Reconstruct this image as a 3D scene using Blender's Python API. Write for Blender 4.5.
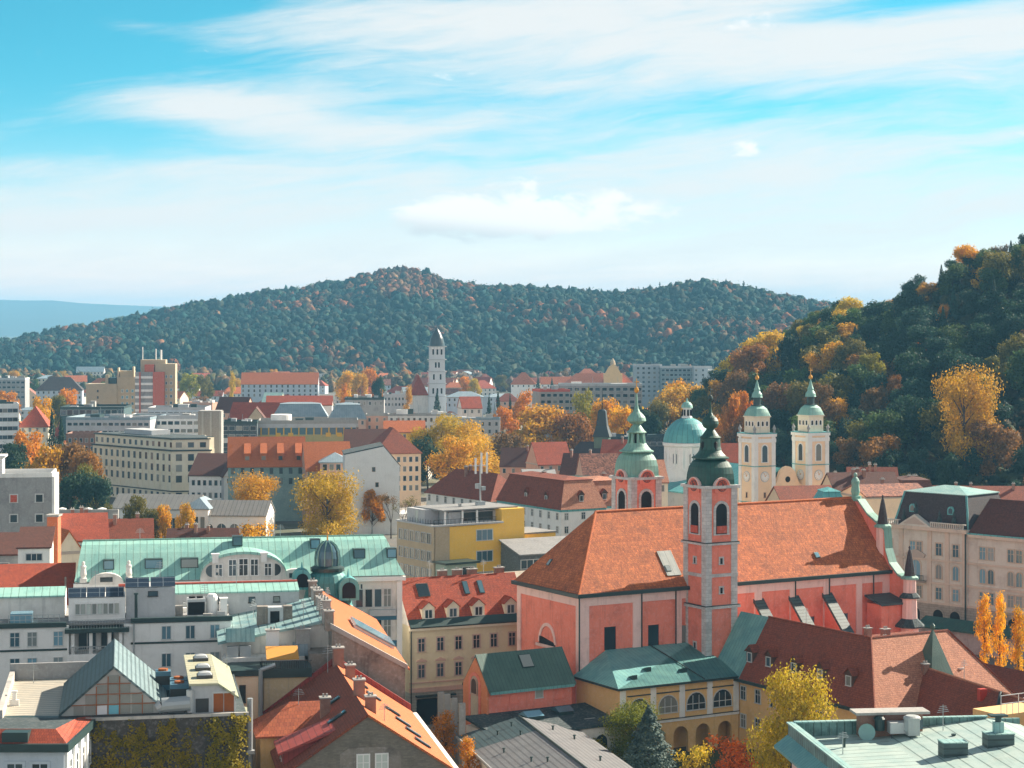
import bpy, bmesh, math, random
import numpy as np
from mathutils import Vector

for o in list(bpy.data.objects):
    bpy.data.objects.remove(o)
scene = bpy.context.scene
COL = scene.collection
R = math.radians
PI = math.pi
H, F, HY = 63.0, 2000.0, 325.0          # eye height (m), focal length and horizon (px)

# ------------------------------------------------------------------ camera
cam_d = bpy.data.cameras.new('camera')
cam_d.sensor_width = 36
cam_d.lens = F / 1024 * 36
cam_d.shift_y = -(384 - HY) / 1024
cam_d.clip_start = 1
cam_d.clip_end = 40000
cam = bpy.data.objects.new('camera', cam_d)
cam.location = (0, 0, H)
cam.rotation_euler = (R(90), 0, 0)
COL.objects.link(cam)
scene.camera = cam

# ------------------------------------------------------------------ light and exposure
SUN_PHI, SUN_EL = R(34), R(31)           # direction to the sun: from +X towards +Y, and height
SUN_STRENGTH, SKY_STRENGTH, EXPOSURE = 5.0, 0.052, 1.35
HAZE_COLOR, HAZE_DENSITY = (0.26, 0.66, 1.0), 0.00009
to_sun = Vector((math.cos(SUN_PHI) * math.cos(SUN_EL), math.sin(SUN_PHI) * math.cos(SUN_EL), math.sin(SUN_EL)))
sun_d = bpy.data.lights.new('sun', 'SUN')
sun_d.energy = SUN_STRENGTH
sun_d.angle = R(0.5)
sun_d.color = (1.0, 0.88, 0.72)
sun = bpy.data.objects.new('sun', sun_d)
sun.rotation_euler = to_sun.to_track_quat('Z', 'Y').to_euler()
COL.objects.link(sun)
scene.view_settings.view_transform = 'Standard'
scene.view_settings.look = 'None'
scene.view_settings.gamma = 1
scene.view_settings.exposure = EXPOSURE
scene.view_settings.use_curve_mapping = False
cy = scene.cycles
cy.use_denoising = True
cy.max_bounces = 5
cy.diffuse_bounces = 3
cy.glossy_bounces = 2
cy.transmission_bounces = 2
cy.volume_bounces = 0
cy.transparent_max_bounces = 8
cy.use_adaptive_sampling = True
cy.adaptive_threshold = 0.02
cy.sample_clamp_indirect = 6


class NT:
    """small helper for node trees"""
    def __init__(s, tree):
        s.t = tree
        tree.nodes.clear()

    def n(s, typ, ins=None, **kw):
        nd = s.t.nodes.new(typ)
        for k, v in kw.items():
            setattr(nd, k, v)
        for k, v in (ins or {}).items():
            s.set(nd.inputs[k], v)
        return nd

    def set(s, sock, v):
        if isinstance(v, bpy.types.NodeSocket):
            s.t.links.new(v, sock)
        elif isinstance(v, (tuple, list)) and sock.type == 'RGBA' and len(v) == 3:
            sock.default_value = (*v, 1)
        else:
            sock.default_value = v

    def m(s, op, a, b=0.0, c=None):
        nd = s.n('ShaderNodeMath', operation=op)
        s.set(nd.inputs[0], a)
        s.set(nd.inputs[1], b)
        if c is not None:
            s.set(nd.inputs[2], c)
        return nd.outputs[0]

    def mix(s, f, a, b, typ='MIX'):
        nd = s.n('ShaderNodeMix', data_type='RGBA', blend_type=typ)
        s.set(nd.inputs[0], f)
        s.set(nd.inputs[6], a)
        s.set(nd.inputs[7], b)
        return nd.outputs[2]

    def smooth(s, x, a, b):
        nd = s.n('ShaderNodeMapRange', interpolation_type='SMOOTHSTEP')
        s.set(nd.inputs[0], x)
        s.set(nd.inputs[1], a)
        s.set(nd.inputs[2], b)
        return nd.outputs[0]

    def noise(s, vec, scale=1.0, detail=4.0, rough=0.5, dist=0.0):
        nd = s.n('ShaderNodeTexNoise', {'Scale': scale, 'Detail': detail, 'Roughness': rough, 'Distortion': dist})
        if vec is not None:
            s.set(nd.inputs['Vector'], vec)
        return nd.outputs[0]

    def xyz(s, x, y, z=0.0):
        nd = s.n('ShaderNodeCombineXYZ')
        for i, v in enumerate((x, y, z)):
            s.set(nd.inputs[i], v)
        return nd.outputs[0]

    def sep(s, v):
        nd = s.n('ShaderNodeSeparateXYZ', {0: v})
        return nd.outputs

    def scale(s, v, sc):
        nd = s.n('ShaderNodeVectorMath', operation='MULTIPLY')
        s.set(nd.inputs[0], v)
        nd.inputs[1].default_value = sc
        return nd.outputs[0]


# ------------------------------------------------------------------ sky with cirrus bands
world = bpy.data.worlds.new('World')
scene.world = world
world.use_nodes = True
w = NT(world.node_tree)
dr = w.n('ShaderNodeTexCoord').outputs['Generated']
dx, dy, dz = w.sep(dr)
sky = w.n('ShaderNodeTexSky', sky_type='NISHITA', sun_disc=False, sun_elevation=SUN_EL, sun_rotation=R(90) - SUN_PHI, altitude=300, air_density=1.0, dust_density=0.6, ozone_density=2.0)
vn = w.n('ShaderNodeVectorMath', operation='NORMALIZE')
w.set(vn.inputs[0], w.xyz(dx, dy, w.m('MULTIPLY_ADD', w.m('MAXIMUM', dz, 0.0), 2.6, 0.03)))
w.set(sky.inputs[0], vn.outputs[0])
az = w.m('ARCTAN2', dx, dy)
el = w.m('ARCSINE', dz)
elt = w.m('SUBTRACT', el, w.m('MULTIPLY', az, 0.10))
warp = w.noise(w.xyz(w.m('MULTIPLY', az, 6.0), w.m('MULTIPLY', el, 14.0)), 1.0, 3.0)
elw = w.m('MULTIPLY_ADD', warp, 0.03, elt)
st = w.noise(w.xyz(w.m('MULTIPLY', az, 7.0), w.m('MULTIPLY', elw, 54.0), 3.1), 1.0, 9.0, 0.56, 0.5)
fine = w.noise(w.xyz(w.m('MULTIPLY', az, 30.0), w.m('MULTIPLY', elw, 230.0), 1.3), 1.0, 8.0, 0.6, 0.6)
puff = w.noise(w.xyz(w.m('MULTIPLY', az, 36.0), w.m('MULTIPLY', el, 80.0), 8.7), 1.0, 8.0, 0.55, 0.3)


def blob(a, e, sa, se, k, tilt=0.0):
    da = w.m('SUBTRACT', az, a)
    de = w.m('SUBTRACT', w.m('SUBTRACT', el, e), w.m('MULTIPLY', da, tilt))
    q = w.m('ADD', w.m('POWER', w.m('ABSOLUTE', w.m('DIVIDE', da, sa)), 2.0), w.m('POWER', w.m('ABSOLUTE', w.m('DIVIDE', de, se)), 2.0))
    return w.m('MULTIPLY', w.m('EXPONENT', w.m('MULTIPLY', q, -1.0)), k)


def total(*xs):
    a = xs[0]
    for b in xs[1:]:
        a = w.m('ADD', a, b)
    return a


bias = total(blob(-0.135, 0.105, 0.070, 0.012, 0.50, -0.10), blob(0.0, 0.058, 0.06, 0.016, -0.26), blob(-0.22, 0.13, 0.10, 0.02, -0.28), blob(0.02, 0.155, 0.17, 0.013, 0.36, 0.09),
             blob(0.15, 0.137, 0.17, 0.016, 0.36, 0.05), blob(-0.03, 0.062, 0.17, 0.016, 0.22),
             blob(0.15, 0.07, 0.13, 0.022, 0.22), blob(-0.25, 0.16, 0.12, 0.035, -0.62),
             blob(0.10, 0.106, 0.20, 0.010, -0.10), blob(0.20, 0.158, 0.06, 0.007, -0.4, 0.1), blob(-0.20, 0.148, 0.05, 0.006, 0.30, -0.1), blob(-0.24, 0.095, 0.08, 0.02, -0.30), blob(-0.22, 0.05, 0.09, 0.006, 0.35, 0.05),
             blob(-0.19, 0.077, 0.07, 0.006, 0.16))
dens = total(w.m('MULTIPLY', st, 0.85), w.m('MULTIPLY', fine, 0.42), bias, -0.04)
cl = w.smooth(dens, 0.29, 0.97)
pm = total(blob(-0.032, 0.053, 0.028, 0.009, 0.92, -0.12), blob(0.016, 0.057, 0.036, 0.012, 0.86, -0.1), blob(0.117, 0.086, 0.02, 0.006, 0.40, -0.1),
           blob(0.112, 0.148, 0.022, 0.006, 0.28, 0.3), blob(-0.02, 0.125, 0.02, 0.006, 0.2), blob(0.065, 0.062, 0.03, 0.008, 0.3),
           blob(0.06, 0.09, 0.012, 0.004, 0.33))
pf = w.smooth(total(w.m('MULTIPLY', puff, 1.7), pm), 1.16, 1.5)
low = w.m('EXPONENT', w.m('MULTIPLY', w.m('POWER', w.m('DIVIDE', w.m('MAXIMUM', el, 0.0), 0.056), 2.0), -1.0))
tint = w.mix(1.0, sky.outputs[0], (0.42, 1.66, 1.40), 'MULTIPLY')
base = w.mix(w.m('MULTIPLY', low, 0.97), tint, (13.2, 8.5, 7.0))
c1 = w.mix(w.m('MULTIPLY', cl, 0.9), base, (7.5, 7.3, 7.1))
shade = w.smooth(w.m('SUBTRACT', el, w.m('MULTIPLY', az, -0.1)), 0.041, 0.053)
c2 = w.mix(w.m('MULTIPLY', pf, 0.95), c1, w.mix(shade, (6.4, 6.5, 6.5), (9.2, 8.7, 8.3)))
overhead_fill = w.m('MULTIPLY', w.smooth(el, 0.17, 0.34), 0.95)          # unseen sky shaped for fill: dimmed overhead, bright bank added behind the camera
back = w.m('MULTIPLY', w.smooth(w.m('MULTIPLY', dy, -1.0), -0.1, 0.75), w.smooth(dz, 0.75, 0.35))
c3 = w.mix(back, w.mix(overhead_fill, c2, (1.5, 1.75, 2.1)), (6.6, 6.75, 6.9))
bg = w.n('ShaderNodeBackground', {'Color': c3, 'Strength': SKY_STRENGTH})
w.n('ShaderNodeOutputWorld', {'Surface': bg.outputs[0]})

# ------------------------------------------------------------------ materials
MATS = {}


def newmat(name):
    m = bpy.data.materials.new(name)
    m.use_nodes = True
    nt = NT(m.node_tree)
    bs = nt.n('ShaderNodeBsdfPrincipled')
    out = nt.n('ShaderNodeOutputMaterial', {'Surface': bs.outputs[0]})
    return m, nt, bs, out


def uvp(nt):
    u = nt.n('ShaderNodeTexCoord').outputs['UV']
    x, y, z = nt.sep(u)
    return u, x, y


def plaster(name, col, grime=0.35, rough=0.9, streak=0.25, dirt=(0.12, 0.12, 0.11)):
    if name in MATS:
        return MATS[name]
    m, nt, bs, _ = newmat(name)
    u, x, y = uvp(nt)
    ob = nt.n('ShaderNodeNewGeometry').outputs['Position']
    n1 = nt.noise(ob, 0.35, 6, 0.65)
    n2 = nt.noise(nt.xyz(nt.m('MULTIPLY', x, 1.6), nt.m('MULTIPLY', y, 0.12)), 1.0, 5, 0.6)
    n3 = nt.noise(ob, 2.6, 4, 0.6)
    c = nt.mix(nt.m('MULTIPLY', nt.smooth(n1, 0.45, 0.75), grime), col, dirt)
    c = nt.mix(nt.m('MULTIPLY', nt.smooth(n2, 0.5, 0.8), streak), c, dirt)
    c = nt.mix(nt.m('MULTIPLY', nt.m('SUBTRACT', n3, 0.5), 0.5), c, (1, 1, 1))
    nt.set(bs.inputs['Base Color'], c)
    bs.inputs['Roughness'].default_value = rough
    MATS[name] = m
    return m


def tiles(name, col, col2, row=0.34, wid=0.22, patch=0.5, dark=(0.06, 0.03, 0.025)):
    if name in MATS:
        return MATS[name]
    m, nt, bs, _ = newmat(name)
    u, x, y = uvp(nt)
    br = nt.n('ShaderNodeTexBrick', {'Vector': u, 'Color1': col, 'Color2': col2, 'Mortar': tuple(v * 0.35 for v in col), 'Scale': 1.0, 'Mortar Size': 0.03, 'Mortar Smooth': 0.6, 'Bias': 0.0, 'Brick Width': wid, 'Row Height': row}, offset=0.5)
    ob = nt.n('ShaderNodeNewGeometry').outputs['Position']
    n1 = nt.noise(ob, 0.5, 6, 0.7)
    n2 = nt.noise(nt.xyz(nt.m('MULTIPLY', x, 2.4), nt.m('MULTIPLY', y, 0.35)), 1.0, 5, 0.65)
    n3 = nt.noise(ob, 3.2, 3, 0.7)
    c = nt.mix(nt.m('MULTIPLY', nt.smooth(n1, 0.42, 0.78), patch), br.outputs[0], dark)
    c = nt.mix(nt.m('MULTIPLY', nt.smooth(n2, 0.5, 0.8), patch * 0.7), c, dark)
    rw = nt.n('ShaderNodeTexWhiteNoise', noise_dimensions='2D')
    nt.set(rw.inputs['Vector'], nt.xyz(nt.m('FLOOR', nt.m('DIVIDE', x, wid * 7)), nt.m('FLOOR', nt.m('DIVIDE', y, row)), 0))
    c = nt.mix(nt.m('MULTIPLY', rw.outputs[0], patch * 0.55), c, tuple(v * 0.45 for v in col2))
    c = nt.mix(nt.m('MULTIPLY', nt.smooth(n3, 0.45, 0.8), 0.28), c, tuple(min(1, v * 1.6 + 0.03) for v in col))
    nt.set(bs.inputs['Base Color'], c)
    bs.inputs['Roughness'].default_value = 0.85
    fr = nt.m('FRACT', nt.m('DIVIDE', y, row))
    bp = nt.n('ShaderNodeBump', {'Strength': 0.5, 'Distance': 0.05, 'Height': nt.m('ADD', fr, nt.m('MULTIPLY', br.outputs[1], -0.6))})
    nt.set(bs.inputs['Normal'], bp.outputs[0])
    MATS[name] = m
    return m


def seamed(name, col, col2, step=0.6, line=0.1, stain=0.5, rough=0.55, metal=0.0, dark=(0.05, 0.06, 0.05), axis='x'):
    """standing seam or corrugated sheet"""
    if name in MATS:
        return MATS[name]
    m, nt, bs, _ = newmat(name)
    u, x, y = uvp(nt)
    a, b = (x, y) if axis == 'x' else (y, x)
    fr = nt.m('FRACT', nt.m('DIVIDE', a, step))
    ln = nt.m('LESS_THAN', fr, line)
    ob = nt.n('ShaderNodeNewGeometry').outputs['Position']
    n1 = nt.noise(ob, 0.45, 6, 0.65)
    n2 = nt.noise(nt.xyz(nt.m('MULTIPLY', a, 3.0), nt.m('MULTIPLY', b, 0.3)), 1.0, 5, 0.65)
    pan = nt.n('ShaderNodeTexWhiteNoise', noise_dimensions='1D')
    nt.set(pan.inputs['W'], nt.m('FLOOR', nt.m('DIVIDE', a, step)))
    c = nt.mix(nt.smooth(n1, 0.35, 0.7), col, col2)
    c = nt.mix(nt.m('MULTIPLY', pan.outputs[0], 0.25), c, col2)
    c = nt.mix(nt.m('MULTIPLY', nt.smooth(n2, 0.52, 0.8), stain), c, dark)
    n4 = nt.noise(nt.xyz(nt.m('MULTIPLY', a, 1.1), nt.m('MULTIPLY', b, 0.22), 5.5), 1.0, 6, 0.7)
    c = nt.mix(nt.m('MULTIPLY', nt.smooth(n4, 0.56, 0.74), stain * 0.7), c, tuple(0.35 * v + q for v, q in zip(col, (0.075, 0.05, 0.02))))
    n5 = nt.noise(ob, 2.2, 5, 0.7)
    c = nt.mix(nt.m('MULTIPLY', nt.smooth(n5, 0.55, 0.8), stain * 0.55), c, tuple(min(1, v * 1.5 + 0.04) for v in col))
    c = nt.mix(nt.m('MULTIPLY', ln, 0.65), c, dark)
    nt.set(bs.inputs['Base Color'], c)
    bs.inputs['Roughness'].default_value = rough
    bs.inputs['Metallic'].default_value = metal
    bp = nt.n('ShaderNodeBump', {'Strength': 0.6, 'Distance': 0.06, 'Height': nt.m('ADD', ln, nt.m('MULTIPLY', n2, 0.3))})
    nt.set(bs.inputs['Normal'], bp.outputs[0])
    MATS[name] = m
    return m


def bricks(name, c1, c2, mortar, wd=0.5, ht=0.25):
    if name in MATS:
        return MATS[name]
    m, nt, bs, _ = newmat(name)
    u, x, y = uvp(nt)
    br = nt.n('ShaderNodeTexBrick', {'Vector': u, 'Color1': c1, 'Color2': c2, 'Mortar': mortar, 'Scale': 1.0, 'Mortar Size': 0.02, 'Brick Width': wd, 'Row Height': ht})
    n1 = nt.noise(nt.n('ShaderNodeNewGeometry').outputs['Position'], 0.7, 6, 0.7)
    c = nt.mix(nt.m('MULTIPLY', nt.smooth(n1, 0.4, 0.75), 0.5), br.outputs[0], tuple(v * 0.35 for v in c1))
    nt.set(bs.inputs['Base Color'], c)
    bs.inputs['Roughness'].default_value = 0.9
    MATS[name] = m
    return m


def plain(name, col, rough=0.6, metal=0.0, var=0.25):
    if name in MATS:
        return MATS[name]
    m, nt, bs, _ = newmat(name)
    n1 = nt.noise(nt.n('ShaderNodeNewGeometry').outputs['Position'], 1.3, 5, 0.6)
    nt.set(bs.inputs['Base Color'], nt.mix(nt.m('MULTIPLY', n1, var), col, tuple(v * 0.4 for v in col)))
    bs.inputs['Roughness'].default_value = rough
    bs.inputs['Metallic'].default_value = metal
    MATS[name] = m
    return m


def glassy(name, col=(0.02, 0.035, 0.045), rough=0.12):
    if name in MATS:
        return MATS[name]
    m, nt, bs, _ = newmat(name)
    rnd = nt.n('ShaderNodeObjectInfo').outputs['Random']
    c = nt.mix(nt.smooth(rnd, 0.2, 0.8), col, tuple(min(1, v * 2.6 + 0.01) for v in col))
    c = nt.mix(nt.m('MULTIPLY', nt.m('GREATER_THAN', nt.m('FRACT', nt.m('MULTIPLY', rnd, 7.31)), 0.8), 0.6), c, (0.34, 0.33, 0.29))
    nt.set(bs.inputs['Base Color'], c)
    bs.inputs['Roughness'].default_value = rough
    bs.inputs['Specular IOR Level'].default_value = 0.6
    MATS[name] = m
    return m


def leafy(name, trans=0.35, var=0.6):
    """leaf colour comes from each plant's own object colour, varied leaf by leaf"""
    if name in MATS:
        return MATS[name]
    m, nt, bs, out = newmat(name)
    oi = nt.n('ShaderNodeObjectInfo').outputs['Color']
    geo = nt.n('ShaderNodeNewGeometry')
    rnd = geo.outputs['Random Per Island']
    n1 = nt.noise(geo.outputs['Position'], 0.45, 4, 0.6)
    k = nt.m('ADD', nt.m('MULTIPLY', rnd, var), nt.m('MULTIPLY', nt.smooth(n1, 0.3, 0.7), 0.45))
    dk = nt.mix(1.0, oi, (0.42, 0.5, 0.5), 'MULTIPLY')
    br = nt.mix(1.0, oi, (1.45, 1.3, 1.1), 'MULTIPLY')
    c = nt.mix(k, dk, br)
    nt.set(bs.inputs['Base Color'], c)
    bs.inputs['Roughness'].default_value = 0.7
    bs.inputs['Specular IOR Level'].default_value = 0.2
    tr = nt.n('ShaderNodeBsdfTranslucent', {'Color': c})
    ms = nt.n('ShaderNodeMixShader', {0: trans, 1: bs.outputs[0], 2: tr.outputs[0]})
    nt.set(out.inputs['Surface'], ms.outputs[0])
    MATS[name] = m
    return m


def attr_leaf(name):
    m, nt, bs, out = newmat(name)
    a = nt.n('ShaderNodeAttribute', attribute_name='col').outputs['Color']
    n1 = nt.noise(nt.n('ShaderNodeNewGeometry').outputs['Position'], 0.35, 4, 0.7)
    c = nt.mix(nt.smooth(n1, 0.3, 0.75), nt.mix(1.0, a, (0.5, 0.5, 0.5), 'MULTIPLY'), nt.mix(1.0, a, (1.35, 1.3, 1.2), 'MULTIPLY'))
    nt.set(bs.inputs['Base Color'], c)
    bs.inputs['Roughness'].default_value = 0.9
    bs.inputs['Specular IOR Level'].default_value = 0.1
    return m


def ground_mat(name, c1, c2, c3, sc):
    m, nt, bs, _ = newmat(name)
    p = nt.n('ShaderNodeNewGeometry').outputs['Position']
    n1 = nt.noise(p, sc, 6, 0.6)
    n2 = nt.noise(p, sc * 9, 4, 0.6)
    c = nt.mix(nt.smooth(n1, 0.4, 0.6), c1, c2)
    c = nt.mix(nt.smooth(n2, 0.5, 0.7), c, c3)
    nt.set(bs.inputs['Base Color'], c)
    bs.inputs['Roughness'].default_value = 0.95
    return m


# plaster and stone
coral = plaster('coral_plaster', (0.88, 0.25, 0.17), 0.4, streak=0.45, dirt=(0.40, 0.09, 0.065))
pink = plaster('pale_pink_plaster', (0.88, 0.60, 0.54), 0.4, streak=0.5, dirt=(0.35, 0.2, 0.18))
yellow = plaster('warm_yellow_plaster', (0.84, 0.53, 0.22), 0.2, dirt=(0.3, 0.18, 0.09))
ochre = plaster('bright_ochre_plaster', (0.95, 0.58, 0.10), 0.12, streak=0.1, dirt=(0.4, 0.25, 0.08))
peach = plaster('peach_plaster', (0.93, 0.68, 0.46), 0.2, streak=0.15, dirt=(0.4, 0.3, 0.2))
white = plaster('white_plaster', (0.87, 0.86, 0.83), 0.25, streak=0.22, dirt=(0.3, 0.29, 0.27))
offwhite = plaster('off_white_plaster', (0.76, 0.73, 0.68), 0.35, streak=0.4, dirt=(0.22, 0.21, 0.2))
cream = plaster('cream_plaster', (0.82, 0.75, 0.58), 0.25, streak=0.2, dirt=(0.3, 0.26, 0.2))
beige = plaster('green_beige_plaster', (0.72, 0.64, 0.43), 0.2, streak=0.2, dirt=(0.28, 0.24, 0.17))
rosy = plaster('rosy_trim', (0.62, 0.42, 0.33), 0.2)
palace = plaster('palace_stone', (0.62, 0.61, 0.54), 0.35, streak=0.3, dirt=(0.22, 0.18, 0.15))
greywall = plaster('grey_plaster', (0.34, 0.34, 0.34), 0.5, streak=0.4, dirt=(0.12, 0.12, 0.12))
sootwall = plaster('sooty_render', (0.27, 0.235, 0.20), 0.8, streak=0.7, dirt=(0.07, 0.06, 0.055))
lightgrey = plaster('light_grey_plaster', (0.50, 0.51, 0.52), 0.35, streak=0.3, dirt=(0.2, 0.2, 0.2))
concrete = plaster('concrete', (0.36, 0.35, 0.33), 0.4, streak=0.5, dirt=(0.15, 0.14, 0.13))
tan = plaster('tan_concrete', (0.50, 0.40, 0.27), 0.25, streak=0.2, dirt=(0.25, 0.2, 0.15))
salmon = plaster('salmon_plaster', (0.62, 0.36, 0.26), 0.25, dirt=(0.3, 0.2, 0.16))
redpanel = plaster('red_panel', (0.55, 0.10, 0.06), 0.2, dirt=(0.25, 0.06, 0.05))
bluish = plaster('blue_white_plaster', (0.50, 0.57, 0.64), 0.25, dirt=(0.2, 0.25, 0.3))
stone = bricks('grey_ashlar', (0.68, 0.66, 0.64), (0.54, 0.53, 0.53), (0.36, 0.35, 0.34), 0.9, 0.55)
rusticated = bricks('rusticated_stone', (0.40, 0.36, 0.30), (0.36, 0.32, 0.27), (0.16, 0.14, 0.12), 1.4, 0.5)
greenstone = bricks('grey_green_stone', (0.48, 0.50, 0.43), (0.43, 0.45, 0.39), (0.2, 0.2, 0.18), 1.2, 0.45)
brickwall = bricks('red_brick', (0.34, 0.11, 0.06), (0.26, 0.08, 0.05), (0.3, 0.26, 0.22), 0.3, 0.1)
oldwall = bricks('old_grey_brick', (0.25, 0.22, 0.18), (0.18, 0.16, 0.135), (0.2, 0.175, 0.14), 0.45, 0.16)
darkwall = plaster('dark_damp_wall', (0.075, 0.065, 0.06), 0.8, streak=0.7, dirt=(0.03, 0.03, 0.03))
# roofs
t_church = tiles('church_tiles', (0.68, 0.20, 0.062), (0.36, 0.095, 0.04), 0.40, 0.24, 0.6)
t_orange = tiles('orange_tiles', (0.62, 0.17, 0.05), (0.54, 0.135, 0.04), 0.35, 0.22, 0.12)
t_red = tiles('red_tiles', (0.48, 0.085, 0.035), (0.34, 0.06, 0.03), 0.42, 0.25, 0.45)
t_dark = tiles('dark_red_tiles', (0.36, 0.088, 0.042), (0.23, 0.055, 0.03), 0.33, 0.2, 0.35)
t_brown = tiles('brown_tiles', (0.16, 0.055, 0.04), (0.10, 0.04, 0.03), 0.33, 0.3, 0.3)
t_cloister = tiles('cloister_tiles', (0.62, 0.27, 0.16), (0.44, 0.17, 0.10), 0.33, 0.2, 0.3)  # paler twin of the dark red tiles, sunlight put into the colour
t_mottled = tiles('mottled_tiles', (0.50, 0.20, 0.12), (0.12, 0.05, 0.045), 0.5, 0.5, 0.5)
t_slate = tiles('dark_slate', (0.075, 0.062, 0.07), (0.05, 0.045, 0.05), 0.3, 0.3, 0.2, (0.03, 0.03, 0.035))
copper = seamed('pale_copper', (0.34, 0.60, 0.52), (0.24, 0.49, 0.44), 1.0, 0.09, 0.5, dark=(0.08, 0.15, 0.12))
copper_low = seamed('weathered_copper', (0.36, 0.52, 0.48), (0.20, 0.40, 0.40), 0.62, 0.1, 0.45, dark=(0.05, 0.10, 0.10))
copper_chapel = seamed('green_copper', (0.19, 0.43, 0.40), (0.11, 0.31, 0.32), 0.7, 0.08, 0.4, dark=(0.04, 0.09, 0.09))
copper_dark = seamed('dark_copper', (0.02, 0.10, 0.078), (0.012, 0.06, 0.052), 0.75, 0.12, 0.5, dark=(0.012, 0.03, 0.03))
copper_lit = seamed('verdigris_copper', (0.24, 0.44, 0.36), (0.17, 0.35, 0.30), 0.75, 0.08, 0.45, dark=(0.10, 0.13, 0.09))  # brighter patina, with sunlight on the rear helmet in the colour too
copper_dome = seamed('blue_green_copper', (0.13, 0.44, 0.44), (0.09, 0.34, 0.36), 1.6, 0.1, 0.25, dark=(0.05, 0.13, 0.14))
green_sheet = seamed('dark_green_sheet', (0.085, 0.16, 0.13), (0.06, 0.12, 0.10), 0.6, 0.1, 0.35, dark=(0.025, 0.045, 0.04))
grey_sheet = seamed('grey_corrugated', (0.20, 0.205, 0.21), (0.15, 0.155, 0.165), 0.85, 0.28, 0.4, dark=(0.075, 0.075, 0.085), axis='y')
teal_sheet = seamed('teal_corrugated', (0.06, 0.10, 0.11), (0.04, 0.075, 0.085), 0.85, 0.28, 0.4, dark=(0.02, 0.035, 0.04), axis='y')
glass_sheet = seamed('ribbed_glass_sheet', (0.24, 0.32, 0.33), (0.16, 0.23, 0.24), 0.62, 0.35, 0.4, 0.35, dark=(0.035, 0.055, 0.06), axis='y')
dark_rib = seamed('dark_ribbed_sheet', (0.07, 0.115, 0.115), (0.045, 0.075, 0.08), 0.62, 0.3, 0.4, dark=(0.015, 0.028, 0.03), axis='y')
olive_sheet = seamed('olive_sheet', (0.42, 0.43, 0.28), (0.33, 0.35, 0.24), 0.75, 0.22, 0.3, dark=(0.12, 0.13, 0.09))
red_sheet = seamed('red_sheet', (0.32, 0.05, 0.04), (0.25, 0.04, 0.035), 0.55, 0.14, 0.3, dark=(0.10, 0.02, 0.02))
blue_sheet = seamed('blue_grey_sheet', (0.30, 0.38, 0.43), (0.22, 0.30, 0.35), 0.8, 0.08, 0.3, dark=(0.1, 0.14, 0.16))
tar = plaster('dark_bitumen', (0.028, 0.048, 0.053), 0.5, streak=0.1, dirt=(0.12, 0.13, 0.13))
gravelroof = plaster('grey_roof_felt', (0.24, 0.24, 0.24), 0.5, streak=0.1, dirt=(0.12, 0.12, 0.12))
sandroof = plaster('sand_roof', (0.40, 0.34, 0.27), 0.4, streak=0.1, dirt=(0.2, 0.17, 0.14))
gutter = plain('dark_teal_metal', (0.025, 0.055, 0.055), 0.45)
# small stuff
glass = glassy('window_glass')
glass_blue = glassy('blue_glass', (0.07, 0.14, 0.18), 0.1)
glass_milk = glassy('milky_panel', (0.22, 0.24, 0.22), 0.4)
frame_w = plain('white_frame', (0.66, 0.66, 0.64), 0.6)
frame_g = plain('green_frame', (0.08, 0.16, 0.15), 0.6)
frame_s = plain('stone_frame', (0.50, 0.44, 0.38), 0.8)
frame_p = plain('pink_frame', (0.60, 0.45, 0.38), 0.8)
frame_d = plain('dark_frame', (0.06, 0.06, 0.06), 0.6)
frame_o = plain('rusty_frame', (0.36, 0.13, 0.05), 0.8)
rust = plain('rusty_door', (0.42, 0.12, 0.03), 0.8, var=0.7)
zinc = plain('zinc', (0.42, 0.45, 0.46), 0.4, 0.3)
steel = plain('pale_steel', (0.60, 0.62, 0.62), 0.4, 0.2)
blue_box = plain('blue_machine', (0.10, 0.22, 0.30), 0.5)
bluepanel = plain('blue_panel', (0.03, 0.16, 0.26), 0.4)
void = plain('dark_opening', (0.012, 0.012, 0.014), 0.9)
gold = plain('gilding', (0.75, 0.36, 0.06), 0.35, 0.6)
wood_dark = plain('dark_wood', (0.10, 0.05, 0.03), 0.8)
red_paint = plain('red_paint', (0.55, 0.05, 0.03), 0.5)
orange_cloth = plain('orange_awning', (0.70, 0.33, 0.06), 0.8)
m_bark = plain('bark', (0.075, 0.05, 0.035), 0.95, var=0.6)
m_leaf = leafy('leaves')
m_needle = leafy('needles', 0.15, 0.5)
yellow_panel = plain('yellow_panel', (0.75, 0.45, 0.04), 0.6)
teal_wall = plaster('teal_hoarding', (0.22, 0.32, 0.31), 0.3, dirt=(0.05, 0.1, 0.1))


def solar_mat():
    m, nt, bs, _ = newmat('solar_cells')
    u, x, y = uvp(nt)
    br = nt.n('ShaderNodeTexBrick', {'Vector': u, 'Color1': (0.02, 0.035, 0.06), 'Color2': (0.03, 0.05, 0.08), 'Mortar': (0.2, 0.24, 0.27), 'Scale': 1.0, 'Mortar Size': 0.035, 'Brick Width': 1.65, 'Row Height': 0.95}, offset=0.0)
    nt.set(bs.inputs['Base Color'], br.outputs[0])
    bs.inputs['Roughness'].default_value = 0.2
    return m


solar = solar_mat()

# ------------------------------------------------------------------ building helpers
def W(px, py, z):
    """world x, y of a picture point known to lie at height z"""
    y = F * (H - z) / (py - HY)
    return (px - 512) * y / F, y


def XX(px, y):
    return (px - 512) * y / F


def ZZ(py, y):
    return H - (py - HY) * y / F


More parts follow.
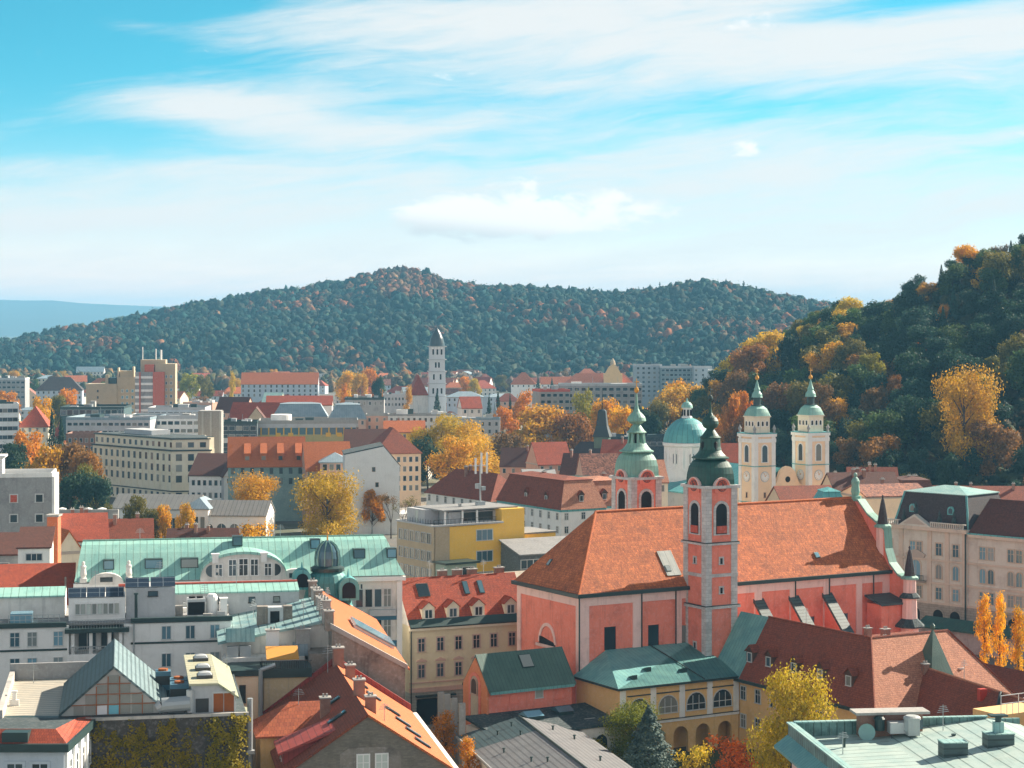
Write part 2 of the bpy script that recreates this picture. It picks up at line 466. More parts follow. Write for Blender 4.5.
class MB:
    def __init__(s):
        s.v, s.f, s.m, s.uv = [], [], [], []

    def face(s, pts, mi=0, uv=None):
        i = len(s.v)
        s.v.extend([tuple(p) for p in pts])
        s.f.append(tuple(range(i, i + len(pts))))
        s.m.append(mi)
        s.uv.append(uv)
        return s

    def box(s, x0, x1, y0, y1, z0, z1, mi=0, bottom=False):
        a, b, c, d = (x0, y0), (x1, y0), (x1, y1), (x0, y1)
        s.face([(*a, z0), (*b, z0), (*b, z1), (*a, z1)], mi)
        s.face([(*b, z0), (*c, z0), (*c, z1), (*b, z1)], mi)
        s.face([(*c, z0), (*d, z0), (*d, z1), (*c, z1)], mi)
        s.face([(*d, z0), (*a, z0), (*a, z1), (*d, z1)], mi)
        s.face([(*a, z1), (*b, z1), (*c, z1), (*d, z1)], mi)
        s.face([(*d, z0), (*c, z0), (*b, z0), (*a, z0)], mi)
        return s

    def prism(s, poly, z0, z1, mi=0):
        n = len(poly)
        for i in range(n):
            a, b = poly[i], poly[(i + 1) % n]
            s.face([(*a, z0), (*b, z0), (*b, z1), (*a, z1)], mi)
        s.face([(*p, z1) for p in poly], mi)
        s.face([(*p, z0) for p in reversed(poly)], mi)
        return s

    def extr_y(s, poly, y0, y1, mi=0):
        """poly in x,z (counter-clockwise seen from -y), pulled from y0 to y1"""
        n = len(poly)
        s.face([(x, y0, z) for x, z in poly], mi)
        s.face([(x, y1, z) for x, z in reversed(poly)], mi)
        for i in range(n):
            a, b = poly[i], poly[(i + 1) % n]
            s.face([(b[0], y0, b[1]), (a[0], y0, a[1]), (a[0], y1, a[1]), (b[0], y1, b[1])], mi)
        return s

    def extr_x(s, poly, x0, x1, mi=0):
        """poly in y,z pulled from x0 to x1"""
        n = len(poly)
        s.face([(x0, y, z) for y, z in reversed(poly)], mi)
        s.face([(x1, y, z) for y, z in poly], mi)
        for i in range(n):
            a, b = poly[i], poly[(i + 1) % n]
            s.face([(x0, a[0], a[1]), (x0, b[0], b[1]), (x1, b[0], b[1]), (x1, a[0], a[1])], mi)
        return s

    def lathe(s, prof, n=16, cx=0.0, cy=0.0, z0=0.0, mi=0, rot=0.0, cap=True):
        """prof: (radius, z[, squareness])"""
        rings = []
        for p in prof:
            r, z = p[0], p[1]
            q = p[2] if len(p) > 2 else 0.0
            ring = []
            for k in range(n):
                t = rot + 2 * PI * k / n
                c, sn = math.cos(t), math.sin(t)
                rr = r * (1 - q + q / max(abs(c), abs(sn)))
                ring.append((cx + rr * c, cy + rr * sn, z0 + z))
            rings.append(ring)
        arc = 0.0
        for i in range(len(prof) - 1):
            a, b = rings[i], rings[i + 1]
            d = math.hypot(prof[i + 1][0] - prof[i][0], prof[i + 1][1] - prof[i][1])
            rm = max(p[0] for p in prof)
            for k in range(n):
                k2 = (k + 1) % n
                u0, u1 = 2 * PI * rm * k / n, 2 * PI * rm * (k + 1) / n
                s.face([a[k], a[k2], b[k2], b[k]], mi, [(u0, arc), (u1, arc), (u1, arc + d), (u0, arc + d)])
            arc += d
        if cap:
            if prof[-1][0] > 0.02:
                s.face(rings[-1], mi)
            if prof[0][0] > 0.02:
                s.face(list(reversed(rings[0])), mi)
        return s

    def tube(s, p, q, r0, r1=None, n=6, mi=0):
        r1 = r0 if r1 is None else r1
        p, q = Vector(p), Vector(q)
        d = (q - p)
        if d.length < 1e-6:
            return s
        d.normalize()
        a = d.orthogonal().normalized()
        b = d.cross(a)
        A = [p + (a * math.cos(2 * PI * k / n) + b * math.sin(2 * PI * k / n)) * r0 for k in range(n)]
        B = [q + (a * math.cos(2 * PI * k / n) + b * math.sin(2 * PI * k / n)) * r1 for k in range(n)]
        for k in range(n):
            k2 = (k + 1) % n
            s.face([A[k], A[k2], B[k2], B[k]], mi)
        s.face(list(reversed(A)), mi)
        s.face(B, mi)
        return s

    def mesh(s, name, mats):
        me = bpy.data.meshes.new(name)
        me.from_pydata(s.v, [], s.f)
        for m in (mats if isinstance(mats, (list, tuple)) else [mats]):
            me.materials.append(m)
        me.polygons.foreach_set('material_index', s.m)
        uvl = me.uv_layers.new(name='UVMap')
        out = []
        for f, uv in zip(s.f, s.uv):
            if uv is not None:
                out.extend(uv)
                continue
            P = [Vector(s.v[i]) for i in f]
            nrm = Vector((0, 0, 0))
            for i in range(len(P)):
                a, b = P[i], P[(i + 1) % len(P)]
                nrm += Vector(((a.y - b.y) * (a.z + b.z), (a.z - b.z) * (a.x + b.x), (a.x - b.x) * (a.y + b.y)))
            if nrm.length > 1e-9:
                nrm.normalize()
            t = Vector((0, 0, 1)).cross(nrm)
            t = Vector((1, 0, 0)) if t.length < 0.05 else t.normalized()
            b2 = nrm.cross(t)
            out.extend([(p.dot(t), p.dot(b2)) for p in P])
        uvl.data.foreach_set('uv', np.array(out, dtype=np.float32).ravel())
        me.update()
        return me

    def build(s, name, mats, parent=None, loc=(0, 0, 0), rz=0.0):
        return link(name, s.mesh(name, mats), parent, loc, rz)


def link(name, mesh, parent=None, loc=(0, 0, 0), rz=0.0):
    o = bpy.data.objects.new(name, mesh)
    COL.objects.link(o)
    o.location = loc
    o.rotation_euler = (0, 0, rz)
    if parent is not None:
        o.parent = parent
    return o


def smooth(o):
    o.data.polygons.foreach_set('use_smooth', [True] * len(o.data.polygons))
    return o


def tag(o, label=None, cat=None, group=None, kind=None):
    if label:
        o['label'] = label
    if cat:
        o['category'] = cat
    if group:
        o['group'] = group
    if kind:
        o['kind'] = kind
    return o


def thing(name, label, cat, x=0, y=0, z=0, rz=0.0, group=None):
    o = bpy.data.objects.new(name, None)
    o.empty_display_size = 0.5
    COL.objects.link(o)
    o.location = (x, y, z)
    o.rotation_euler = (0, 0, rz)
    return tag(o, label, cat, group)


# ------------------------------------------------------------------ windows
WINS = {}


def arch_pts(w, h, n=10, cx=0.0, z0=0.0):
    """outline of an opening with a round head, counter-clockwise from lower left, seen from -y"""
    r = w / 2
    zs = z0 + h - r
    return [(cx - r, z0), (cx + r, z0)] + [(cx + r * math.cos(PI * k / n), zs + r * math.sin(PI * k / n)) for k in range(0, n + 1)]


def win_mesh(kind, w, h, fm, gm, sur=0.14):
    key = (kind, round(w, 2), round(h, 2), fm.name, gm.name, sur)
    if key in WINS:
        return WINS[key]
    fr, pa = MB(), MB()
    x0, x1, z0, z1 = -w / 2, w / 2, -h / 2, h / 2
    d = 0.12
    if kind.startswith('arch'):
        inn = arch_pts(w, h, 8, 0, z0)
        out = arch_pts(w + 2 * sur, h + sur, 8, 0, z0)
        n = len(inn)
        for i in range(1, n):
            j = (i + 1) % n
            if j == 0:
                j = 0
            fr.face([(inn[i][0], -d, inn[i][1]), (out[i][0], -d, out[i][1]), (out[j][0], -d, out[j][1]), (inn[j][0], -d, inn[j][1])])
            fr.face([(out[i][0], -d, out[i][1]), (out[i][0], 0, out[i][1]), (out[j][0], 0, out[j][1]), (out[j][0], -d, out[j][1])])
            fr.face([(inn[i][0], 0, inn[i][1]), (inn[i][0], -d, inn[i][1]), (inn[j][0], -d, inn[j][1]), (inn[j][0], 0, inn[j][1])])
        fr.box(x0 - sur - .05, x1 + sur + .05, -d - .06, 0.01, z0 - .15, z0)
        if kind == 'arch_bars':
            for xx in (-w / 6, w / 6):
                fr.box(xx - .05, xx + .05, -.06, -.031, z0, z1 - w * 0.12)
            fr.box(x0, x1, -.065, -.03, z1 - w / 2 - .05, z1 - w / 2 + .05)
        elif kind == 'arch_bar':
            fr.box(-.05, .05, -.06, -.031, z0, z1 - .05)
        pa.extr_y(inn, -.03, 0.005)
    else:
        fr.box(x0 - sur, x0, -d, 0.01, z0, z1)
        fr.box(x1, x1 + sur, -d, 0.01, z0, z1)
        fr.box(x0 - sur, x1 + sur, -d, 0.01, z1, z1 + sur)
        fr.box(x0 - sur - .06, x1 + sur + .06, -d - .06, 0.012, z0 - .12, z0)
        if 'cap' in kind:
            fr.box(x0 - sur - .15, x1 + sur + .15, -d - .2, 0.014, z1 + sur + .25, z1 + sur + .42)
            fr.box(x0 - sur, x1 + sur, -.07, 0.011, z1 + sur, z1 + sur + .25)
        if 'cross' in kind:
            fr.box(-.05, .05, -.07, -.031, z0, z1)
            fr.box(x0, -.05, -.068, -.03, z0 + h * .64, z0 + h * .64 + .08)
            fr.box(.05, x1, -.068, -.03, z0 + h * .64, z0 + h * .64 + .08)
        elif 'two' in kind:
            fr.box(-.06, .06, -.07, -.031, z0, z1)
        elif 'three' in kind:
            for xx in (-w / 6, w / 6):
                fr.box(xx - .05, xx + .05, -.07, -.031, z0, z1)
        pa.box(x0, x1, -.03, 0.006, z0, z1)
    WINS[key] = (fr.mesh('window', fm), pa.mesh('pane', gm))
    return WINS[key]


FARW = {}


def window(parent, x, y, z, rz, kind, w, h, fm=None, gm=None, sur=0.14, name='window', split=True):
    fm, gm = fm or frame_w, gm or glass
    if split:
        a, b = win_mesh(kind, w, h, fm, gm, sur)
        o = link(name, a, parent, (x, y, z), rz)
        link('pane', b, o)
        return o
    key = (kind, round(w, 2), round(h, 2), fm.name, gm.name)
    if key not in FARW:
        mb = MB()
        mb.box(-w / 2 - .1, w / 2 + .1, -.06, .01, -h / 2 - .1, h / 2 + .1, 0)
        mb.box(-w / 2, w / 2, -.09, .008, -h / 2, h / 2, 1)
        FARW[key] = mb.mesh('window', [fm, gm])
    return link(name, FARW[key], parent, (x, y, z), rz)


FACE_RZ = {'F': 0.0, 'L': R(-90), 'R': R(90)}


def win_row(parent, face, L, Wd, z, xs, kind, w, h, fm=None, gm=None, sur=0.14, split=True, off=0.0):
    """windows along one wall of an L by Wd box: F front (y=0), L left end (x=0), R right end (x=L)"""
    for a in xs:
        if face == 'F':
            p = (a, -off, z)
        elif face == 'L':
            p = (-off, a, z)
        else:
            p = (L + off, a, z)
        window(parent, p[0], p[1], p[2], FACE_RZ[face], kind, w, h, fm, gm, sur, split=split)


def spaced(n, length, margin):
    if n == 1:
        return [length / 2]
    return [margin + (length - 2 * margin) * i / (n - 1) for i in range(n)]


# ------------------------------------------------------------------ roofs (closed solids)
def roof_gable(mb, x0, x1, y0, y1, z, rise, axis='x', oh=0.5, ohe=0.3, th=0.28, mi=0):
    if axis == 'x':
        ym = (y0 + y1) / 2
        k = rise / (ym - y0)
        a, b = y0 - oh, y1 + oh
        zl = z - oh * k
        poly = [(a, zl), (ym, z + rise), (b, zl), (b, zl + th), (ym, z + rise + th), (a, zl + th)]
        X0, X1 = x0 - ohe, x1 + ohe
        pr = lambda X, p: (X, p[0], p[1])
    else:
        xm = (x0 + x1) / 2
        k = rise / (xm - x0)
        a, b = x0 - oh, x1 + oh
        zl = z - oh * k
        poly = [(a, zl), (xm, z + rise), (b, zl), (b, zl + th), (xm, z + rise + th), (a, zl + th)]
        X0, X1 = y0 - ohe, y1 + ohe
        pr = lambda X, p: (p[0], X, p[1])
    q = poly

    def put(pts):
        if axis == 'x':
            mb.face(pts, mi)
        else:
            mb.face(list(reversed(pts)), mi)
    n = len(q)
    for i in range(n):
        c, d = q[i], q[(i + 1) % n]
        put([pr(X0, c), pr(X0, d), pr(X1, d), pr(X1, c)])
    for X, fl in ((X0, True), (X1, False)):
        for quad in ((0, 1, 4, 5), (1, 2, 3, 4)):
            pts = [pr(X, q[i]) for i in quad]
            put(list(reversed(pts)) if fl else pts)
    return mb


def roof_hip(mb, x0, x1, y0, y1, z, rise, axis='x', in0=None, in1=None, oh=0.5, th=0.2, mi=0):
    hw = (y1 - y0) / 2 if axis == 'x' else (x1 - x0) / 2
    in0 = hw if in0 is None else in0
    in1 = hw if in1 is None else in1
    k = rise / hw
    zl = z - oh * k
    a0, a1, b0, b1 = x0 - oh, x1 + oh, y0 - oh, y1 + oh
    base = [(a0, b0), (a1, b0), (a1, b1), (a0, b1)]
    zt = zl + th
    if axis == 'x':
        ym = (y0 + y1) / 2
        P, Q = (x0 + in0, ym, z + rise + th), (x1 - in1, ym, z + rise + th)
        c = [(*p, zt) for p in base]
        mb.face([c[0], c[1], Q, P], mi)
        mb.face([c[2], c[3], P, Q], mi)
        mb.face([c[3], c[0], P], mi)
        mb.face([c[1], c[2], Q], mi)
    else:
        xm = (x0 + x1) / 2
        P, Q = (xm, y0 + in0, z + rise + th), (xm, y1 - in1, z + rise + th)
        c = [(*p, zt) for p in base]
        mb.face([c[1], c[2], Q, P], mi)
        mb.face([c[3], c[0], P, Q], mi)
        mb.face([c[0], c[1], P], mi)
        mb.face([c[2], c[3], Q], mi)
    for i in range(4):
        p, q = base[i], base[(i + 1) % 4]
        mb.face([(*p, zl), (*q, zl), (*q, zt), (*p, zt)], mi)
    mb.face([(*p, zl) for p in reversed(base)], mi)
    return mb


def roof_flat(mb, x0, x1, y0, y1, z, par=0.7, th=0.3, mi=0, mi2=1):
    """deck at z with a parapet ring of height par"""
    mb.box(x0 + th, x1 - th, y0 + th, y1 - th, z - 0.2, z + 0.08, mi)
    mb.box(x0, x1, y0, y0 + th, z, z + par, mi2)
    mb.box(x0, x1, y1 - th, y1, z, z + par, mi2)
    mb.box(x0, x0 + th, y0 + th, y1 - th, z, z + par, mi2)
    mb.box(x1 - th, x1, y0 + th, y1 - th, z, z + par, mi2)
    return mb


def roof_mansard(mb, x0, x1, y0, y1, z, h1, inset, h2, axis='x', oh=0.5, mi=0, mi2=1):
    a = [(x0 - oh, y0 - oh), (x1 + oh, y0 - oh), (x1 + oh, y1 + oh), (x0 - oh, y1 + oh)]
    b = [(x0 + inset, y0 + inset), (x1 - inset, y0 + inset), (x1 - inset, y1 - inset), (x0 + inset, y1 - inset)]
    for i in range(4):
        j = (i + 1) % 4
        mb.face([(*a[i], z), (*a[j], z), (*b[j], z + h1), (*b[i], z + h1)], mi)
    mb.face([(*p, z) for p in reversed(a)], mi)
    roof_hip(mb, x0 + inset, x1 - inset, y0 + inset, y1 - inset, z + h1 + 0.02, h2, axis, oh=0.25, th=0.15, mi=mi2)
    return mb


def chimney(parent, x, y, z0, h, w=0.7, d=0.9, m=None, cap=True):
    mb = MB().box(x - w / 2, x + w / 2, y - d / 2, y + d / 2, z0, z0 + h, 0)
    if cap:
        mb.box(x - w / 2 - .12, x + w / 2 + .12, y - d / 2 - .12, y + d / 2 + .12, z0 + h, z0 + h + .15, 1)
        for q in (-.2, .2):
            mb.box(x + q - .1, x + q + .1, y - .1, y + .1, z0 + h + .15, z0 + h + .5, 1)
    return mb.build('chimney', [m or brickwall, concrete], parent)


def dormer(parent, x, y, z, w, h, d, roofm, wallm, fm=None, kind='two', face='F', gable=True, up=0.9):
    """small roof window house; (x, y) is the middle of its front, z its foot, d how far it runs into the roof"""
    rz = FACE_RZ[face]
    mb = MB()
    if gable:
        mb.extr_y([(-w / 2, 0), (w / 2, 0), (w / 2, h), (0, h + up), (-w / 2, h)], 0, d, 0)
        roof_gable(mb, -w / 2, w / 2, 0, d, h + .02, up, 'y', 0.2, 0.2, 0.12, 1)
    else:
        mb.box(-w / 2, w / 2, 0, d, 0, h, 0)
        mb.face([(-w / 2 - .2, -.25, h), (w / 2 + .2, -.25, h), (w / 2 + .2, d, h + .5), (-w / 2 - .2, d, h + .5)], 1)
        mb.box(-w / 2 - .2, w / 2 + .2, -.25, d, h - .06, h - .004, 1)
    o = mb.build('dormer', [wallm, roofm], parent, (x, y, z), rz)
    window(o, 0, -0.01, h * .5, 0, kind, w * .55, h * .66, fm or frame_w, glass, .1)
    return o


def skylight(parent, x, y, z, pitch, w=0.9, l=1.4, face='F', gm=None):
    mb = MB().box(-w / 2, w / 2, -l / 2, l / 2, 0, .14, 0).box(-w / 2 + .1, w / 2 - .1, -l / 2 + .1, l / 2 - .1, .1, .16, 1)
    o = mb.build('skylight', [gutter, gm or glass_blue], parent, (x, y, z))
    o.rotation_euler = (pitch, 0, FACE_RZ[face])
    o.rotation_mode = 'XYZ'
    return o


def house(name, label, cat, x, y, ang, L, Wd, h, wallm, roof, group=None, rows=2, cols=None, win=(1.0, 1.6), kind='cross', fm=None, gm=None,
          sides='', split=True, band=None, base=0.0, gap=3.3, top=1.7, colgap=2.8, corn=True, scols=None, sur=0.14, chim=0, cm=None):
    """a box house: origin at its front left corner, front facing -y. roof = (type, rise, material[, extra dict])"""
    t = thing(name, label, cat, x, y, base, ang, group)
    h = h - base
    typ, rise, rm = roof[:3]
    ex = roof[3] if len(roof) > 3 else {}
    wb = MB()
    if typ == 'gable_x':
        ym = Wd / 2
        wb.extr_x([(0, 0), (Wd, 0), (Wd, h), (ym, h + rise), (0, h)], 0, L)
    elif typ == 'gable_y':
        wb.extr_y([(0, 0), (L, 0), (L, h), (L / 2, h + rise), (0, h)], 0, Wd)
    else:
        wb.box(0, L, 0, Wd, 0, h)
    wb.build('wall', wallm, t)
    rb = MB()
    if typ == 'gable_x':
        roof_gable(rb, 0, L, 0, Wd, h + .02, rise, 'x', ex.get('oh', .5), ex.get('ohe', .25))
    elif typ == 'gable_y':
        roof_gable(rb, 0, L, 0, Wd, h + .02, rise, 'y', ex.get('oh', .5), ex.get('ohe', .25))
    elif typ == 'hip':
        roof_hip(rb, 0, L, 0, Wd, h + .02, rise, 'x' if L >= Wd else 'y', ex.get('in0'), ex.get('in1'), ex.get('oh', .5))
    elif typ == 'mansard':
        roof_mansard(rb, 0, L, 0, Wd, h + .02, rise, ex.get('inset', 1.6), ex.get('h2', 1.2), 'x' if L >= Wd else 'y', .4)
    elif typ == 'flat':
        roof_flat(rb, -.05, L + .05, -.05, Wd + .05, h + .01, rise)
    elif typ == 'shed':
        rb.extr_x([(-.4, h + .02), (Wd + .4, h + rise), (Wd + .4, h + rise + .25), (-.4, h + .27)], -.3, L + .3)
        wb2 = MB().extr_x([(0.02, h), (Wd - .02, h), (Wd - .02, h + rise - .05)], .02, L - .02)
        wb2.build('gable_wall', wallm, t)
    ro = rb.build('roof', [rm, ex.get('par', wallm if typ == 'flat' else rm)], t)
    if corn and typ != 'flat':
        cb = MB()
        e = .22
        cb.box(-e, L + e, -e, 0, h - .5, h - .02).box(-e, 0, 0, Wd, h - .5, h - .02).box(L, L + e, 0, Wd, h - .5, h - .02)
        cb.build('cornice', ex.get('cornice', frame_s), t)
    r = random.Random(int(abs(x * 13 + y * 7)) + len(label))
    for i in range(chim):
        if typ in ('flat', 'shed'):
            chimney(ro, r.uniform(.15, .85) * L, r.uniform(.3, .8) * Wd, h, r.uniform(1, 1.8), m=cm or concrete)
        elif typ == 'gable_y':
            fx = r.choice((.4, .58))
            chimney(ro, fx * L, r.uniform(.2, .8) * Wd, h + rise * .7, rise * .3 + r.uniform(.8, 1.4), m=cm)
        else:
            chimney(ro, r.uniform(.2, .8) * L, r.choice((.42, .6)) * Wd, h + rise * .7, rise * .3 + r.uniform(.8, 1.4), m=cm)
    if typ == 'flat' and L > 14 and Wd > 9:
        for i in range(r.randint(3, 7)):
            x0, y0 = r.uniform(.05, .8) * L, r.uniform(.12, .7) * Wd
            lx, ly, hh = r.uniform(1.2, .2 * L), r.uniform(1.2, .25 * Wd), r.uniform(.6, 2.8)
            MB().box(x0, x0 + lx, y0, y0 + ly, h, h + hh).box(x0 - .15, x0 + lx + .15, y0 - .15, y0 + ly + .15, h + hh, h + hh + .12).build('roof_plant', r.choice((concrete, lightgrey, white, zinc, gutter)), ro)
        for i in range(2):
            x0, y0 = r.uniform(.1, .9) * L, r.uniform(.2, .7) * Wd
            MB().tube((x0, y0, h), (x0, y0, h + r.uniform(2.5, 5)), .12, .06, 5).build('roof_mast', zinc, ro)
    nc = cols or max(1, int(L / colgap))
    for k in range(rows):
        z = h - top - k * gap
        if z < 1.2:
            break
        win_row(t, 'F', L, Wd, z, spaced(nc, L, min(L / 2, colgap * .55)), kind, win[0], win[1], fm, gm, sur, split)
        for sd in sides:
            ns = scols or max(1, int(Wd / colgap))
            win_row(t, sd, L, Wd, z, spaced(ns, Wd, min(Wd / 2, colgap * .6)), kind, win[0], win[1], fm, gm, sur, split)
    if band:
        bb = MB()
        for k in band:
            bb.box(-.12, L + .12, -.12, -.001, h - k - .15, h - k + .15)
        bb.build('string_course', frame_s, t)
    return t


def hpx(name, label, cat, pl, pr, pye, Y, ang, Wd, wallm, roof, **kw):
    """house whose front eave runs between two picture columns: left corner at depth Y"""
    a = R(ang)
    x = XX(pl, Y)
    h = ZZ(pye, Y)
    k = (pr - 512) / F
    L = (k * Y - x) / (math.cos(a) - k * math.sin(a))
    return house(name, label, cat, x, Y, a, L, Wd, h, wallm, roof, **kw)

# ------------------------------------------------------------------ the pink church
CH = (10.2, 300.0)
A30 = R(30)
CL, CW, CE, CR = 60.0, 18.4, 22.95, 10.6      # length, width, eave, roof rise


def cw(u, v):
    """church-grid point to world"""
    return CH[0] + u * math.cos(A30) - v * math.sin(A30), CH[1] + u * math.sin(A30) + v * math.cos(A30)


ch = thing('church', 'large coral pink church with pale pink trim, huge tiled roof and two green onion spires', 'church', *CH, 0, A30)
MB().box(0, CL, 0, CW, 0, CE).build('wall', coral, ch)
tr = MB()
for a, b in ((-.2, 1.5), (9.4, 11.0), (17.3, 18.4), (25.6, 27), (32.4, 33.8), (39.4, 40.6), (46.2, 47.4), (53, 54.2), (58.6, 60)):
    tr.box(a, b, -.22, 0, 0, CE - 2.2)
tr.box(-.2, CL, -.24, 0, CE - 2.2, CE - 0.05)
tr.box(-.3, CL, -.40, -.24, CE - .9, CE - .45)
tr.box(-.2, 0, .0, .9, 0, CE - 2.2).box(-.2, 0, 17.4, 18.5, 0, CE - 2.2).box(-.24, 0, 0, CW, CE - 2.2, CE - .05)
tr.box(-.42, -.24, -.4, CW, CE - .9, CE - .45)
tr.build('pilaster_trim', pink, ch)
rf = MB()
roof_hip(rf, 0, CL, 0, CW, CE + .02, CR, 'x', 8.6, 0.0, 0.55, 0.3)
rf = rf.build('roof', t_church, ch)
gt = MB()
gt.box(-.95, CL, -.98, -.56, CE - .85, CE - .28).box(-.98, -.56, -.56, CW + .6, CE - .85, CE - .28)
gt.build('gutter', gutter, ch)
for u in (10.9, 17.2, 40.4, 47.3, 56.5):
    MB().tube((u, -.36, CE - .8), (u, -.36, 2), .11, n=6).build('downpipe', gutter, ch)
MB().tube((-.3, -.3, CE - .8), (-.3, -.3, 2), .12, n=6).build('downpipe', gutter, ch)
ridge = MB()
ridge.tube((8.6, CW / 2, CE + CR + .3), (CL, CW / 2, CE + CR + .3), .22, n=6)
ridge.tube((8.6, CW / 2, CE + CR + .3), (-.7, -.7, CE - .6), .2, n=6)
ridge.build('ridge_tiles', t_orange, rf)
K = CR / (CW / 2)
PIT = math.atan(K)
for u, v in ((17, 1.6), (46.5, 1.9), (24.5, 2.4)):
    skylight(rf, u, v, CE + v * K + .45, PIT, .9, 1.1)
skylight(rf, -0 + 2.2, 12.5, CE + 2.2 * CR / 8.6 + .3, math.atan(CR / 8.6), .8, 1.2, 'L')
# pale metal covering beside the tower, a raised panel of sheets
mb = MB()
mb.box(-1.3, 1.3, -2.3, 2.3, 0, .12)
o = mb.build('metal_sheet', seamed('pale_roof_sheet', (0.26, 0.30, 0.29), (0.18, 0.22, 0.22), 1.1, 0.12, 0.3, dark=(0.1, 0.12, 0.12)), rf, (17.7, 2.3, CE + 2.3 * K + .36))
o.rotation_euler = (PIT, 0, 0)
# long windows of the nave
for u, z, w_, h_ in ((5.3, 15.6, 2.1, 3.5), (13.2, 15.3, 2.0, 3.5), (19.0, 14.8, 1.6, 3.5), (29.5, 14.6, 2.2, 3.0), (36.6, 14.6, 2.2, 3.0), (43.3, 14.6, 2.2, 3.0), (50.2, 14.6, 2.2, 3.0), (56.3, 14.6, 2.0, 3.0)):
    window(ch, u, 0, z, 0, 'plain', w_, h_, coral, glass, .12)
# blind half-round window on the west end
hw_ = MB()
r1, r2 = 2.1, 2.6
pts = [(math.cos(PI * k / 14), math.sin(PI * k / 14)) for k in range(15)]
for k in range(14):
    a, b = pts[k], pts[k + 1]
    for rr0, rr1, d in ((r1, r2, .18),):
        hw_.face([(-a[0] * rr0, -d, a[1] * rr0 * 1.25), (-a[0] * rr1, -d, a[1] * rr1 * 1.2), (-b[0] * rr1, -d, b[1] * rr1 * 1.2), (-b[0] * rr0, -d, b[1] * rr0 * 1.25)][::-1])
        hw_.face([(-a[0] * rr0, 0, a[1] * rr0 * 1.25), (-a[0] * rr0, -d, a[1] * rr0 * 1.25), (-b[0] * rr0, -d, b[1] * rr0 * 1.25), (-b[0] * rr0, 0, b[1] * rr0 * 1.25)][::-1])
        hw_.face([(-a[0] * rr1, 0, a[1] * rr1 * 1.2), (-a[0] * rr1, -d, a[1] * rr1 * 1.2), (-b[0] * rr1, -d, b[1] * rr1 * 1.2), (-b[0] * rr1, 0, b[1] * rr1 * 1.2)])
hw_.box(-3.1, 3.1, -.35, 0, -.7, -.25)
o = hw_.build('blind_window', pink, ch, (0, 9.4, 14.0), R(-90))
MB().extr_y([(-2.3, -.25), (2.3, -.25), (2.2, .22), (-2.2, .9)], -.2, 0.0).build('window_slit', void, o)

# buttresses with dark tiled backs on the right part of the facade
for u in (32.6, 39.6, 46.4):
    b = MB().extr_x([(-7.0, 0), (0, 0), (0, 19.0), (-7.0, 11.8)], u, u + 1.3)
    bo = b.build('buttress', coral, ch)
    MB().extr_x([(-7.3, 11.6), (0, 19.1), (0, 19.7), (-7.4, 12.1)], u - .35, u + 1.65).build('buttress_roof', dark_rib, bo)
MB().box(27, 58, -7.5, -.3, 0, 10.2).build('aisle_wall', coral, ch)
MB().extr_x([(-8.2, 9.9), (-.2, 11.6), (-.2, 12.0), (-8.2, 10.3)], 27, 58.5).build('aisle_roof', t_dark, ch)

# tall street facade at the right end, seen from behind
prof = [(-5.0, 0), (23.2, 0), (23.2, 21.4), (20.8, 22.2), (19.0, 23.8), (18.0, 26), (17.6, 29.4), (13.6, 31.3), (11.0, 33.6), (7.6, 33.6), (5.2, 31.5), (1.0, 29.4), (.6, 26), (-.4, 23.8), (-2.4, 22.2), (-5.0, 21.4)]
MB().extr_x(prof, CL, CL + 1.2).build('facade_wall', coral, ch)
cp = MB()
for i in range(2, len(prof) - 1):
    a, b = prof[i], prof[i + 1]
    cp.face([(CL - .25, a[0], a[1] + .08), (CL + 1.4, a[0], a[1] + .08), (CL + 1.4, b[0], b[1] + .08), (CL - .25, b[0], b[1] + .08)])
    cp.face([(CL - .25, a[0], a[1] - .3), (CL - .25, a[0], a[1] + .08), (CL - .25, b[0], b[1] + .08), (CL - .25, b[0], b[1] - .3)])
cp.build('coping', copper_lit, ch)
st = MB()
st.lathe([(1.0, 0), (1.0, .5), (.55, .55), (.75, 1.2), (.62, 2.3), (.7, 3.0), (.45, 3.5), (.2, 3.7), (.3, 3.95), (.3, 4.2), (.1, 4.45)], 10, CL + .6, 9.2, 33.6)
st.tube((CL + .3, 9.0, 36.7), (CL - .1, 8.7, 35.1), .16)
st.build('statue', copper_lit, ch)


def pinnacle(u, v, z, s=1.0, tall=True):
    m_ = MB()
    if tall:
        m_.lathe([(1.5, -11.5), (1.5, -8), (2.2, -7.8), (1.3, -7.0), (1.2, -3.2), (1.7, -3.0), (1.1, -2.4), (1.05, 0)], 8, 0, 0, 0, 0, R(22.5))
        m_.lathe([(2.5, -7.75), (2.5, -7.5), (1.3, -6.4)], 8, 0, 0, 0.02, 1, R(22.5))
        m_.lathe([(1.75, -3.05), (1.75, -2.85), (1.1, -2.2)], 8, 0, 0, 0.02, 1, R(22.5))
    else:
        m_.lathe([(1.15, -5.5), (1.1, 0)], 8, 0, 0, 0, 0, R(22.5))
    m_.lathe([(1.5, 0), (1.45, .3), (1.05, .55)], 8, 0, 0, 0.02, 2, R(22.5))
    m_.lathe([(.95, .55), (.72, 2.2), (.3, 4.4), (.12, 4.9), (.22, 5.1), (.05, 5.4)], 8, 0, 0, 0.02, 3, R(22.5))
    m_.build('pinnacle', [pink, tar, copper_lit, t_slate], ch, (u, v, z))


pinnacle(CL + .6, 2.2, 29.4, tall=False)
pinnacle(CL + .2, -4.9, 21.6)
MB().box(55, 60, -4.0, -.4, 0, 17.6).build('corner_block', coral, ch)
MB().extr_x([(-4.6, 17.5), (-.3, 18.6), (-.3, 18.9), (-4.6, 17.8)], 54.6, 60).build('corner_roof', dark_rib, ch)


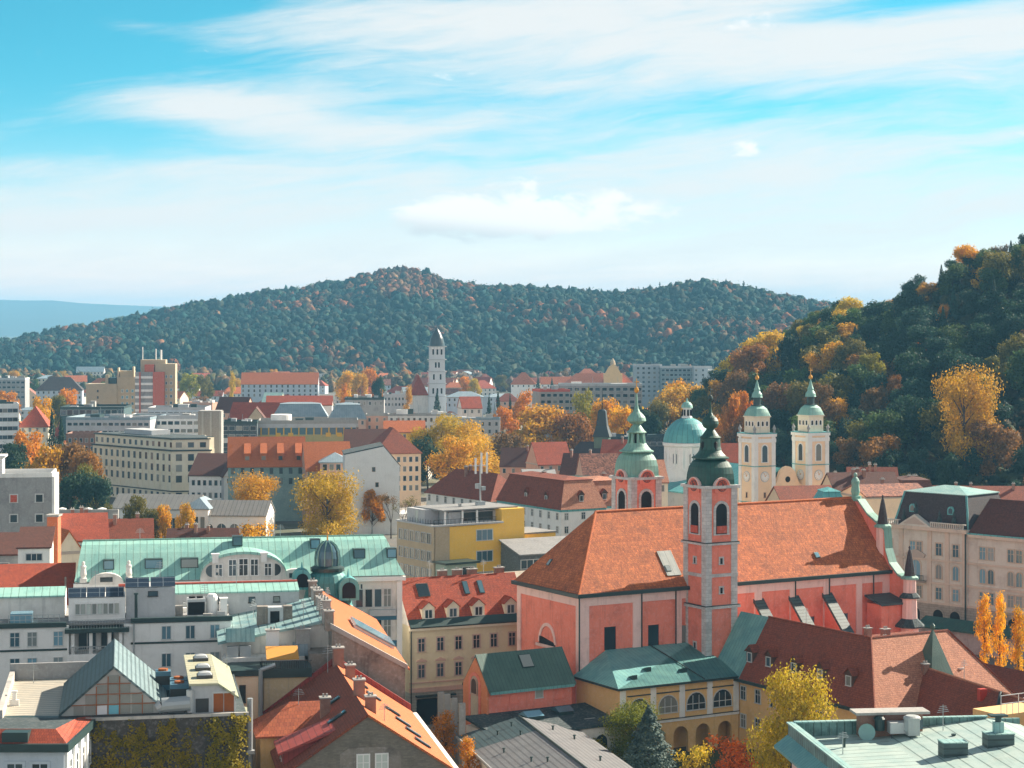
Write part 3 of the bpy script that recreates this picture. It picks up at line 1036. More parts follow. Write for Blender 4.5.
# ---- bell towers
def clock(parent, x, y, z, rz, r=1.05, face=None, hand=None, ring=None):
    m_ = MB()
    n = 20
    P = [(r * math.cos(2 * PI * k / n), r * math.sin(2 * PI * k / n)) for k in range(n)]
    m_.extr_y([(a * 1.12, b * 1.12) for a, b in P], -.1, 0.0, 1)
    m_.extr_y(P, -.14, -.09, 0)
    for k in range(12):
        t = 2 * PI * k / 12
        m_.tube((.72 * r * math.cos(t), -.16, .72 * r * math.sin(t)), (.9 * r * math.cos(t), -.16, .9 * r * math.sin(t)), .05, n=4, mi=2)
    m_.tube((0, -.18, 0), (.35 * r, -.18, .45 * r), .07, n=4, mi=2)
    m_.tube((0, -.18, 0), (-.2 * r, -.18, .75 * r), .05, n=4, mi=2)
    return m_.build('clock_face', [face or redpanel, ring or rosy, hand or gold], parent, (x, y, z), rz)


def hz(z):
    return z if z < 4.1 else 4.1 + (z - 4.1) * .84


def church_tower(u, v, a, top, copper, lantern_open):
    """square tower, a wide, its left front corner at (u, v)"""
    tw = MB().box(0, a, 0, a, 0, top)
    for rz_, cx_, cy_ in ((0, a / 2, 0), (R(90), a, a / 2), (R(180), a / 2, a), (R(-90), 0, a / 2)):
        pass
    tw = tw.build('bell_tower', coral, ch, (u, v, 0))
    q = MB()
    e, s_ = .14, 1.0
    for x0, x1 in ((-e, s_), (a - s_, a + e)):
        for y0, y1 in ((-e, s_), (a - s_, a + e)):
            q.box(x0, x1, y0, y1, 0, top - .02)
    q.build('corner_stones', stone, tw)
    c = MB()
    for z, d, hh in ((19.6, .5, .35), (29.3, .4, .3), (24.4, .2, .5), (top - .25, .45, .45)):
        c.box(-d, a + d, -d, a + d, z, z + hh)
    c.build('string_course', stone, tw)
    c = MB()
    for z, d in ((19.97, .45), (29.62, .36)):
        c.box(-d, a + d, -d, a + d, z, z + .12)
    c.build('ledge_cover', gutter, tw)
    for rz_, x, y in ((0, a / 2, 0), (R(-90), 0, a / 2), (R(90), a, a / 2)):
        window(tw, x, y, 33.3, rz_, 'arch', 2.1, 4.7, stone, void, .42)
        dx_, dy_ = (0, -.13) if rz_ == 0 else ((-.13, 0) if x == 0 else (.13, 0))
        rl = MB().box(-.92, .92, -.12, .02, 0, 1.1)
        rl.build('railing', redpanel, tw, (x + dx_, y + dy_, 31.1), rz_)
        if rz_ != R(90):
            for zz in (26.8, 22.3):
                if not (zz < 24 and x == 0):
                    window(tw, x, y, zz, rz_, 'plain', .5, .9, stone, void, .22)
        # round-headed gable carrying the clock
        g = MB().extr_y(arch_pts(2.7, 2.2, 12), -.25, .5)
        g.build('clock_gable', coral, tw, (x, y, top - .9), rz_)
        g = MB()
        inn, out_ = arch_pts(2.7, 2.2, 12), arch_pts(3.0, 2.35, 12)
        for i in range(2, len(inn) - 1):
            j = i + 1
            g.face([(inn[i][0], -.4, inn[i][1]), (out_[i][0], -.4, out_[i][1]), (out_[j][0], -.4, out_[j][1]), (inn[j][0], -.4, inn[j][1])])
            g.face([(out_[i][0], -.4, out_[i][1]), (out_[i][0], .6, out_[i][1]), (out_[j][0], .6, out_[j][1]), (out_[j][0], -.4, out_[j][1])])
            g.face([(inn[i][0], .6, inn[i][1]), (inn[i][0], -.4, inn[i][1]), (inn[j][0], -.4, inn[j][1]), (inn[j][0], .6, inn[j][1])])
        g.build('clock_gable_rim', pink, tw, (x, y, top - .9), rz_)
        ddx, ddy = (0, -.25) if rz_ == 0 else ((-.25, 0) if x == 0 else (.25, 0))
        clock(tw, x + ddx, y + ddy, top + .15, rz_, .8, redpanel, frame_d, frame_d)
    window(tw, 0, a / 2, 13.4, R(-90), 'plain', .55, 1.6, stone, void, .2)
    h = MB()
    h.lathe([(3.12, -.05, 1), (3.12, .08, 1), (2.72, .3, .9), (2.84, 1.0, .75), (2.88, 1.9, .62), (2.78, 2.9, .5), (2.45, 3.7, .4), (1.95, 4.1, .35)], 32, a / 2, a / 2, top, 0)
    h.lathe([(2.1, 4.1, .35), (2.55, 4.2, .35), (2.55, 4.42, .35), (2.15, 4.7, .3), (1.75, 5.3, .25), (1.5, 5.9, .2)], 32, a / 2, a / 2, top + .01, 0)
    if lantern_open:
        for k in range(8):
            t = 2 * PI * (k + .5) / 8
            x, y = a / 2 + 1.35 * math.cos(t), a / 2 + 1.35 * math.sin(t)
            h.tube((x, y, top + 5.7), (a / 2 + 1.15 * math.cos(t), a / 2 + 1.15 * math.sin(t), top + 8.0), .25, .2, 6)
        h.lathe([(.35, 5.7), (.3, 8)], 8, a / 2, a / 2, top, 1)
    else:
        h.lathe([(1.62, 5.8, .2), (1.5, 6.4, .2), (1.42, 8.0, .2)], 24, a / 2, a / 2, top + .02, 0)
        for k in range(4):
            t = 2 * PI * k / 4 - PI / 2
            h.lathe([(.5, 5.75), (.5, 7.1), (.25, 7.6), (.03, 7.75)], 8, a / 2 + 1.12 * math.cos(t), a / 2 + 1.12 * math.sin(t), top, 1)
    h.lathe([(1.5, 7.9, .1), (1.65, 8.05, .1), (1.3, 8.4), (.95, 9.0), (.7, 9.4), (.62, 9.55), (.62, 9.7)], 24, a / 2, a / 2, top + .02, 0)
    if lantern_open:
        h.lathe([(.7, 9.65), (1.55, 10.2), (1.6, 10.35), (1.45, 11.0), (1.05, 11.6), (.6, 12.1), (.36, 12.7), (.24, 13.5), (.16, 15.2), (.1, 15.9)], 20, a / 2, a / 2, top + .02, 0)
        tipz = hz(15.9)
    else:
        h.lathe([(.65, 9.65), (1.05, 9.9), (1.3, 10.5), (1.25, 11.1), (.95, 11.7), (.5, 12.1), (.28, 12.6), (.16, 13.4), (.1, 14.8)], 20, a / 2, a / 2, top + .02, 0)
        tipz = hz(14.8)
    h.v = [(x, y, top + hz(z - top)) for x, y, z in h.v]
    h = h.build('helmet', [copper, void], tw)
    f = MB()
    f.lathe([(.05, -.2), (.34, .1), (.4, .4), (.3, .75), (.05, .95)], 10, a / 2, a / 2, top + tipz, 0)
    f.tube((a / 2, a / 2, top + tipz + .8), (a / 2, a / 2, top + tipz + 2.3), .07, n=5)
    f.tube((a / 2 - .5, a / 2, top + tipz + 1.75), (a / 2 + .5, a / 2, top + tipz + 1.75), .07, n=5)
    f.build('finial', gold if lantern_open else gutter, tw)
    return tw


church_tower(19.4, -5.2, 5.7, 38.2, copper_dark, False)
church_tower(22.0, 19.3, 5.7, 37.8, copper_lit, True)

# ------------------------------------------------------------------ yellow sacristy wing with arcades in front of the church
sa = thing('arcade_wing', 'yellow wing with four wide windows over open arcades before the pink church', 'building', *cw(-.7, -12), 0, A30)
SL, SW, SE = 21.2, 11.9, 10.5
MB().box(0, SL, .45, SW, 4.6, SE).box(0, SL, 3.2, SW, 0, 4.6).build('wall', yellow, sa)
pr_ = MB()
ar = MB()
# arcade front: piers with round openings
xs_ = [0, 1.4, 4.0, 5.4, 8.0, 9.4, 12.0, 13.4, 16.0, 17.4, 20.0, SL]
ar.box(0, SL, 0, .45, 4.6, SE)
z0_, z1_ = 0, 4.6
for i in range(0, len(xs_) - 1, 2):
    ar.box(xs_[i], xs_[i + 1], .001, .449, 0, 4.6)
for i in range(1, len(xs_) - 1, 2):
    xa, xb = xs_[i], xs_[i + 1]
    rr = (xb - xa) / 2
    xm = (xa + xb) / 2
    zc = 2.6
    P = [(xm - rr * math.cos(PI * k / 12), zc + rr * math.sin(PI * k / 12)) for k in range(13)]
    for k in range(12):
        a, b = P[k], P[k + 1]
        ar.face([(a[0], 0.001, a[1]), (b[0], 0.001, b[1]), (b[0], 0.001, 4.6), (a[0], 0.001, 4.6)])
        ar.face([(a[0], 0.001, a[1]), (a[0], .449, a[1]), (b[0], .449, b[1]), (b[0], 0.001, b[1])])
ar.build('arcade_front', yellow, sa)
for k, x in enumerate((0.0, 5.3, 10.4, 15.4, 20.2)):
    pr_.box(x, x + .95, -.16, 0, 5.2, SE - .1)
pr_.box(-.1, SL, -.2, 0, 4.75, 5.15)
pr_.build('pilaster_trim', white, sa)
MB().box(-.15, SL, -.3, 0, 5.15, 5.25).build('ledge_cover', gutter, sa)
for x in (3.3, 8.4, 13.4, 18.2):
    window(sa, x, 0, 7.4, 0, 'arch_bars', 3.3, 2.5, frame_w, glass, .12)
    MB().box(x - 2.0, x + 2.0, -.2, 0, 9.05, 9.2).build('lintel', gutter, sa)
zr = SE + 3.4
rm_ = MB()
e = .7
f0, f1 = (-e, -e, SE), (SL + .3, -e, SE)
b0, b1 = (5.2, SW - .02, zr), (SL + .3, SW - .02, zr)
c0 = (-e, SW - .02, SE)
rm_.face([f0, f1, b1, b0]).face([c0, f0, b0])
rm_.face([f0, c0, b0, b1, f1][::-1])
dn = lambda p, d=.35: (p[0], p[1], p[2] - d)
rm_ = rm_.build('roof', copper_chapel, sa)
MB().box(-e - .1, SL + .2, -e - .12, -e, SE - .3, SE + .03).box(-e - .12, -e, -e, SW, SE - .3, SE + .03).box(-e, SL + .2, -e, 0, SE - .3, SE - .05).build('gutter', gutter, sa)
for x, y in ((3.2, 1.6), (7.0, 3.6), (12.5, 2.2)):
    MB().extr_x([(0, 0), (1.2, .35), (0, .75)], 0, .9).build('roof_vent', gutter, rm_, (x, y, SE + y * .28 + .1))
MB().tube((14.5, -.7, SE + .15), (13.2, SW - .2, zr + .12), .09, n=5).build('roof_seam', gutter, rm_)

# ------------------------------------------------------------------ monastery wings on the right
mo = thing('monastery', 'yellow monastery range with brown roof and five small dark dormers', 'monastery', *CH, 0, A30)
MB().box(20.7, 30, -43, -6.0, 0, 10.9).box(30, 45, -43, -30, 0, 10.9).build('wall', yellow, mo)
oh_, ze_, zr2 = .9, 10.2, 19.0
O_ = (20.7 - oh_, -43 - oh_, ze_)
RC = (25.4, -36.5, zr2)
rb = MB()
rb.face([(20.7 - oh_, -13, ze_), (25.4, -13, zr2), RC, O_])
rb.face([(25.4, -13, zr2), (30.1, -13, ze_ + .4), (30.1, -30, ze_ + .4), RC])
rb.face([(20.7 - oh_, -13, ze_), O_, (20.7 - oh_, -43 - oh_, ze_ - .3), (20.7 - oh_, -13, ze_ - .3)])
rb = rb.build('roof', t_dark, mo)
rb2 = MB()
rb2.face([(20.7 - oh_, -6.0, ze_), (25.4, -6.0, zr2), (25.4, -13, zr2), (20.7 - oh_, -13, ze_)])
rb2.face([(25.4, -6.0, zr2), (30.1, -6.0, ze_), (30.1, -13, ze_), (25.4, -13, zr2)])
rb2.face([(20.7 - oh_, -6.0, ze_), (30.1, -6.0, ze_), (25.4, -6.0, zr2)])
rb2.build('metal_roof', copper_chapel, mo)
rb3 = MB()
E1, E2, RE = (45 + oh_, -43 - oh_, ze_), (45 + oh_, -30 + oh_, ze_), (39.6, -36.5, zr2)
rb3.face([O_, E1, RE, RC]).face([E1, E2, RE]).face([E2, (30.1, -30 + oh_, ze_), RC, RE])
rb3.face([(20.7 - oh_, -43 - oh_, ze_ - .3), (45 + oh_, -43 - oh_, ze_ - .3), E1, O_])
rb3.build('cloister_roof', t_cloister, mo)  # lit slopes get paler tiles than the shaded range: painted sunlight
rd_ = MB()
for p_, q_ in ((RC, RE), (RC, (25.4, -13, zr2)), (RC, O_), (RE, E1)):
    rd_.tube((p_[0], p_[1], p_[2] + .05), (q_[0], q_[1], q_[2] + .05), .17, n=5)
rd_.build('ridge_tiles', t_dark, mo)
MB().box(19.5, 19.8, -43.5, -6.5, 9.75, 10.2).box(19.8, 20.7, -43, -6.5, 9.7, 9.85).build('gutter', gutter, mo)
for v in (-13.6, -18.2, -24.2, -30.2, -36.5):
    dormer(mo, 21.4, v, 12.4, 1.7, 1.9, 3.0, t_dark, wood_dark, frame_w, 'plain', 'L', True, .8)
for v in (-13.0, -16.6, -20.2, -23.8, -27.4, -31):
    for z in (8.0, 3.8):
        window(mo, 20.7, v, z, R(-90), 'cross', 1.15, 1.9, frame_w, glass, .16)
# dark green pyramid turret on the cloister roof
tu = MB()
tu.lathe([(2.2, -4, 0), (2.2, 0, 0)], 4, 0, 0, 0, 0, R(45))
tu.lathe([(3.1, -.3, 0), (1.7, 2.9, 0), (.14, 6.4, 0)], 4, 0, 0, 0.02, 1, R(45))
tu.lathe([(.1, 6.3), (.34, 6.7), (.34, 7.0), (.05, 7.4)], 8, 0, 0, 0.02, 1)
tu.build('turret', [yellow, green_sheet], mo, (34.3, -39.3, 13.4))
chimney(rb, 26.5, -34.5, 17.4, 2.6, .8, .8)
chimney(rb, 33, -30.5, 15.0, 2.6, 1.0, .8)

cl = thing('monastery', 'long dark brown tiled monastery roof directly behind the nearest copper roof', 'monastery', 57.6, 283.0, 0, R(17.5))
MB().box(-7, 7, -42, 2, 0, 6.6).build('wall', yellow, cl)
r_ = MB()
roof_gable(r_, -7, 7, -42, 2, 6.62, 8.0, 'y', .8, .2)
r_ = r_.build('roof', t_dark, cl)
chimney(r_, -.4, -2.5, 13.4, 2.0, .8, .8)
MB().box(-.5, .5, -.4, .4, -.3, 1.3).build('roof_hatch', red_paint, r_, (-1.2, -19, 13.6))
MB().tube((-.2, -22, 14.9), (-7.6, -30, 6.6), .22, n=5).build('ridge_cover', gutter, r_)
MB().tube((0, 2, 14.85), (0, -42, 14.85), .16, n=5).build('ridge_tiles', t_cloister, r_)
for y in (-4.0, -8.5):
    dormer(cl, -7.6, y, 6.6, 2.6, 2.0, 4.0, t_cloister, yellow, frame_w, 'plain', 'L')

w3 = thing('monastery', 'dark roofed monastery wing between the sunny roof slope and yellow poplars', 'monastery', *CH, 0, A30)
MB().box(45.2, 58, -60, -28, 0, 6.4).build('wall', yellow, w3)
r_ = MB()
roof_gable(r_, 46.5, 58, -62, -29, 6.5, 5.6, 'y', .6, .2)
r_ = r_.build('roof', t_brown, w3)
MB().box(40.0, 46.2, -66, -43.6, 0, 8.2).build('annex_wall', yellow, w3)
MB().extr_y([(39.6, 8.2), (46.2, 9.3), (46.2, 9.6), (39.6, 8.5)], -66.2, -43.5).build('metal_roof', seamed('teal_seam_roof', (0.09, 0.19, 0.2), (0.06, 0.13, 0.15), .8, .1, .3, dark=(.02, .04, .045), axis='y'), w3)
MB().tube((41.8, -55, 10.2), (41.8, -55, 12.6), .12, n=8).lathe([(.7, 0), (.75, .5), (.1, .8)], 10, 41.8, -50, 10.6).build('roof_vent', steel, w3)

w4 = thing('monastery', 'low monastery wing with dark red roof against the right church end', 'monastery', *CH, 0, A30)
MB().box(34, 57, -27, -9.5, 0, 9.0).build('wall', coral, w4)
r_ = MB()
roof_hip(r_, 34, 57, -27, -9.5, 9.02, 6.6, 'x', 2.0, 8, .6)
r_ = r_.build('roof', t_dark, w4)
chimney(r_, 42, -20.2, 14.2, 2.6, 1.2, .9)
MB().box(33.5, 36, -29.6, -26.6, 0, 13.5).build('stair_block', coral, w4)

# ------------------------------------------------------------------ coral chapel with a green sheet roof
cp_ = thing('chapel', 'small coral chapel with arched niche and dark green seamed roof', 'chapel', -3.5, 288.8, 0, A30)
PL, PW, PE = 14.2, 6.6, 10.8
MB().extr_x([(0, 0), (PW, 0), (PW, PE), (PW / 2, PE + 3.9), (0, PE)], 0, PL).build('wall', coral, cp_)
gab = MB().extr_x([(-.3, 0), (PW + .3, 0), (PW + .3, PE - .3), (PW / 2, PE + 3.7), (-.3, PE - .3)], -.3, 0)
gab.build('gable_front', plaster('bounce_lit_plaster', (0.72, 0.24, 0.10), 0.12, streak=.1, dirt=(.4, .14, .08)), cp_)  # oranger than the side walls: warm bounce light put into the colour
window(cp_, -.3, PW / 2, 7.6, R(-90), 'arch', 2.4, 8.6, coral, plaster('niche_plaster', (0.6, 0.5, 0.38), .3), .5)
window(cp_, -.42, PW / 2, 10.4, R(-90), 'arch', 1.7, 2.2, rosy, wood_dark, .12)
r_ = MB()
roof_gable(r_, .15, PL, 0, PW, PE + .02, 3.9, 'x', .8, .35, .25)
r_ = r_.build('roof', green_sheet, cp_)
skylight(r_, 7.6, 2.0, PE + 2.75, math.atan(3.9 / 3.3), 2.0, 2.2, gm=glass_milk)
MB().box(0, PL, -.95, -.75, PE - 1.15, PE - .75).build('gutter', copper_chapel, cp_)
window(cp_, 8.6, 0, 9.0, 0, 'plain', 1.2, 1.2, frame_w, glass_milk, .1)
window(cp_, 4.4, 0, 8.6, 0, 'arch', 1.3, 1.2, coral, coral, .2)
window(cp_, 12.2, 0, 8.6, 0, 'arch', 1.3, 1.2, coral, coral, .2)

fl = thing('annex', 'low annex with dark bitumen roof and white arched wall between chapel and yellow arcade wing', 'annex', *cw(-21, -12.6), 0, A30)
FL = 20.2
MB().box(0, FL, .3, 9.8, 0, 5.6).build('wall', white, fl)
MB().extr_x([(-.5, 5.4), (9.9, 6.6), (9.9, 6.9), (-.5, 5.75)], -.5, FL).build('roof', tar, fl)
aw = MB()
aw.box(0, FL, 0, .28, 4.0, 5.4).box(0, FL, 0.001, .279, 0, 1.9)
for xa, xb in ((0, 10.6), (12.8, 15.6), (17.8, FL)):
    aw.box(xa, xb, .002, .278, 1.9, 4.0)
aw.build('arched_wall', white, fl)
for x in (11.7, 16.7):
    window(fl, x, 0, 3.1, 0, 'arch', 2.1, 2.3, white, void, .12)
for x, y, s in ((8.5, 5.8, 2.6), (14.2, 6.6, 2.4)):
    b = MB().box(-s / 2, s / 2, -s / 2, s / 2, 0, .9, 0).extr_x([(-s / 2 - .1, .9), (s / 2 + .1, .9), (0, 1.5)], -s / 2 - .1, s / 2 + .1, 1)
    b.build('roof_light', [gutter, glass_blue], fl, (x, y, 6.0))
for x, y in ((16.5, 3.2), (11.8, 4.6), (13.6, 8.0)):
    MB().box(-.9, .9, -.6, .6, 0, .18).build('roof_hatch', concrete, fl, (x, y, 5.95))

# long corrugated shed running towards the viewer
SHA = R(14)
sh = thing('shed', 'long low shed with grey corrugated ridge roof at the bottom edge beside the orange shrubs', 'shed', 1.2, 283, 0, SHA)
MB().extr_y([(-8.4, 0), (8.4, 0), (8.4, 5.0), (0, 7.2), (-8.4, 5.0)], -46, .5).build('wall', offwhite, sh)
k = 2.2 / 8.4
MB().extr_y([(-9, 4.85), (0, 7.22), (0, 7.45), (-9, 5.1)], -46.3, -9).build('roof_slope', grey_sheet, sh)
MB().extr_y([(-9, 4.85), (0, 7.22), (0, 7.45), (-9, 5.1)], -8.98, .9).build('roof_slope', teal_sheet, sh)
MB().extr_y([(9, 4.85), (9, 5.1), (0.01, 7.45), (0.01, 7.22)], -46.3, .9).build('roof_slope', grey_sheet, sh)
MB().tube((0, .9, 7.5), (0, -46, 7.5), .16, n=6).build('ridge_cap', gutter, sh)
MB().tube((-9.1, .8, 5.0), (-9.1, -46, 5.0), .18, n=6).build('gutter', zinc, sh)
rr_ = random.Random(3)
for i in range(9):
    x = rr_.choice((-1, 1)) * rr_.uniform(1.2, 6.5)
    y = rr_.uniform(-26, -2)
    MB().tube((0, 0, -.2), (0, 0, .5), .13, n=6).tube((0, 0, .5), (0, 0, .62), .22, n=6).build('roof_pipe', gutter, sh, (x, y, 7.45 - abs(x) * k))
for i, (px_, py_, yy) in enumerate(((441, 692, 291), (447, 694, 288), (454, 698, 285), (462, 703, 282))):
    o = MB().box(-.45, .45, -.3, .3, 0, ZZ(py_, yy), 0).box(-.5, .5, -.35, .35, 0, .4, 0).build('pylon', [concrete], None, (XX(px_, yy), yy, 0), R(14))
    tag(o, ('slim grey concrete pylon nearest the dark shop entrance', 'slim grey concrete pylon, second from the shop entrance', 'slim grey concrete pylon, second from the coral chapel', 'slim grey concrete pylon nearest the coral chapel gable')[i], 'pylon', 'grey pylons in front of the chapel')

# ------------------------------------------------------------------ beige house with dormers
bh = thing('town_house', 'green-beige town house with pink window frames, red roof and four dormers left of the church', 'house', -16.1, 314, 0, R(24))
BL, BW, BE, BR = 20.5, 11.0, 15.7, 6.6
MB().box(0, BL, 0, BW, 5.2, BE).build('wall', beige, bh)
MB().extr_x([(0.0, BE), (BW, BE), (BW / 2, BE + BR)], .0, BL).build('gable_wall', offwhite, bh)
MB().box(0, BL, .02, BW, 0, 5.2).build('shop_floor', greenstone, bh)
r_ = MB()
roof_gable(r_, 0, BL, 0, BW, BE + .03, BR, 'x', .5, .05, .25)
r_ = r_.build('roof', t_red, bh)
MB().box(-.1, BL, -.55, -.02, BE - .75, BE - .2).build('cornice', cream, bh)
MB().extr_x([(-.75, BE - .35), (.35, BE + .75), (.35, BE + .95), (-.85, BE - .15)], -.1, BL).build('eave_cover', gutter, bh)
MB().box(-.05, BL, -.2, 0, 5.2, 5.9).box(-.05, BL, -.14, 0, 6.6, 6.8).build('string_course', rosy, bh)
kb = BR / (BW / 2)
for x in (3.4, 7.6, 12.0, 17.6):
    dormer(bh, x, .5, BE + .5 * kb + .1, 2.1, 1.9, 3.0, t_red, cream, frame_w, 'two', 'F', True, .9)
for x, wd in ((3.8, 2.0), (11.2, .9), (13.8, .9)):
    skylight(r_, x, 3.9, BE + 3.9 * kb + .3, math.atan(kb), wd, 2.4, gm=glass if wd > 1 else glass_blue)
for x in (8, 10.6, 13.2, 18.0):
    chimney(r_, x, 6.1, BE + BR - 1.2, 2.2, 1.5, .8)
for x in (2.0, 5.2, 8.3, 11.4, 14.4, 17.6):
    for z in (12.6, 8.5):
        window(bh, x, 0, z, 0, 'cross', 1.05, 2.0, frame_p, glass, .2)
        tp = MB().extr_y([(-.95, 0), (.95, 0), (.8, .28), (.35, .42), (0, .62), (-.35, .42), (-.8, .28)], -.16, 0)
        if z < 10:
            tp.build('window_pediment', rosy, bh, (x, 0, z + 1.45))
MB().box(1.2, 7.2, -.12, 0, .0, 4.1).build('shop_entrance', void, bh)
MB().box(1.0, 7.6, -.9, 0, 4.5, 4.75).build('awning', gutter, bh)
window(bh, 10.5, 0.02, 2.6, 0, 'plain', 2.4, 2.6, frame_d, glass, .2)
window(bh, 14.2, 0.02, 2.6, 0, 'plain', 2.4, 2.6, frame_d, glass, .2)
MB().tube((.2, -.25, BE - .6), (.2, -.25, .2), .1, n=6).build('downpipe', gutter, bh)
o = thing('bollard_post', 'dark green advertising post standing before the shop entrance of the beige house', 'post', *W(424, 714, 0)[:2], 0)
MB().lathe([(.55, 0), (.55, .3), (.42, .4), (.42, 2.5), (.55, 2.6), (.5, 2.9), (.1, 3.3)], 12).build('shaft', frame_g, o)

# ------------------------------------------------------------------ grey gable house at the bottom
GA = R(11)
gh = thing('town_house', 'old house with soot-grey brick gable and bright orange roof slope at the bottom centre', 'house', -15.5, 215, 0, GA)
GE, GR, GW, GL = 14.9, 6.0, 9.0, 33.0
MB().extr_y([(-GW, 0), (GW, 0), (GW, GE), (0, GE + GR), (-GW, GE)], 0, GL).build('wall', oldwall, gh)
kg = GR / GW
osl = MB().extr_y([(0, GE + GR + .02), (GW + .5, GE - .5 * kg + .02), (GW + .5, GE - .5 * kg + .3), (0, GE + GR + .3)][::-1], -.25, GL).build('orange_slope', t_orange, gh)
lf = MB().extr_y([(-GW - .5, GE - .5 * kg + .02), (0, GE + GR + .02), (0, GE + GR + .3), (-GW - .5, GE - .5 * kg + .3)], -.25, GL).build('red_slope', t_dark, gh)  # darker tile than the orange side: shade put into the colour
MB().extr_y([(-GW, GE - .4), (0, GE + GR - .2), (GW + .4, GE - .1), (GW + .4, GE + .8), (0, GE + GR + 1.1), (-GW, GE + .5)], GL, GL + .5).build('parapet', red_sheet, gh)
MB().box(GW + .5, GW + 1.1, -.4, GL, GE - .9, GE - .2).build('gutter', white, gh)
MB().extr_y([(-3.0, 12.2), (3.6, 12.2), (3.6, 17.0), (2.4, 17.6), (-2.0, 17.6), (-3.0, 17.0)], -.04, 0).build('patched_render', sootwall, gh)
for x in (-.5, 1.5):
    window(gh, x, -.04, 15.6, 0, 'cross', 1.2, 2.4, white, glass_milk, .14)
for x, y, hh, wd in ((.2, GL - .8, 3.0, 1.3), (.9, 25, 2.5, 1.1), (.4, 11.5, 2.8, 1.2), (.9, 5.0, 2.4, 1.1), (-3.4, 12.0, 2.8, 1.1)):
    chimney(lf, x, y, GE + GR - abs(x) * kg - .6, hh, wd, wd * .9)
for x, y in ((2.2, 25.5), (5.0, 17.5), (5.6, 13.0), (6.2, 9.0), (6.6, 4.5), (3.2, 21)):
    s_ = MB().box(-1.0, 1.0, -.55, .55, 0, .15, 0).box(-.9, .9, -.45, .45, .12, .18, 1)
    s_ = s_.build('skylight', [gutter, glass_blue], gh, (x, y, GE + GR - x * kg + .38))
    s_.rotation_euler = (0, math.atan(kg), 0)
for x, y in ((-2.6, 7.0), (-2.4, 15.0)):
    s_ = MB().box(-1.2, 1.2, -.5, .5, 0, .15, 0).box(-1.1, 1.1, -.4, .4, .12, .18, 1)
    s_ = s_.build('skylight', [gutter, glass_blue], gh, (x, y, GE + GR + x * kg + .38))
    s_.rotation_euler = (0, -math.atan(kg), 0)
MB().box(-10.6, -4, 13.0, 21, 0, 16.8).build('side_wing', yellow, gh)
an = MB()
roof_hip(an, -10.6, -1.6, 13.0, 21, 16.82, 2.6, 'x', 3.6, 0, .6)
an.build('side_wing_roof', tiles('ridged_red_tiles', (0.50, 0.13, 0.05), (0.36, 0.08, 0.035), 0.6, 0.4, 0.4), gh)
MB().extr_y([(-8.8, 10), (-2.6, 10), (-2.6, 19.0), (-8.8, 16.6)], 3.2, 9.0).build('lean_to', red_sheet, gh)
MB().extr_y([(-9.4, 16.5), (-2.2, 19.2), (-2.2, 19.45), (-9.4, 16.75)], 2.6, 9.5).build('lean_to_roof', seamed('bright_red_sheet', (0.42, 0.07, 0.05), (0.34, 0.055, 0.045), 0.8, 0.14, 0.3, dark=(0.14, 0.025, 0.02), axis='y'), gh)
window(gh, -8.8, 6.0, 15.0, R(-90), 'plain', 1.4, 1.2, frame_w, glass, .1)

# ------------------------------------------------------------------ house with firewall, orange slope and green metal slope
EA = R(9.5)
ef = thing('town_house', 'terraced house with an orange tiled slope, pale green metal slope and tall sooty firewall', 'house', -22.5, 250, 0, EA)
EZ, EG, EW, EL = 25.0, 19.8, 9.2, 43.0
MB().extr_y([(0, 0), (EW, 0), (EW, EG), (0, EZ)], 0, EL).build('firewall', sootwall, ef)
MB().extr_y([(-.2, EZ + .1), (EW + .3, EG - .1), (EW + .3, EG + .5), (-.2, EZ + .75)], -.35, .25).build('firewall_coping', concrete, ef)
ke = (EZ - EG) / EW
osl = MB().extr_y([(0, EZ + .02), (EW + .6, EG - .6 * ke + .02), (EW + .6, EG - .6 * ke + .3), (0, EZ + .32)][::-1], .3, EL).build('orange_slope', t_orange, ef)
MB().extr_y([(-13.4, 0), (0, 0), (0, EZ - .05), (-13.4, 22.6)], 6.0, 28).build('white_wall', offwhite, ef)
gsl = MB().extr_y([(-14, 22.5), (0, EZ + .02), (0, EZ + .3), (-14, 22.8)], 5.6, 28.5).build('green_slope', seamed('teal_patched_sheet', (0.34, 0.47, 0.45), (0.14, 0.30, 0.33), 1.1, .13, .4, dark=(.05, .1, .11), axis='y'), ef)
for i, y in enumerate((.9, 6.0, 11.0, 15.5, 20.5, 26, 32)):
    chimney(osl, -.3, y, EZ - .3, (2.4, 3.0, 2.6, 2.2, 2.4, 2.0, 2.2)[i], 1.1, 1.4, m=concrete if i % 2 else sootwall)
tw_ = MB().box(-1.0, 1.0, -.9, .9, 0, 2.6, 0).box(-2.4, -1.0, -.7, .7, 0, 2.7, 1).box(1.0, 2.2, -.7, .7, 0, 2.7, 1)
tw_ = tw_.build('roof_hatch', [lightgrey, sootwall], ef, (-6.4, 13.5, 23.5))
MB().box(-.7, .5, -.96, -.9, .3, 2.1).build('hatch_opening', void, tw_)
# glazed dormer on the far eave of the orange slope
MB().extr_y([(-2.7, 0), (2.6, -1.4), (2.6, .05), (-2.7, 3.0)], 0, 7).build('glazed_dormer', [white], ef, (6.6, 13, EG + .7))
d_ = MB().box(-2.9, 3.1, -.2, 7.2, -.1, .1)
d_ = d_.build('dormer_roof', glass_blue, ef, (6.6, 13, EG + 2.3))
d_.rotation_euler = (0, math.atan(ke), 0)
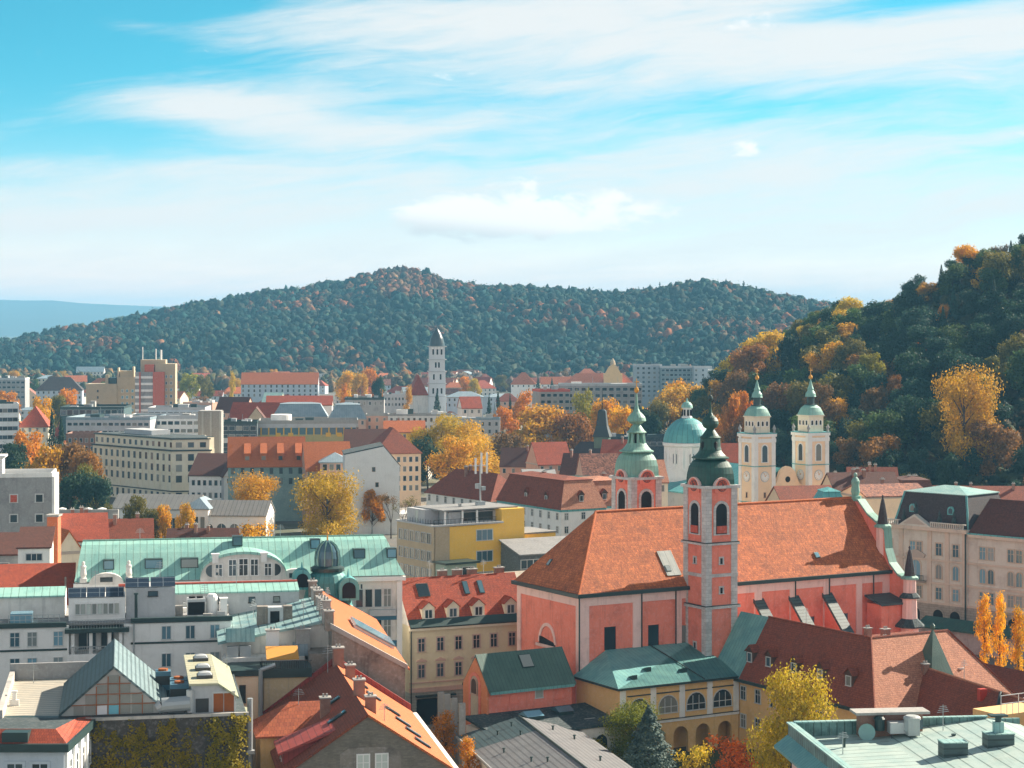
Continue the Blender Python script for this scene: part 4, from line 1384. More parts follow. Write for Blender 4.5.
# terraced front parts below the green slope
MB().box(-12.8, -8.9, -3.2, 6.0, 0, 20.0).build('stair_block', peach, ef)
MB().box(-13.2, -8.7, -3.5, 6.0, 20.0, 20.7).build('stair_block_roof', gutter, ef)
MB().box(-8.6, -2.9, -2.6, 3.0, 0, 19.6).build('yellow_block', plaster('faded_yellow_plaster', (0.56, 0.46, 0.28), .5, streak=.5, dirt=(.25, .24, .22)), ef)
MB().box(-8.9, -2.7, -2.9, 3.0, 19.6, 20.7).build('terrace_edge', gutter, ef)
MB().box(-13.4, -3.2, 3.0, 5.9, 0, 21.2).build('terrace_wall', offwhite, ef)
MB().box(-2.8, 0, 1.0, 5.9, 0, 21.8).build('recess_wall', sootwall, ef)
window(ef, -11.2, -3.2, 17.8, 0, 'plain', .6, 2.0, frame_d, glass, .1)
window(ef, -10.6, -3.2, 13.2, 0, 'plain', .7, 2.2, frame_s, glass, .14)
window(ef, -1.4, 1.0, 18.6, 0, 'two', 1.6, 1.5, frame_w, glass, .12)
window(ef, -1.4, 1.0, 14.6, 0, 'two', 1.6, 1.5, frame_w, glass, .12)
rl = MB()
for i in range(22):
    x = -8.8 + i * .28
    rl.box(x - .03, x + .03, -2.85, -2.79, 20.7, 21.6)
rl.box(-8.9, -2.7, -2.86, -2.78, 21.6, 21.7)
rl.build('railing', frame_d, ef)
MB().extr_x([(-1.8, 21.6), (1.6, 22.7), (1.6, 22.8), (-1.8, 21.7)], -8.2, -4.2).build('awning', orange_cloth, ef)
chimney(gsl, -7.2, 4.0, 21.0, 3.4, 1.6, 1.2, white)
chimney(gsl, -3.4, 4.4, 21.0, 3.4, 1.8, 1.3, concrete)
MB().box(-4.6, -2.8, 3.2, 5.4, 21.2, 22.6).build('air_unit', blue_sheet, ef)
MB().extr_x([(4.2, 23.0), (6.2, 23.0), (6.2, 24.3), (5.2, 24.6)], -13.0, -9.4).build('curved_dormer', copper_low, ef)
MB().tube((-9.0, -3.4, 0), (-9.0, -3.4, 20.8), .28, n=8).tube((-9.0, -3.4, 20.7), (-7.2, -3.3, 21.3), .26, n=8).build('flue_pipe', zinc, ef)
for x, y in ((-12.2, 4.2), (-10.6, 4.6), (-6.2, 4.4)):
    MB().box(-.7, .7, -.5, .5, 0, 1.3).box(-.5, .5, -.54, -.5, .2, 1.1).build('air_unit', zinc, ef, (x, y, 21.2))


def aerial(parent, x, y, z, h, n=4, rz=.4):
    m_ = MB().tube((0, 0, 0), (0, 0, h), .05, .035, 5)
    c, sn = math.cos(rz), math.sin(rz)
    for k in range(n):
        q = h * (.72 + .07 * k)
        l = .75 - .1 * k
        m_.tube((-l * c, -l * sn, q), (l * c, l * sn, q), .03, n=4)
    return m_.build('aerial', zinc, parent, (x, y, z))


for x, y, z, h in ((-1.2, GL - 2, GE + GR - 1.0, 4.0), (-6, 16.6, 18.6, 2.6), (2.2, 3.2, GE + 4.4, 2.4)):
    aerial(gh, x, y, z, h)
for x, y, z, h in ((-1.2, 4.0, 24.4, 3.6), (-3.0, 9, 24.2, 3.2), (-9, 20, 23.2, 3.0), (1.2, 24, 24, 3.0)):
    aerial(ef, x, y, z, h, 5, .9)
for x, y, z, h in ((5.6, 5.5, BE + BR, 3.0), (15, 5.5, BE + BR, 2.6)):
    aerial(bh, x, y, z, h)
aerial(mo, 25.4, -22, 18.9, 2.6)
aerial(cl, .2, -12, 14.6, 3.0)
aerial(cl, 4, -6, 9.5, 3.6)
MB().lathe([(.1, 0), (.5, .12), (.62, .4), (.5, .42), (.12, .2)], 14).build('satellite_dish', steel, mo, (38.5, -40.2, 13.9))

# ------------------------------------------------------------------ bottom left corner house
A11 = R(11)
ah = thing('town_house', 'blue-white corner house with red mansard strip and dark gutter in the bottom left corner', 'house', XX(64, 200), 200, -.2, 0)
MB().box(-16, 0, 0, 14, 0, 20.6).build('wall', bluish, ah)
MB().box(-16.5, .6, -.7, 14, 20.6, 21.4).build('gutter', gutter, ah)
r_ = MB()
r_.face([(-16, -.2, 21.4), (.3, -.2, 21.4), (-1.2, 1.6, 22.5), (-16, 1.6, 22.5)])
r_.face([(.3, -.2, 21.4), (.3, 14, 21.4), (-1.2, 12, 21.6), (-1.2, 1.6, 22.5)])
r_.face([(-16, 1.6, 22.5), (-1.2, 1.6, 22.5), (-1.2, 12, 21.6), (-16, 12, 21.6)], 1)
r_ = r_.build('roof', [t_red, tar], ah)
dm = MB().box(-6.2, -3.6, -.1, 2, 21.45, 22.45, 0)
dm.build('dormer', [gutter], ah)
for x in (-2.4, -4.9, -7.6, -10.2):
    window(ah, x, 0, 18.2, 0, 'two', 1.5, 2.2, bluish, glass, .3)
for y in (2.5, 5.5, 8.5, 11.5):
    window(ah, 0, y, 18.0, R(90), 'cross', 1.3, 2.4, white, glass, .3)
q = MB()
for y in (.6, 4, 7, 10, 13.4):
    q.box(0, .3, y - .3, y + .3, 0, 20.5)
q.build('pilaster_trim', white, ah)

# ------------------------------------------------------------------ terraced building with greenhouse roof
BZ = 21.3
bx, by = W(0, 721, BZ)
tb = thing('terrace_building', 'flat roofed terrace building with pale parapet above the dark ivy wall at bottom left', 'building', bx, by, 0, A11)
BLn, BDp = 25.8, 25.0
MB().box(0, BLn, 0, BDp, 0, 20.0).box(-.05, BLn + .05, -.1, .1, 20.0, BZ - .33).build('wall', darkwall, tb)
pp = MB()
pp.box(-.3, BLn + .2, -.25, .12, BZ - .32, BZ)
pp.box(-.3, .25, .12, BDp, 20.0, BZ + 1.1)
pp.build('parapet', plaster('pale_parapet', (0.50, 0.47, 0.43), .6, streak=.8, dirt=(.16, .16, .16)), tb)
MB().extr_x([(.12, 20.02), (BDp - .4, 20.05), (BDp - .4, 21.35), (.12, 21.15)], .25, 6.6).build('roof_deck', seamed('deck_sheet', (0.52, 0.47, 0.38), (0.42, 0.40, 0.34), 1.1, .22, .35, dark=(.10, .10, .095), axis='y'), tb)  # wide dark seams paint in the lit and shaded stripes
MB().box(6.6, BLn, .12, BDp, 20.02, 21.1).build('roof_deck', tar, tb)
MB().box(-.2, .2, -.2, .2, 0, 1.4, 0).box(-.3, .3, -.3, .3, 1.4, 1.6, 0).box(-.5, .5, -.25, .25, -.1, .6, 0).build('chimney', [white], tb, (1.0, 9.0, 21.25))

g0 = 6.3
gw, gr_, gl_ = 10.9, 5.2, 19.0
gho = thing('greenhouse', 'steep glazed gable greenhouse with rusty panes on the flat roof terrace', 'greenhouse', *[bx + g0 * math.cos(A11) - .8 * math.sin(A11), by + g0 * math.sin(A11) + .8 * math.cos(A11)], 21.1, A11)
MB().extr_y([(0, 0), (gw, 0), (gw, .5), (gw / 2, gr_), (0, .5)], 0.05, .2).build('front_frame', plain('aluminium', (.45, .45, .42), .5), gho)
gp = MB()
hz = [(-3.6, 0, 1.35), (-2.4, 0, 2.5)]
for i, x in enumerate(np.arange(-4.9, 5.0, 1.22)):
    top = gr_ - .35 - abs(x) * (gr_ - .5) / (gw / 2) - .55
    z = .35
    while z < top:
        z1 = min(z + 1.05, top + .3)
        o = MB().box(gw / 2 + x - .52, gw / 2 + x + .52, -.02, .06, z, z1 - .1)
        o.build('pane', [plain('milky_pane', (.30, .31, .28), .35, var=.5), plain('white_panel', (.72, .74, .76), .4), plain('blue_tarp', (.18, .5, .6), .6)][1 if (i == 3 and z < .5) else (2 if (i == 4 and z < .5) else 0)], gho)
        z += 1.1
fr = MB()
for x in (-1.82, -.6, .61, 3.0):
    fr.box(gw / 2 + x - .05, gw / 2 + x + .05, -.07, -.02, .3, gr_ - .3 - abs(x) * .86)
for z, wd in ((1.4, 4.4), (2.5, 3.0), (3.6, 1.8)):
    fr.box(gw / 2 - wd, gw / 2 + wd, -.08, -.02, z - .05, z + .04)
fr.build('glazing_bars', frame_o, gho)
MB().box(-.2, gw + .2, -.12, .1, -.1, .3).build('base_beam', frame_d, gho)
MB().extr_y([(-.3, .2), (gw / 2, gr_ + .02), (gw / 2, gr_ + .3), (-.3, .5)], -.1, gl_).build('glass_slope', dark_rib, gho)  # darker sheet than the right slope: its shade is in the colour
MB().extr_y([(gw + .3, .5), (gw / 2, gr_ + .3), (gw / 2, gr_ + .02), (gw + .3, .2)], -.1, gl_).build('glass_slope', glass_sheet, gho)
MB().box(.1, gw - .1, gl_ - .3, gl_ - .1, 0, .9).build('back_frame', frame_d, gho)

sx = 20.3
sdo = thing('roof_shed', 'roof shed with olive ribbed top, three skylights and rusty double doors', 'shed', bx + sx * math.cos(A11) - 1.2 * math.sin(A11), by + sx * math.sin(A11) + 1.2 * math.cos(A11), 21.1, A11)
MB().extr_y([(-.3, 0), (4.4, 0), (4.4, 1.6), (2.4, 3.0), (-.3, 3.0)], 0, 19).build('wall', lightgrey, sdo)
MB().extr_y([(-.6, 3.02), (2.5, 3.02), (2.5, 3.25), (-.6, 3.25)], -.3, 19.2).build('roof', olive_sheet if False else seamed('olive_sheet_across', (0.50, 0.48, 0.33), (0.40, 0.40, 0.29), 1.3, .12, .25, dark=(.16, .16, .12), axis='y'), sdo)
MB().extr_y([(2.52, 3.0), (4.7, 1.45), (4.7, 1.7), (2.52, 3.24)], -.3, 19.2).build('side_slope', olive_sheet, sdo)
for y in (3.5, 8.5, 15.0):
    MB().lathe([(.85, 0, 1), (.85, .35, 1)], 24, 0, 0, 0, 0).lathe([(.78, .36, .9), (.6, .6, .8), (.2, .72, .5)], 24, 0, 0, 0, 1).build('skylight', [frame_d, steel], sdo, (1.2, y, 3.25))
for x in (2.0, 3.15):
    MB().box(x, x + 1.05, -.06, 0, 0.1, 2.1).build('door', rust, sdo)
MB().box(.1, 1.5, -.05, 0, 0.1, 1.6).build('door', frame_d, sdo)
fq = MB().box(1.85, 2.0, -.1, 0, 0, 2.3).box(4.2, 4.35, -.1, 0, 0, 2.3).box(2.0, 4.2, -.1, 0, 2.1, 2.3)
fq.build('door_frame', steel, sdo)
for i, (x, y, z_, s_) in enumerate(((17.2, 14.5, 21.0, 1.7), (18.8, 9.0, 20.9, 1.9), (18.8, 6.2, 20.8, 2.0))):
    wx, wy = bx + x * math.cos(A11) - y * math.sin(A11), by + x * math.sin(A11) + y * math.cos(A11)
    o = thing('air_handler', ('farthest blue air handling box beside the greenhouse glass slope', 'middle blue air handling box with red fan guard beside the roof shed', 'nearest blue air handling box above the silver duct')[i], 'machine', wx, wy, 21.1, A11, 'blue machines between greenhouse and shed')
    MB().box(-s_ / 2, s_ / 2, -s_ / 2, s_ / 2, .4, 2.5).build('housing', blue_box, o)
    for qx in (-.6, .6):
        MB().box(qx - .08, qx + .08, -.7, .7, 0, .4).build('foot', frame_d, o)
    MB().lathe([(.55, 0), (.55, .22), (.45, .24)], 14, 0, 0, 2.5).build('fan_guard', rust, o)
    MB().box(-s_ / 2 - .02, s_ / 2 + .02, -s_ / 2 - .05, -s_ / 2, 1.0, 2.0).build('louvre', frame_d, o)
du = thing('duct', 'fat silver ventilation duct lying between greenhouse and roof shed', 'duct', bx + 16.8 * math.cos(A11) - 1.0 * math.sin(A11), by + 16.8 * math.sin(A11) + 1.0 * math.cos(A11), 21.1, A11)
d_ = MB()
d_.tube((0, 0, 1.0), (3.0, 0, 1.15), .85, .85, 14)
d_.tube((-.5, 0, .7), (.05, 0, 1.02), .65, .85, 14)
d_ = smooth(d_.build('pipe', zinc, du))
MB().tube((3.0, 0, .2), (3.0, 0, 2.6), .4, .4, 10).build('riser', steel, du)
for x in (.6, 2.4):
    MB().box(x - .1, x + .1, -.5, .5, 0, .4).build('foot', frame_d, du)
MB().box(-6.0, 4.4, .3, .7, .1, .35).build('cable_tray', steel, du)
po = thing('lean_to', 'striped pale lean-to roof at the right end of the ivy wall', 'lean to', *W(236, 705, 20)[:2], 0, A11)
MB().extr_y([(-1.4, 19.6), (1.6, 18.9), (1.6, 19.1), (-1.4, 19.8)], -2.6, 3).build('roof', olive_sheet, po)
MB().box(-1.3, 1.5, -2.4, 2.8, 0, 19.0).build('wall', greywall, po)
ps = thing('flue_pipe', 'tall grey flue pipe standing right of the ivy covered wall', 'pipe', *W(250, 700, 21)[:2], 0, A11)
MB().tube((0, 0, 0), (0, 0, 21.2), .32, .32, 10).build('pipe', zinc, ps)
MB().box(-.5, .5, -.4, .4, 15.0, 15.4).build('bracket', steel, ps)

MB().box(-.3, 13, BDp - .38, BDp, 20.0, BZ + 1.9).build('back_parapet', greywall, tb)

# ------------------------------------------------------------------ long white building with stepped roof blocks
CZ = 24.6
c0x, c0y = W(0, 622, CZ)
wb_ = thing('apartment_building', 'long white apartment building with stepped penthouses and solar panels behind the greenhouse', 'building', c0x, c0y, -.7, A11)
CLn, CDp = 29.6, 15
MB().box(-8, 8.7, 0, CDp, 0, CZ).box(8.7, 15.7, 2.2, CDp, 0, CZ).box(15.7, CLn, 0, CDp, 0, CZ).build('wall', white, wb_)
e_ = MB()
e_.box(-8, 8.4, -.35, .4, CZ - .15, CZ + .45).box(16.6, CLn + .2, -.35, .4, CZ + .1, CZ + .7)
e_.box(8.2, 16.4, -1.2, 2.5, CZ - .9, CZ - .35)
e_.box(-8, 8.7, -.12, 0, 21.4, 21.65).box(16.6, CLn, -.12, 0, 21.9, 22.15)
e_.build('roof_edge', gutter, wb_)
MB().box(-8, CLn, .4, CDp, CZ + .02, CZ + .2).build('roof', gravelroof, wb_)
MB().box(8.7, 15.7, -.6, 2.2, 18, 20.9).box(8.5, 8.7, -.6, 2.2, 0, 23.7).build('balcony', white, wb_)
for x in (9.2, 11.5, 13.9, 15.3):
    MB().box(x - .22, x + .22, -.5, -.1, 20.9, 23.7).build('column', white, wb_)
rl = MB()
for i in range(24):
    x = 9.0 + i * .28
    rl.box(x - .025, x + .025, -.62, -.56, 20.9, 21.8)
rl.box(8.7, 15.7, -.64, -.54, 21.8, 21.9)
rl.build('railing', zinc, wb_)
window(wb_, 11.0, 2.2, 22.2, 0, 'two', 2.2, 2.2, frame_w, glass, .1)
window(wb_, 13.6, 2.2, 22.2, 0, 'two', 1.6, 2.2, frame_w, glass, .1)
for x in (1.85, 4.05, 7.35):
    for z in (22.95, 19.6):
        window(wb_, x, 0, z, 0, 'cross', 1.1, 1.75, frame_w, glass_blue, .08)
for x in (21.2, 24.3, 27.5):
    for z in (23.3, 19.7):
        window(wb_, x, 0, z, 0, 'two', 1.1, 1.65, frame_w, glass_blue, .08)
window(wb_, 3.0, 0, 15.8, 0, 'two', 1.1, 1.65, frame_w, glass_blue, .08)
# penthouse blocks
MB().box(8.6, 15.9, 2.4, 8, CZ + .2, 27.8).build('penthouse', white, wb_)
ww = MB().box(9.3, 15.2, 2.28, 2.4, 25.3, 27.3, 0)
ww.build('window_surround', white, wb_)
for i in range(8):
    window(wb_, 9.75 + i * .72, 2.28, 26.35, 0, 'plain', .5, 1.3, frame_w, glass_milk, .06)
MB().box(16.0, 22.4, 2.8, 9, CZ + .2, 28.9).build('penthouse', lightgrey, wb_)
window(wb_, 19.5, 2.8, 28.1, 0, 'plain', 1.2, .6, frame_d, glass, .05)
for x0, x1, y0, z in ((8.5, 15.8, 2.3, 27.85), (15.9, 19.1, 2.8, 28.95), (19.2, 22.5, 2.8, 28.95)):
    n_ = max(1, round((x1 - x0) / 2.45))
    for i in range(n_):
        a, b = x0 + (x1 - x0) * i / n_, x0 + (x1 - x0) * (i + 1) / n_
        o = MB().box(0, b - a - .08, 0, 2.1, 0, .1, 0)
        o = o.build('solar_panel', [solar], wb_, (a, y0, z))
        o.rotation_euler = (R(30), 0, 0)
MB().box(-8, 8.0, 6, CDp, CZ + .2, 27.6).build('penthouse', offwhite, wb_)
MB().extr_x([(5.6, 27.6), (9, 28.4), (9, 28.6), (5.6, 27.8)], -8, 8.1).build('penthouse_roof', copper, wb_)
MB().box(21.8, 39.5, 10.5, CDp, 18, 26.9).build('penthouse', lightgrey, wb_)
MB().extr_x([(10.2, 26.9), (13.5, 27.7), (13.5, 27.9), (10.2, 27.1)], 21.8, 39.5).build('penthouse_roof', copper, wb_)
MB().box(15, 39.5, 13.4, 13.8, 27.7, 28.1).build('ridge_edge', redpanel, wb_)
for x in (25.6, 28.8, 33.0, 36.4):
    window(wb_, x, 10.5, 25.9, 0, 'plain', .8, .7, frame_d, glass, .06)
sc_ = MB()
for i in range(10):
    sc_.box(1.0 + i * .72, 1.06 + i * .72, .5, .56, CZ + .2, CZ + 1.4)
sc_.box(1.0, 7.5, .5, .56, CZ + 1.35, CZ + 1.42).box(1.0, 7.5, .5, .56, CZ + .75, CZ + .8)
for i in range(20):
    sc_.box(9.0 + i * .36, 9.05 + i * .36, -.9, -.85, CZ - .35, CZ + .8)
sc_.box(8.8, 16.0, -.92, -.84, CZ + .75, CZ + .83)
sc_.build('railing', zinc, wb_)
MB().box(1.2, 4.0, 1.4, 4.0, CZ + .2, CZ + 1.5).build('roof_light', glass_blue, wb_)
ac = MB().box(24.0, 26.4, 3.0, 5.2, CZ + .35, CZ + 2.6, 0).box(24.1, 26.3, 2.94, 3.0, CZ + .5, CZ + 2.2, 1)
for xx in (24.7, 25.7):
    ac.lathe([(.45, 0), (.45, .25)], 12, xx, 4.1, CZ + 2.6, 1)
ac.build('air_unit', [steel, void], wb_)
MB().lathe([(.75, 0), (.75, 2.5), (.5, 2.9)], 14, 27.3, 4.2, CZ + .2).build('water_tank', white, wb_)
MB().box(28.4, 29.3, 3.6, 4.6, CZ + .2, CZ + 2.4).box(28.3, 29.4, 3.5, 4.7, CZ + 2.4, CZ + 2.55).build('chimney', white, wb_)
MB().tube((17.3, 1.6, CZ + .2), (17.3, 1.6, CZ + 3.6), .2, n=8).tube((17.3, 1.6, CZ + 3.6), (17.3, 1.6, CZ + 3.8), .3, n=8).build('flue', gutter, wb_)
rr_ = random.Random(5)
for i in range(14):
    x = 22.8 + rr_.uniform(0, 6.5)
    y = rr_.uniform(1.2, 9.6)
    MB().box(x - .5, x + .5, y - .3, y + .3, CZ + .2, CZ + .2 + rr_.uniform(.5, 1.4)).build('roof_box', [zinc, white, concrete][i % 3], wb_)
MB().tube((17.0, -.15, 16), (17.0, -.15, CZ + .5), .1, n=6).build('downpipe', zinc, wb_)

# small hut, red roof and grey block at the far left
rb_ = thing('red_roof_house', 'house with plain red tiled roof behind the solar panels at the left edge', 'house', XX(-16, 288), 288, 0, A11)
MB().box(0, 12.6, 0, 11, 0, 22.6).build('wall', white, rb_)
MB().extr_x([(-.6, 22.4), (10.5, 27.0), (10.5, 27.3), (-.6, 22.7)], -.2, 12.7).build('roof', t_red, rb_)
MB().tube((11.4, 2.0, 23.6), (11.4, 2.0, 26.2), .15, n=6).build('flue', sootwall, rb_)

# ------------------------------------------------------------------ green copper roofed corner building
D0 = (XX(77, 291), 291.0)
DA = R(10.5)
DZ, DR, DW, DL = 25.7, 5.0, 16.0, 47.6
gb = thing('corner_building', 'ornate white building under a huge pale green copper roof with domed corner turret', 'building', *D0, 0, DA)
MB().box(0, DL, 0, DW, 0, DZ).build('wall', offwhite, gb)
r_ = MB()
# bell-curved copper roof, ridge along the street
P0 = [(-.5, DZ - .1), (1.6, DZ + 1.3), (4.2, DZ + 3.5), (6.0, DZ + 4.6), (8.0, DZ + 5.0)]
xr = [DL + .4, DL - .3, DL - 1.2, DL - 1.6, DL - 1.8]
xl = [-.4, -.1, .3, .5, .6]
for i in range(4):
    r_.face([(xl[i], *P0[i]), (xr[i], *P0[i]), (xr[i + 1], *P0[i + 1]), (xl[i + 1], *P0[i + 1])])
    yb = lambda p: 2 * 8.0 - p[0]
    r_.face([(xr[i], yb(P0[i]), P0[i][1]), (xl[i], yb(P0[i]), P0[i][1]), (xl[i + 1], yb(P0[i + 1]), P0[i + 1][1]), (xr[i + 1], yb(P0[i + 1]), P0[i + 1][1])])
    r_.face([(xr[i], P0[i][0], P0[i][1]), (xr[i], yb(P0[i]), P0[i][1]), (xr[i + 1], yb(P0[i + 1]), P0[i + 1][1]), (xr[i + 1], P0[i + 1][0], P0[i + 1][1])])
    r_.face([(xl[i], yb(P0[i]), P0[i][1]), (xl[i], P0[i][0], P0[i][1]), (xl[i + 1], P0[i + 1][0], P0[i + 1][1]), (xl[i + 1], yb(P0[i + 1]), P0[i + 1][1])])
gro = r_.build('roof', copper, gb)
MB().box(-.5, DL + .5, -.7, .2, DZ - .9, DZ - .3).build('cornice', white, gb)
MB().tube((.6, 8, DZ + 5.05), (DL - 1.8, 8, DZ + 5.05), .16, n=6).build('ridge_cap', copper_lit, gro)
for x, wd, y in ((4.5, 1.6, 1.9), (11.0, 2.6, 1.9), (16.2, 2.6, 1.9), (20.8, 1.4, 1.9), (23.4, 1.5, 5.2), (35, 1.5, 4.5), (41.5, 1.8, 2.8), (46.4, 1.5, 2.8)):
    zz = DZ + (1.2 + (y - 1.6) * .84)
    MB().box(-wd / 2, wd / 2, -.2, 1.6, 0, 1.45, 0).box(-wd / 2 + .15, wd / 2 - .15, -.24, -.2, .15, 1.3, 1).build('skylight', [gutter, glass_blue], gro, (x, y, zz - .1))


def little_statue(x, y, z, s):
    return MB().lathe([(.55 * s, 0, .8), (.55 * s, .7 * s, .8), (.35 * s, .75 * s), (.5 * s, 1.3 * s), (.38 * s, 2.1 * s), (.46 * s, 2.5 * s), (.2 * s, 2.75 * s), (.26 * s, 3.0 * s), (.2 * s, 3.2 * s), (.02, 3.3 * s)], 10, x, y, z).build('statue', offwhite, gb)


for x in (.9, 7.4, 24.8, 36.5):
    little_statue(x, -.2, DZ - .2, .95)
little_statue(20.2, -.2, DZ - .2, 1.0)
# big arched gable with its grouped windows
gm_ = MB()
gx, gw2, gh2 = 27.0 - 3.0, 6.3, 3.6
N_ = 18
top_ = [(gx - gw2 * math.cos(PI * k / N_), DZ + .3 + gh2 * math.sin(PI * k / N_) ** .8) for k in range(N_ + 1)]
gm_.extr_y([(gx - gw2, DZ - .4), (gx + gw2, DZ - .4)] + top_[::-1], -.6, 6.0)
gm_.build('arched_gable', offwhite, gb)
ed = MB()
for k in range(N_):
    a, b = top_[k], top_[k + 1]
    ed.face([(a[0], -.95, a[1] + .05), (b[0], -.95, b[1] + .05), (b[0], 6.2, b[1] + .05), (a[0], 6.2, a[1] + .05)])
    ed.face([(a[0], -.95, a[1] - .35), (b[0], -.95, b[1] - .35), (b[0], -.95, b[1] + .05), (a[0], -.95, a[1] + .05)])
ed.build('gable_cover', copper, gb)
for x, w_, h_, z in ((-1.6, 1.0, 2.3, 1.55), (0, 1.2, 2.4, 1.6), (1.6, 1.0, 2.3, 1.55), (-3.6, .9, 1.7, 1.2), (3.6, .9, 1.7, 1.2)):
    window(gb, gx + x, -.6, DZ + z, 0, 'cross', w_, h_, white, glass, .15)
for sg in (-1, 1):
    P = [(gx + sg * (4.6 + .9 * math.sin(PI * k / 8)), DZ + 1.15 - .9 * math.cos(PI * k / 8)) for k in range(9)]
    MB().extr_y(P if sg > 0 else P[::-1], -.66, -.58).build('side_window', glass, gb)
for x in (gx - 4.1, gx + 3.0):
    MB().box(x - .45, x + .45, -1.0, -.2, DZ + 2.3, DZ + 3.5).box(x - .6, x + .6, -1.1, -.1, DZ + 3.5, DZ + 3.7).build('pedestal', white, gb)
# low arched attic pieces at the eave
for x in (4.2, 22.0 + 9.6):
    MB().extr_y(arch_pts(5.0, 1.9, 10, x, DZ - .5)[:2] + [(x + 2.5 * math.cos(PI * k / 12), DZ - .5 + 1.7 * math.sin(PI * k / 12)) for k in range(13)], -.75, .3).build('attic_arch', offwhite, gb)
    MB().box(x - .9, x + .9, -.8, -.74, DZ - .1, DZ + .6).build('attic_window', glass, gb)
# corner turret
tx, ty = 36.2, -2.6
MB().lathe([(3.7, 0), (3.7, 20.6)], 20, tx, ty, 0).build('turret_wall', offwhite, gb)
tu = MB()
tu.lathe([(4.6, 20.0), (4.4, 20.9), (3.7, 22.2), (3.3, 24), (3.0, 25.6), (2.6, 26.6), (2.0, 27.2)], 24, tx, ty, -.4, 0)
tu = tu.build('turret_roof', seamed('teal_turret_copper', (0.08, 0.30, 0.29), (0.05, 0.22, 0.23), 1.2, .1, .3, dark=(.02, .07, .07)), gb)
la = MB()
la.lathe([(2.5, 27.3), (2.55, 27.8), (1.9, 28.1)], 20, tx, ty, -.55, 0)
la.lathe([(1.75, 28.1), (1.8, 29.2), (1.65, 30.2), (1.25, 31.0), (.55, 31.6), (.15, 31.8)], 20, tx, ty, -.55, 1)
for k in range(10):
    t = 2 * PI * k / 10
    pts_ = [(1.84, 28.1), (1.88, 29.2), (1.74, 30.2), (1.32, 31.05), (.6, 31.7)]
    for (ra, za), (rb, zb) in zip(pts_[:-1], pts_[1:]):
        la.tube((tx + ra * math.cos(t), ty + ra * math.sin(t), za - .55), (tx + rb * math.cos(t), ty + rb * math.sin(t), zb - .55), .1, n=4, mi=2)
la.tube((tx, ty, 31.1), (tx, ty, 33.0), .14, .05, 6, 3)
la.lathe([(.05, 0), (.28, .25), (.05, .5)], 8, tx, ty, 32.0, 3)
la.build('turret_lantern', [gutter, glass_blue, copper_lit, gold], tu)
for ax_, s_ in ((-3.9, 1.0), (2.8, 1.15)):
    dmr = MB()
    dmr.extr_y(arch_pts(2.6 * s_, 2.9 * s_, 12), -.8, 2.2, 0)
    dmr.extr_y([(x, z) for x, z in arch_pts(1.7 * s_, 2.0 * s_, 12, 0, .35)], -.9, -.78, 1)
    dmr.tube((0, .4, 2.9 * s_), (0, .4, 3.9 * s_), .2, .05, 6, 0)
    dmr.build('round_dormer', [copper_dome, void], gb, (tx + ax_, ty - 2.6 + (0.6 if ax_ < 0 else -.4), 24.4 if ax_ < 0 else 22.8), 0)
# visible right part of the street front
for x in (41.2, 44.0, 45.4, 42.6):
    for z in (22.2, 17.6, 13.2):
        window(gb, x, 0, z, 0, 'cross' if x > 44 else 'plain', 1.0, 2.6, frame_w, glass, .12)
MB().box(42.6, 46.6, -.9, 0, 19.6, 20.5).build('balcony', lightgrey, gb)
bp_ = MB()
bp_.box(42.2, 46.9, -.2, 0, 18.9, 19.5).box(42.2, 46.9, -.2, 0, 14.9, 15.8).box(42.2, 46.9, -.2, 0, 10.2, 11.2)
bp_.build('blue_spandrel', bluepanel, gb)
for x in (40.0, 47.2):
    MB().box(x - .4, x + .4, -.35, 0, 0, DZ - 1).build('pilaster_trim', white, gb)
for i in range(6):
    MB().box(38.9 + i * .5, 39.15 + i * .5, -.06, 0, 23.2, 24.3).build('vent_slot', glass, gb)

# ------------------------------------------------------------------ nearest copper roof at the bottom right
NA = R(6.5)
nx_, ny_ = W(789, 722, 23)
nb = thing('copper_roof_building', 'nearest building with flat pale copper roof, parapet and rooftop vents in the bottom right corner', 'building', nx_, ny_, 0, NA)
NL, ND = 24.0, 26.0
MB().box(0.3, NL, -ND, 0, 0, 21.2).build('wall', pink, nb)
dk = MB()
# gently pitched deck: ridge runs away from the viewer on the right
dk.face([(0, -ND, 21.5), (9, -ND, 21.75), (9, -.3, 21.75), (0, -.3, 21.5)])
dk.face([(9, -ND, 21.75), (20.5, -ND, 23.0), (20.5, -.3, 22.95), (9, -.3, 21.75)])
dk.face([(20.5, -ND, 23.0), (NL, -ND, 22.4), (NL, -.3, 22.3), (20.5, -.3, 22.95)])
dk = dk.build('roof', seamed('pale_deck_copper', (0.44, 0.53, 0.49), (0.32, 0.44, 0.42), 1.5, .1, .4, .5, dark=(.04, .08, .075), axis='y'), nb)
pw = MB().box(-.1, .35, -ND, 0, 21.4, 22.85).box(.35, 9.0, -.35, 0, 21.4, 22.95).box(9.0, 20.5, -.3, .1, 21.7, 23.12).box(20.5, NL, -.3, .1, 21.7, 22.9)
pw.build('parapet', seamed('patinated_cladding', (0.20, 0.36, 0.34), (0.06, 0.13, 0.13), .8, .14, .8, dark=(.03, .05, .05)), nb)
MB().box(-.25, .5, -ND, .1, 22.85, 23.0).box(.5, 9.0, -.5, .15, 22.95, 23.08).box(9, 20.6, -.4, .2, 23.12, 23.22).build('parapet_cap', copper_low, nb)
MB().extr_y([(-1.5, 20.4), (-.1, 20.9), (-.1, 21.7), (-1.5, 20.65)], -ND, .2).build('eave_skirt', copper_chapel, nb)
vb = MB().box(6.8, 13.2, -2.1, -.6, 21.6, 24.0)
vb.build('brick_stack', brickwall, nb)
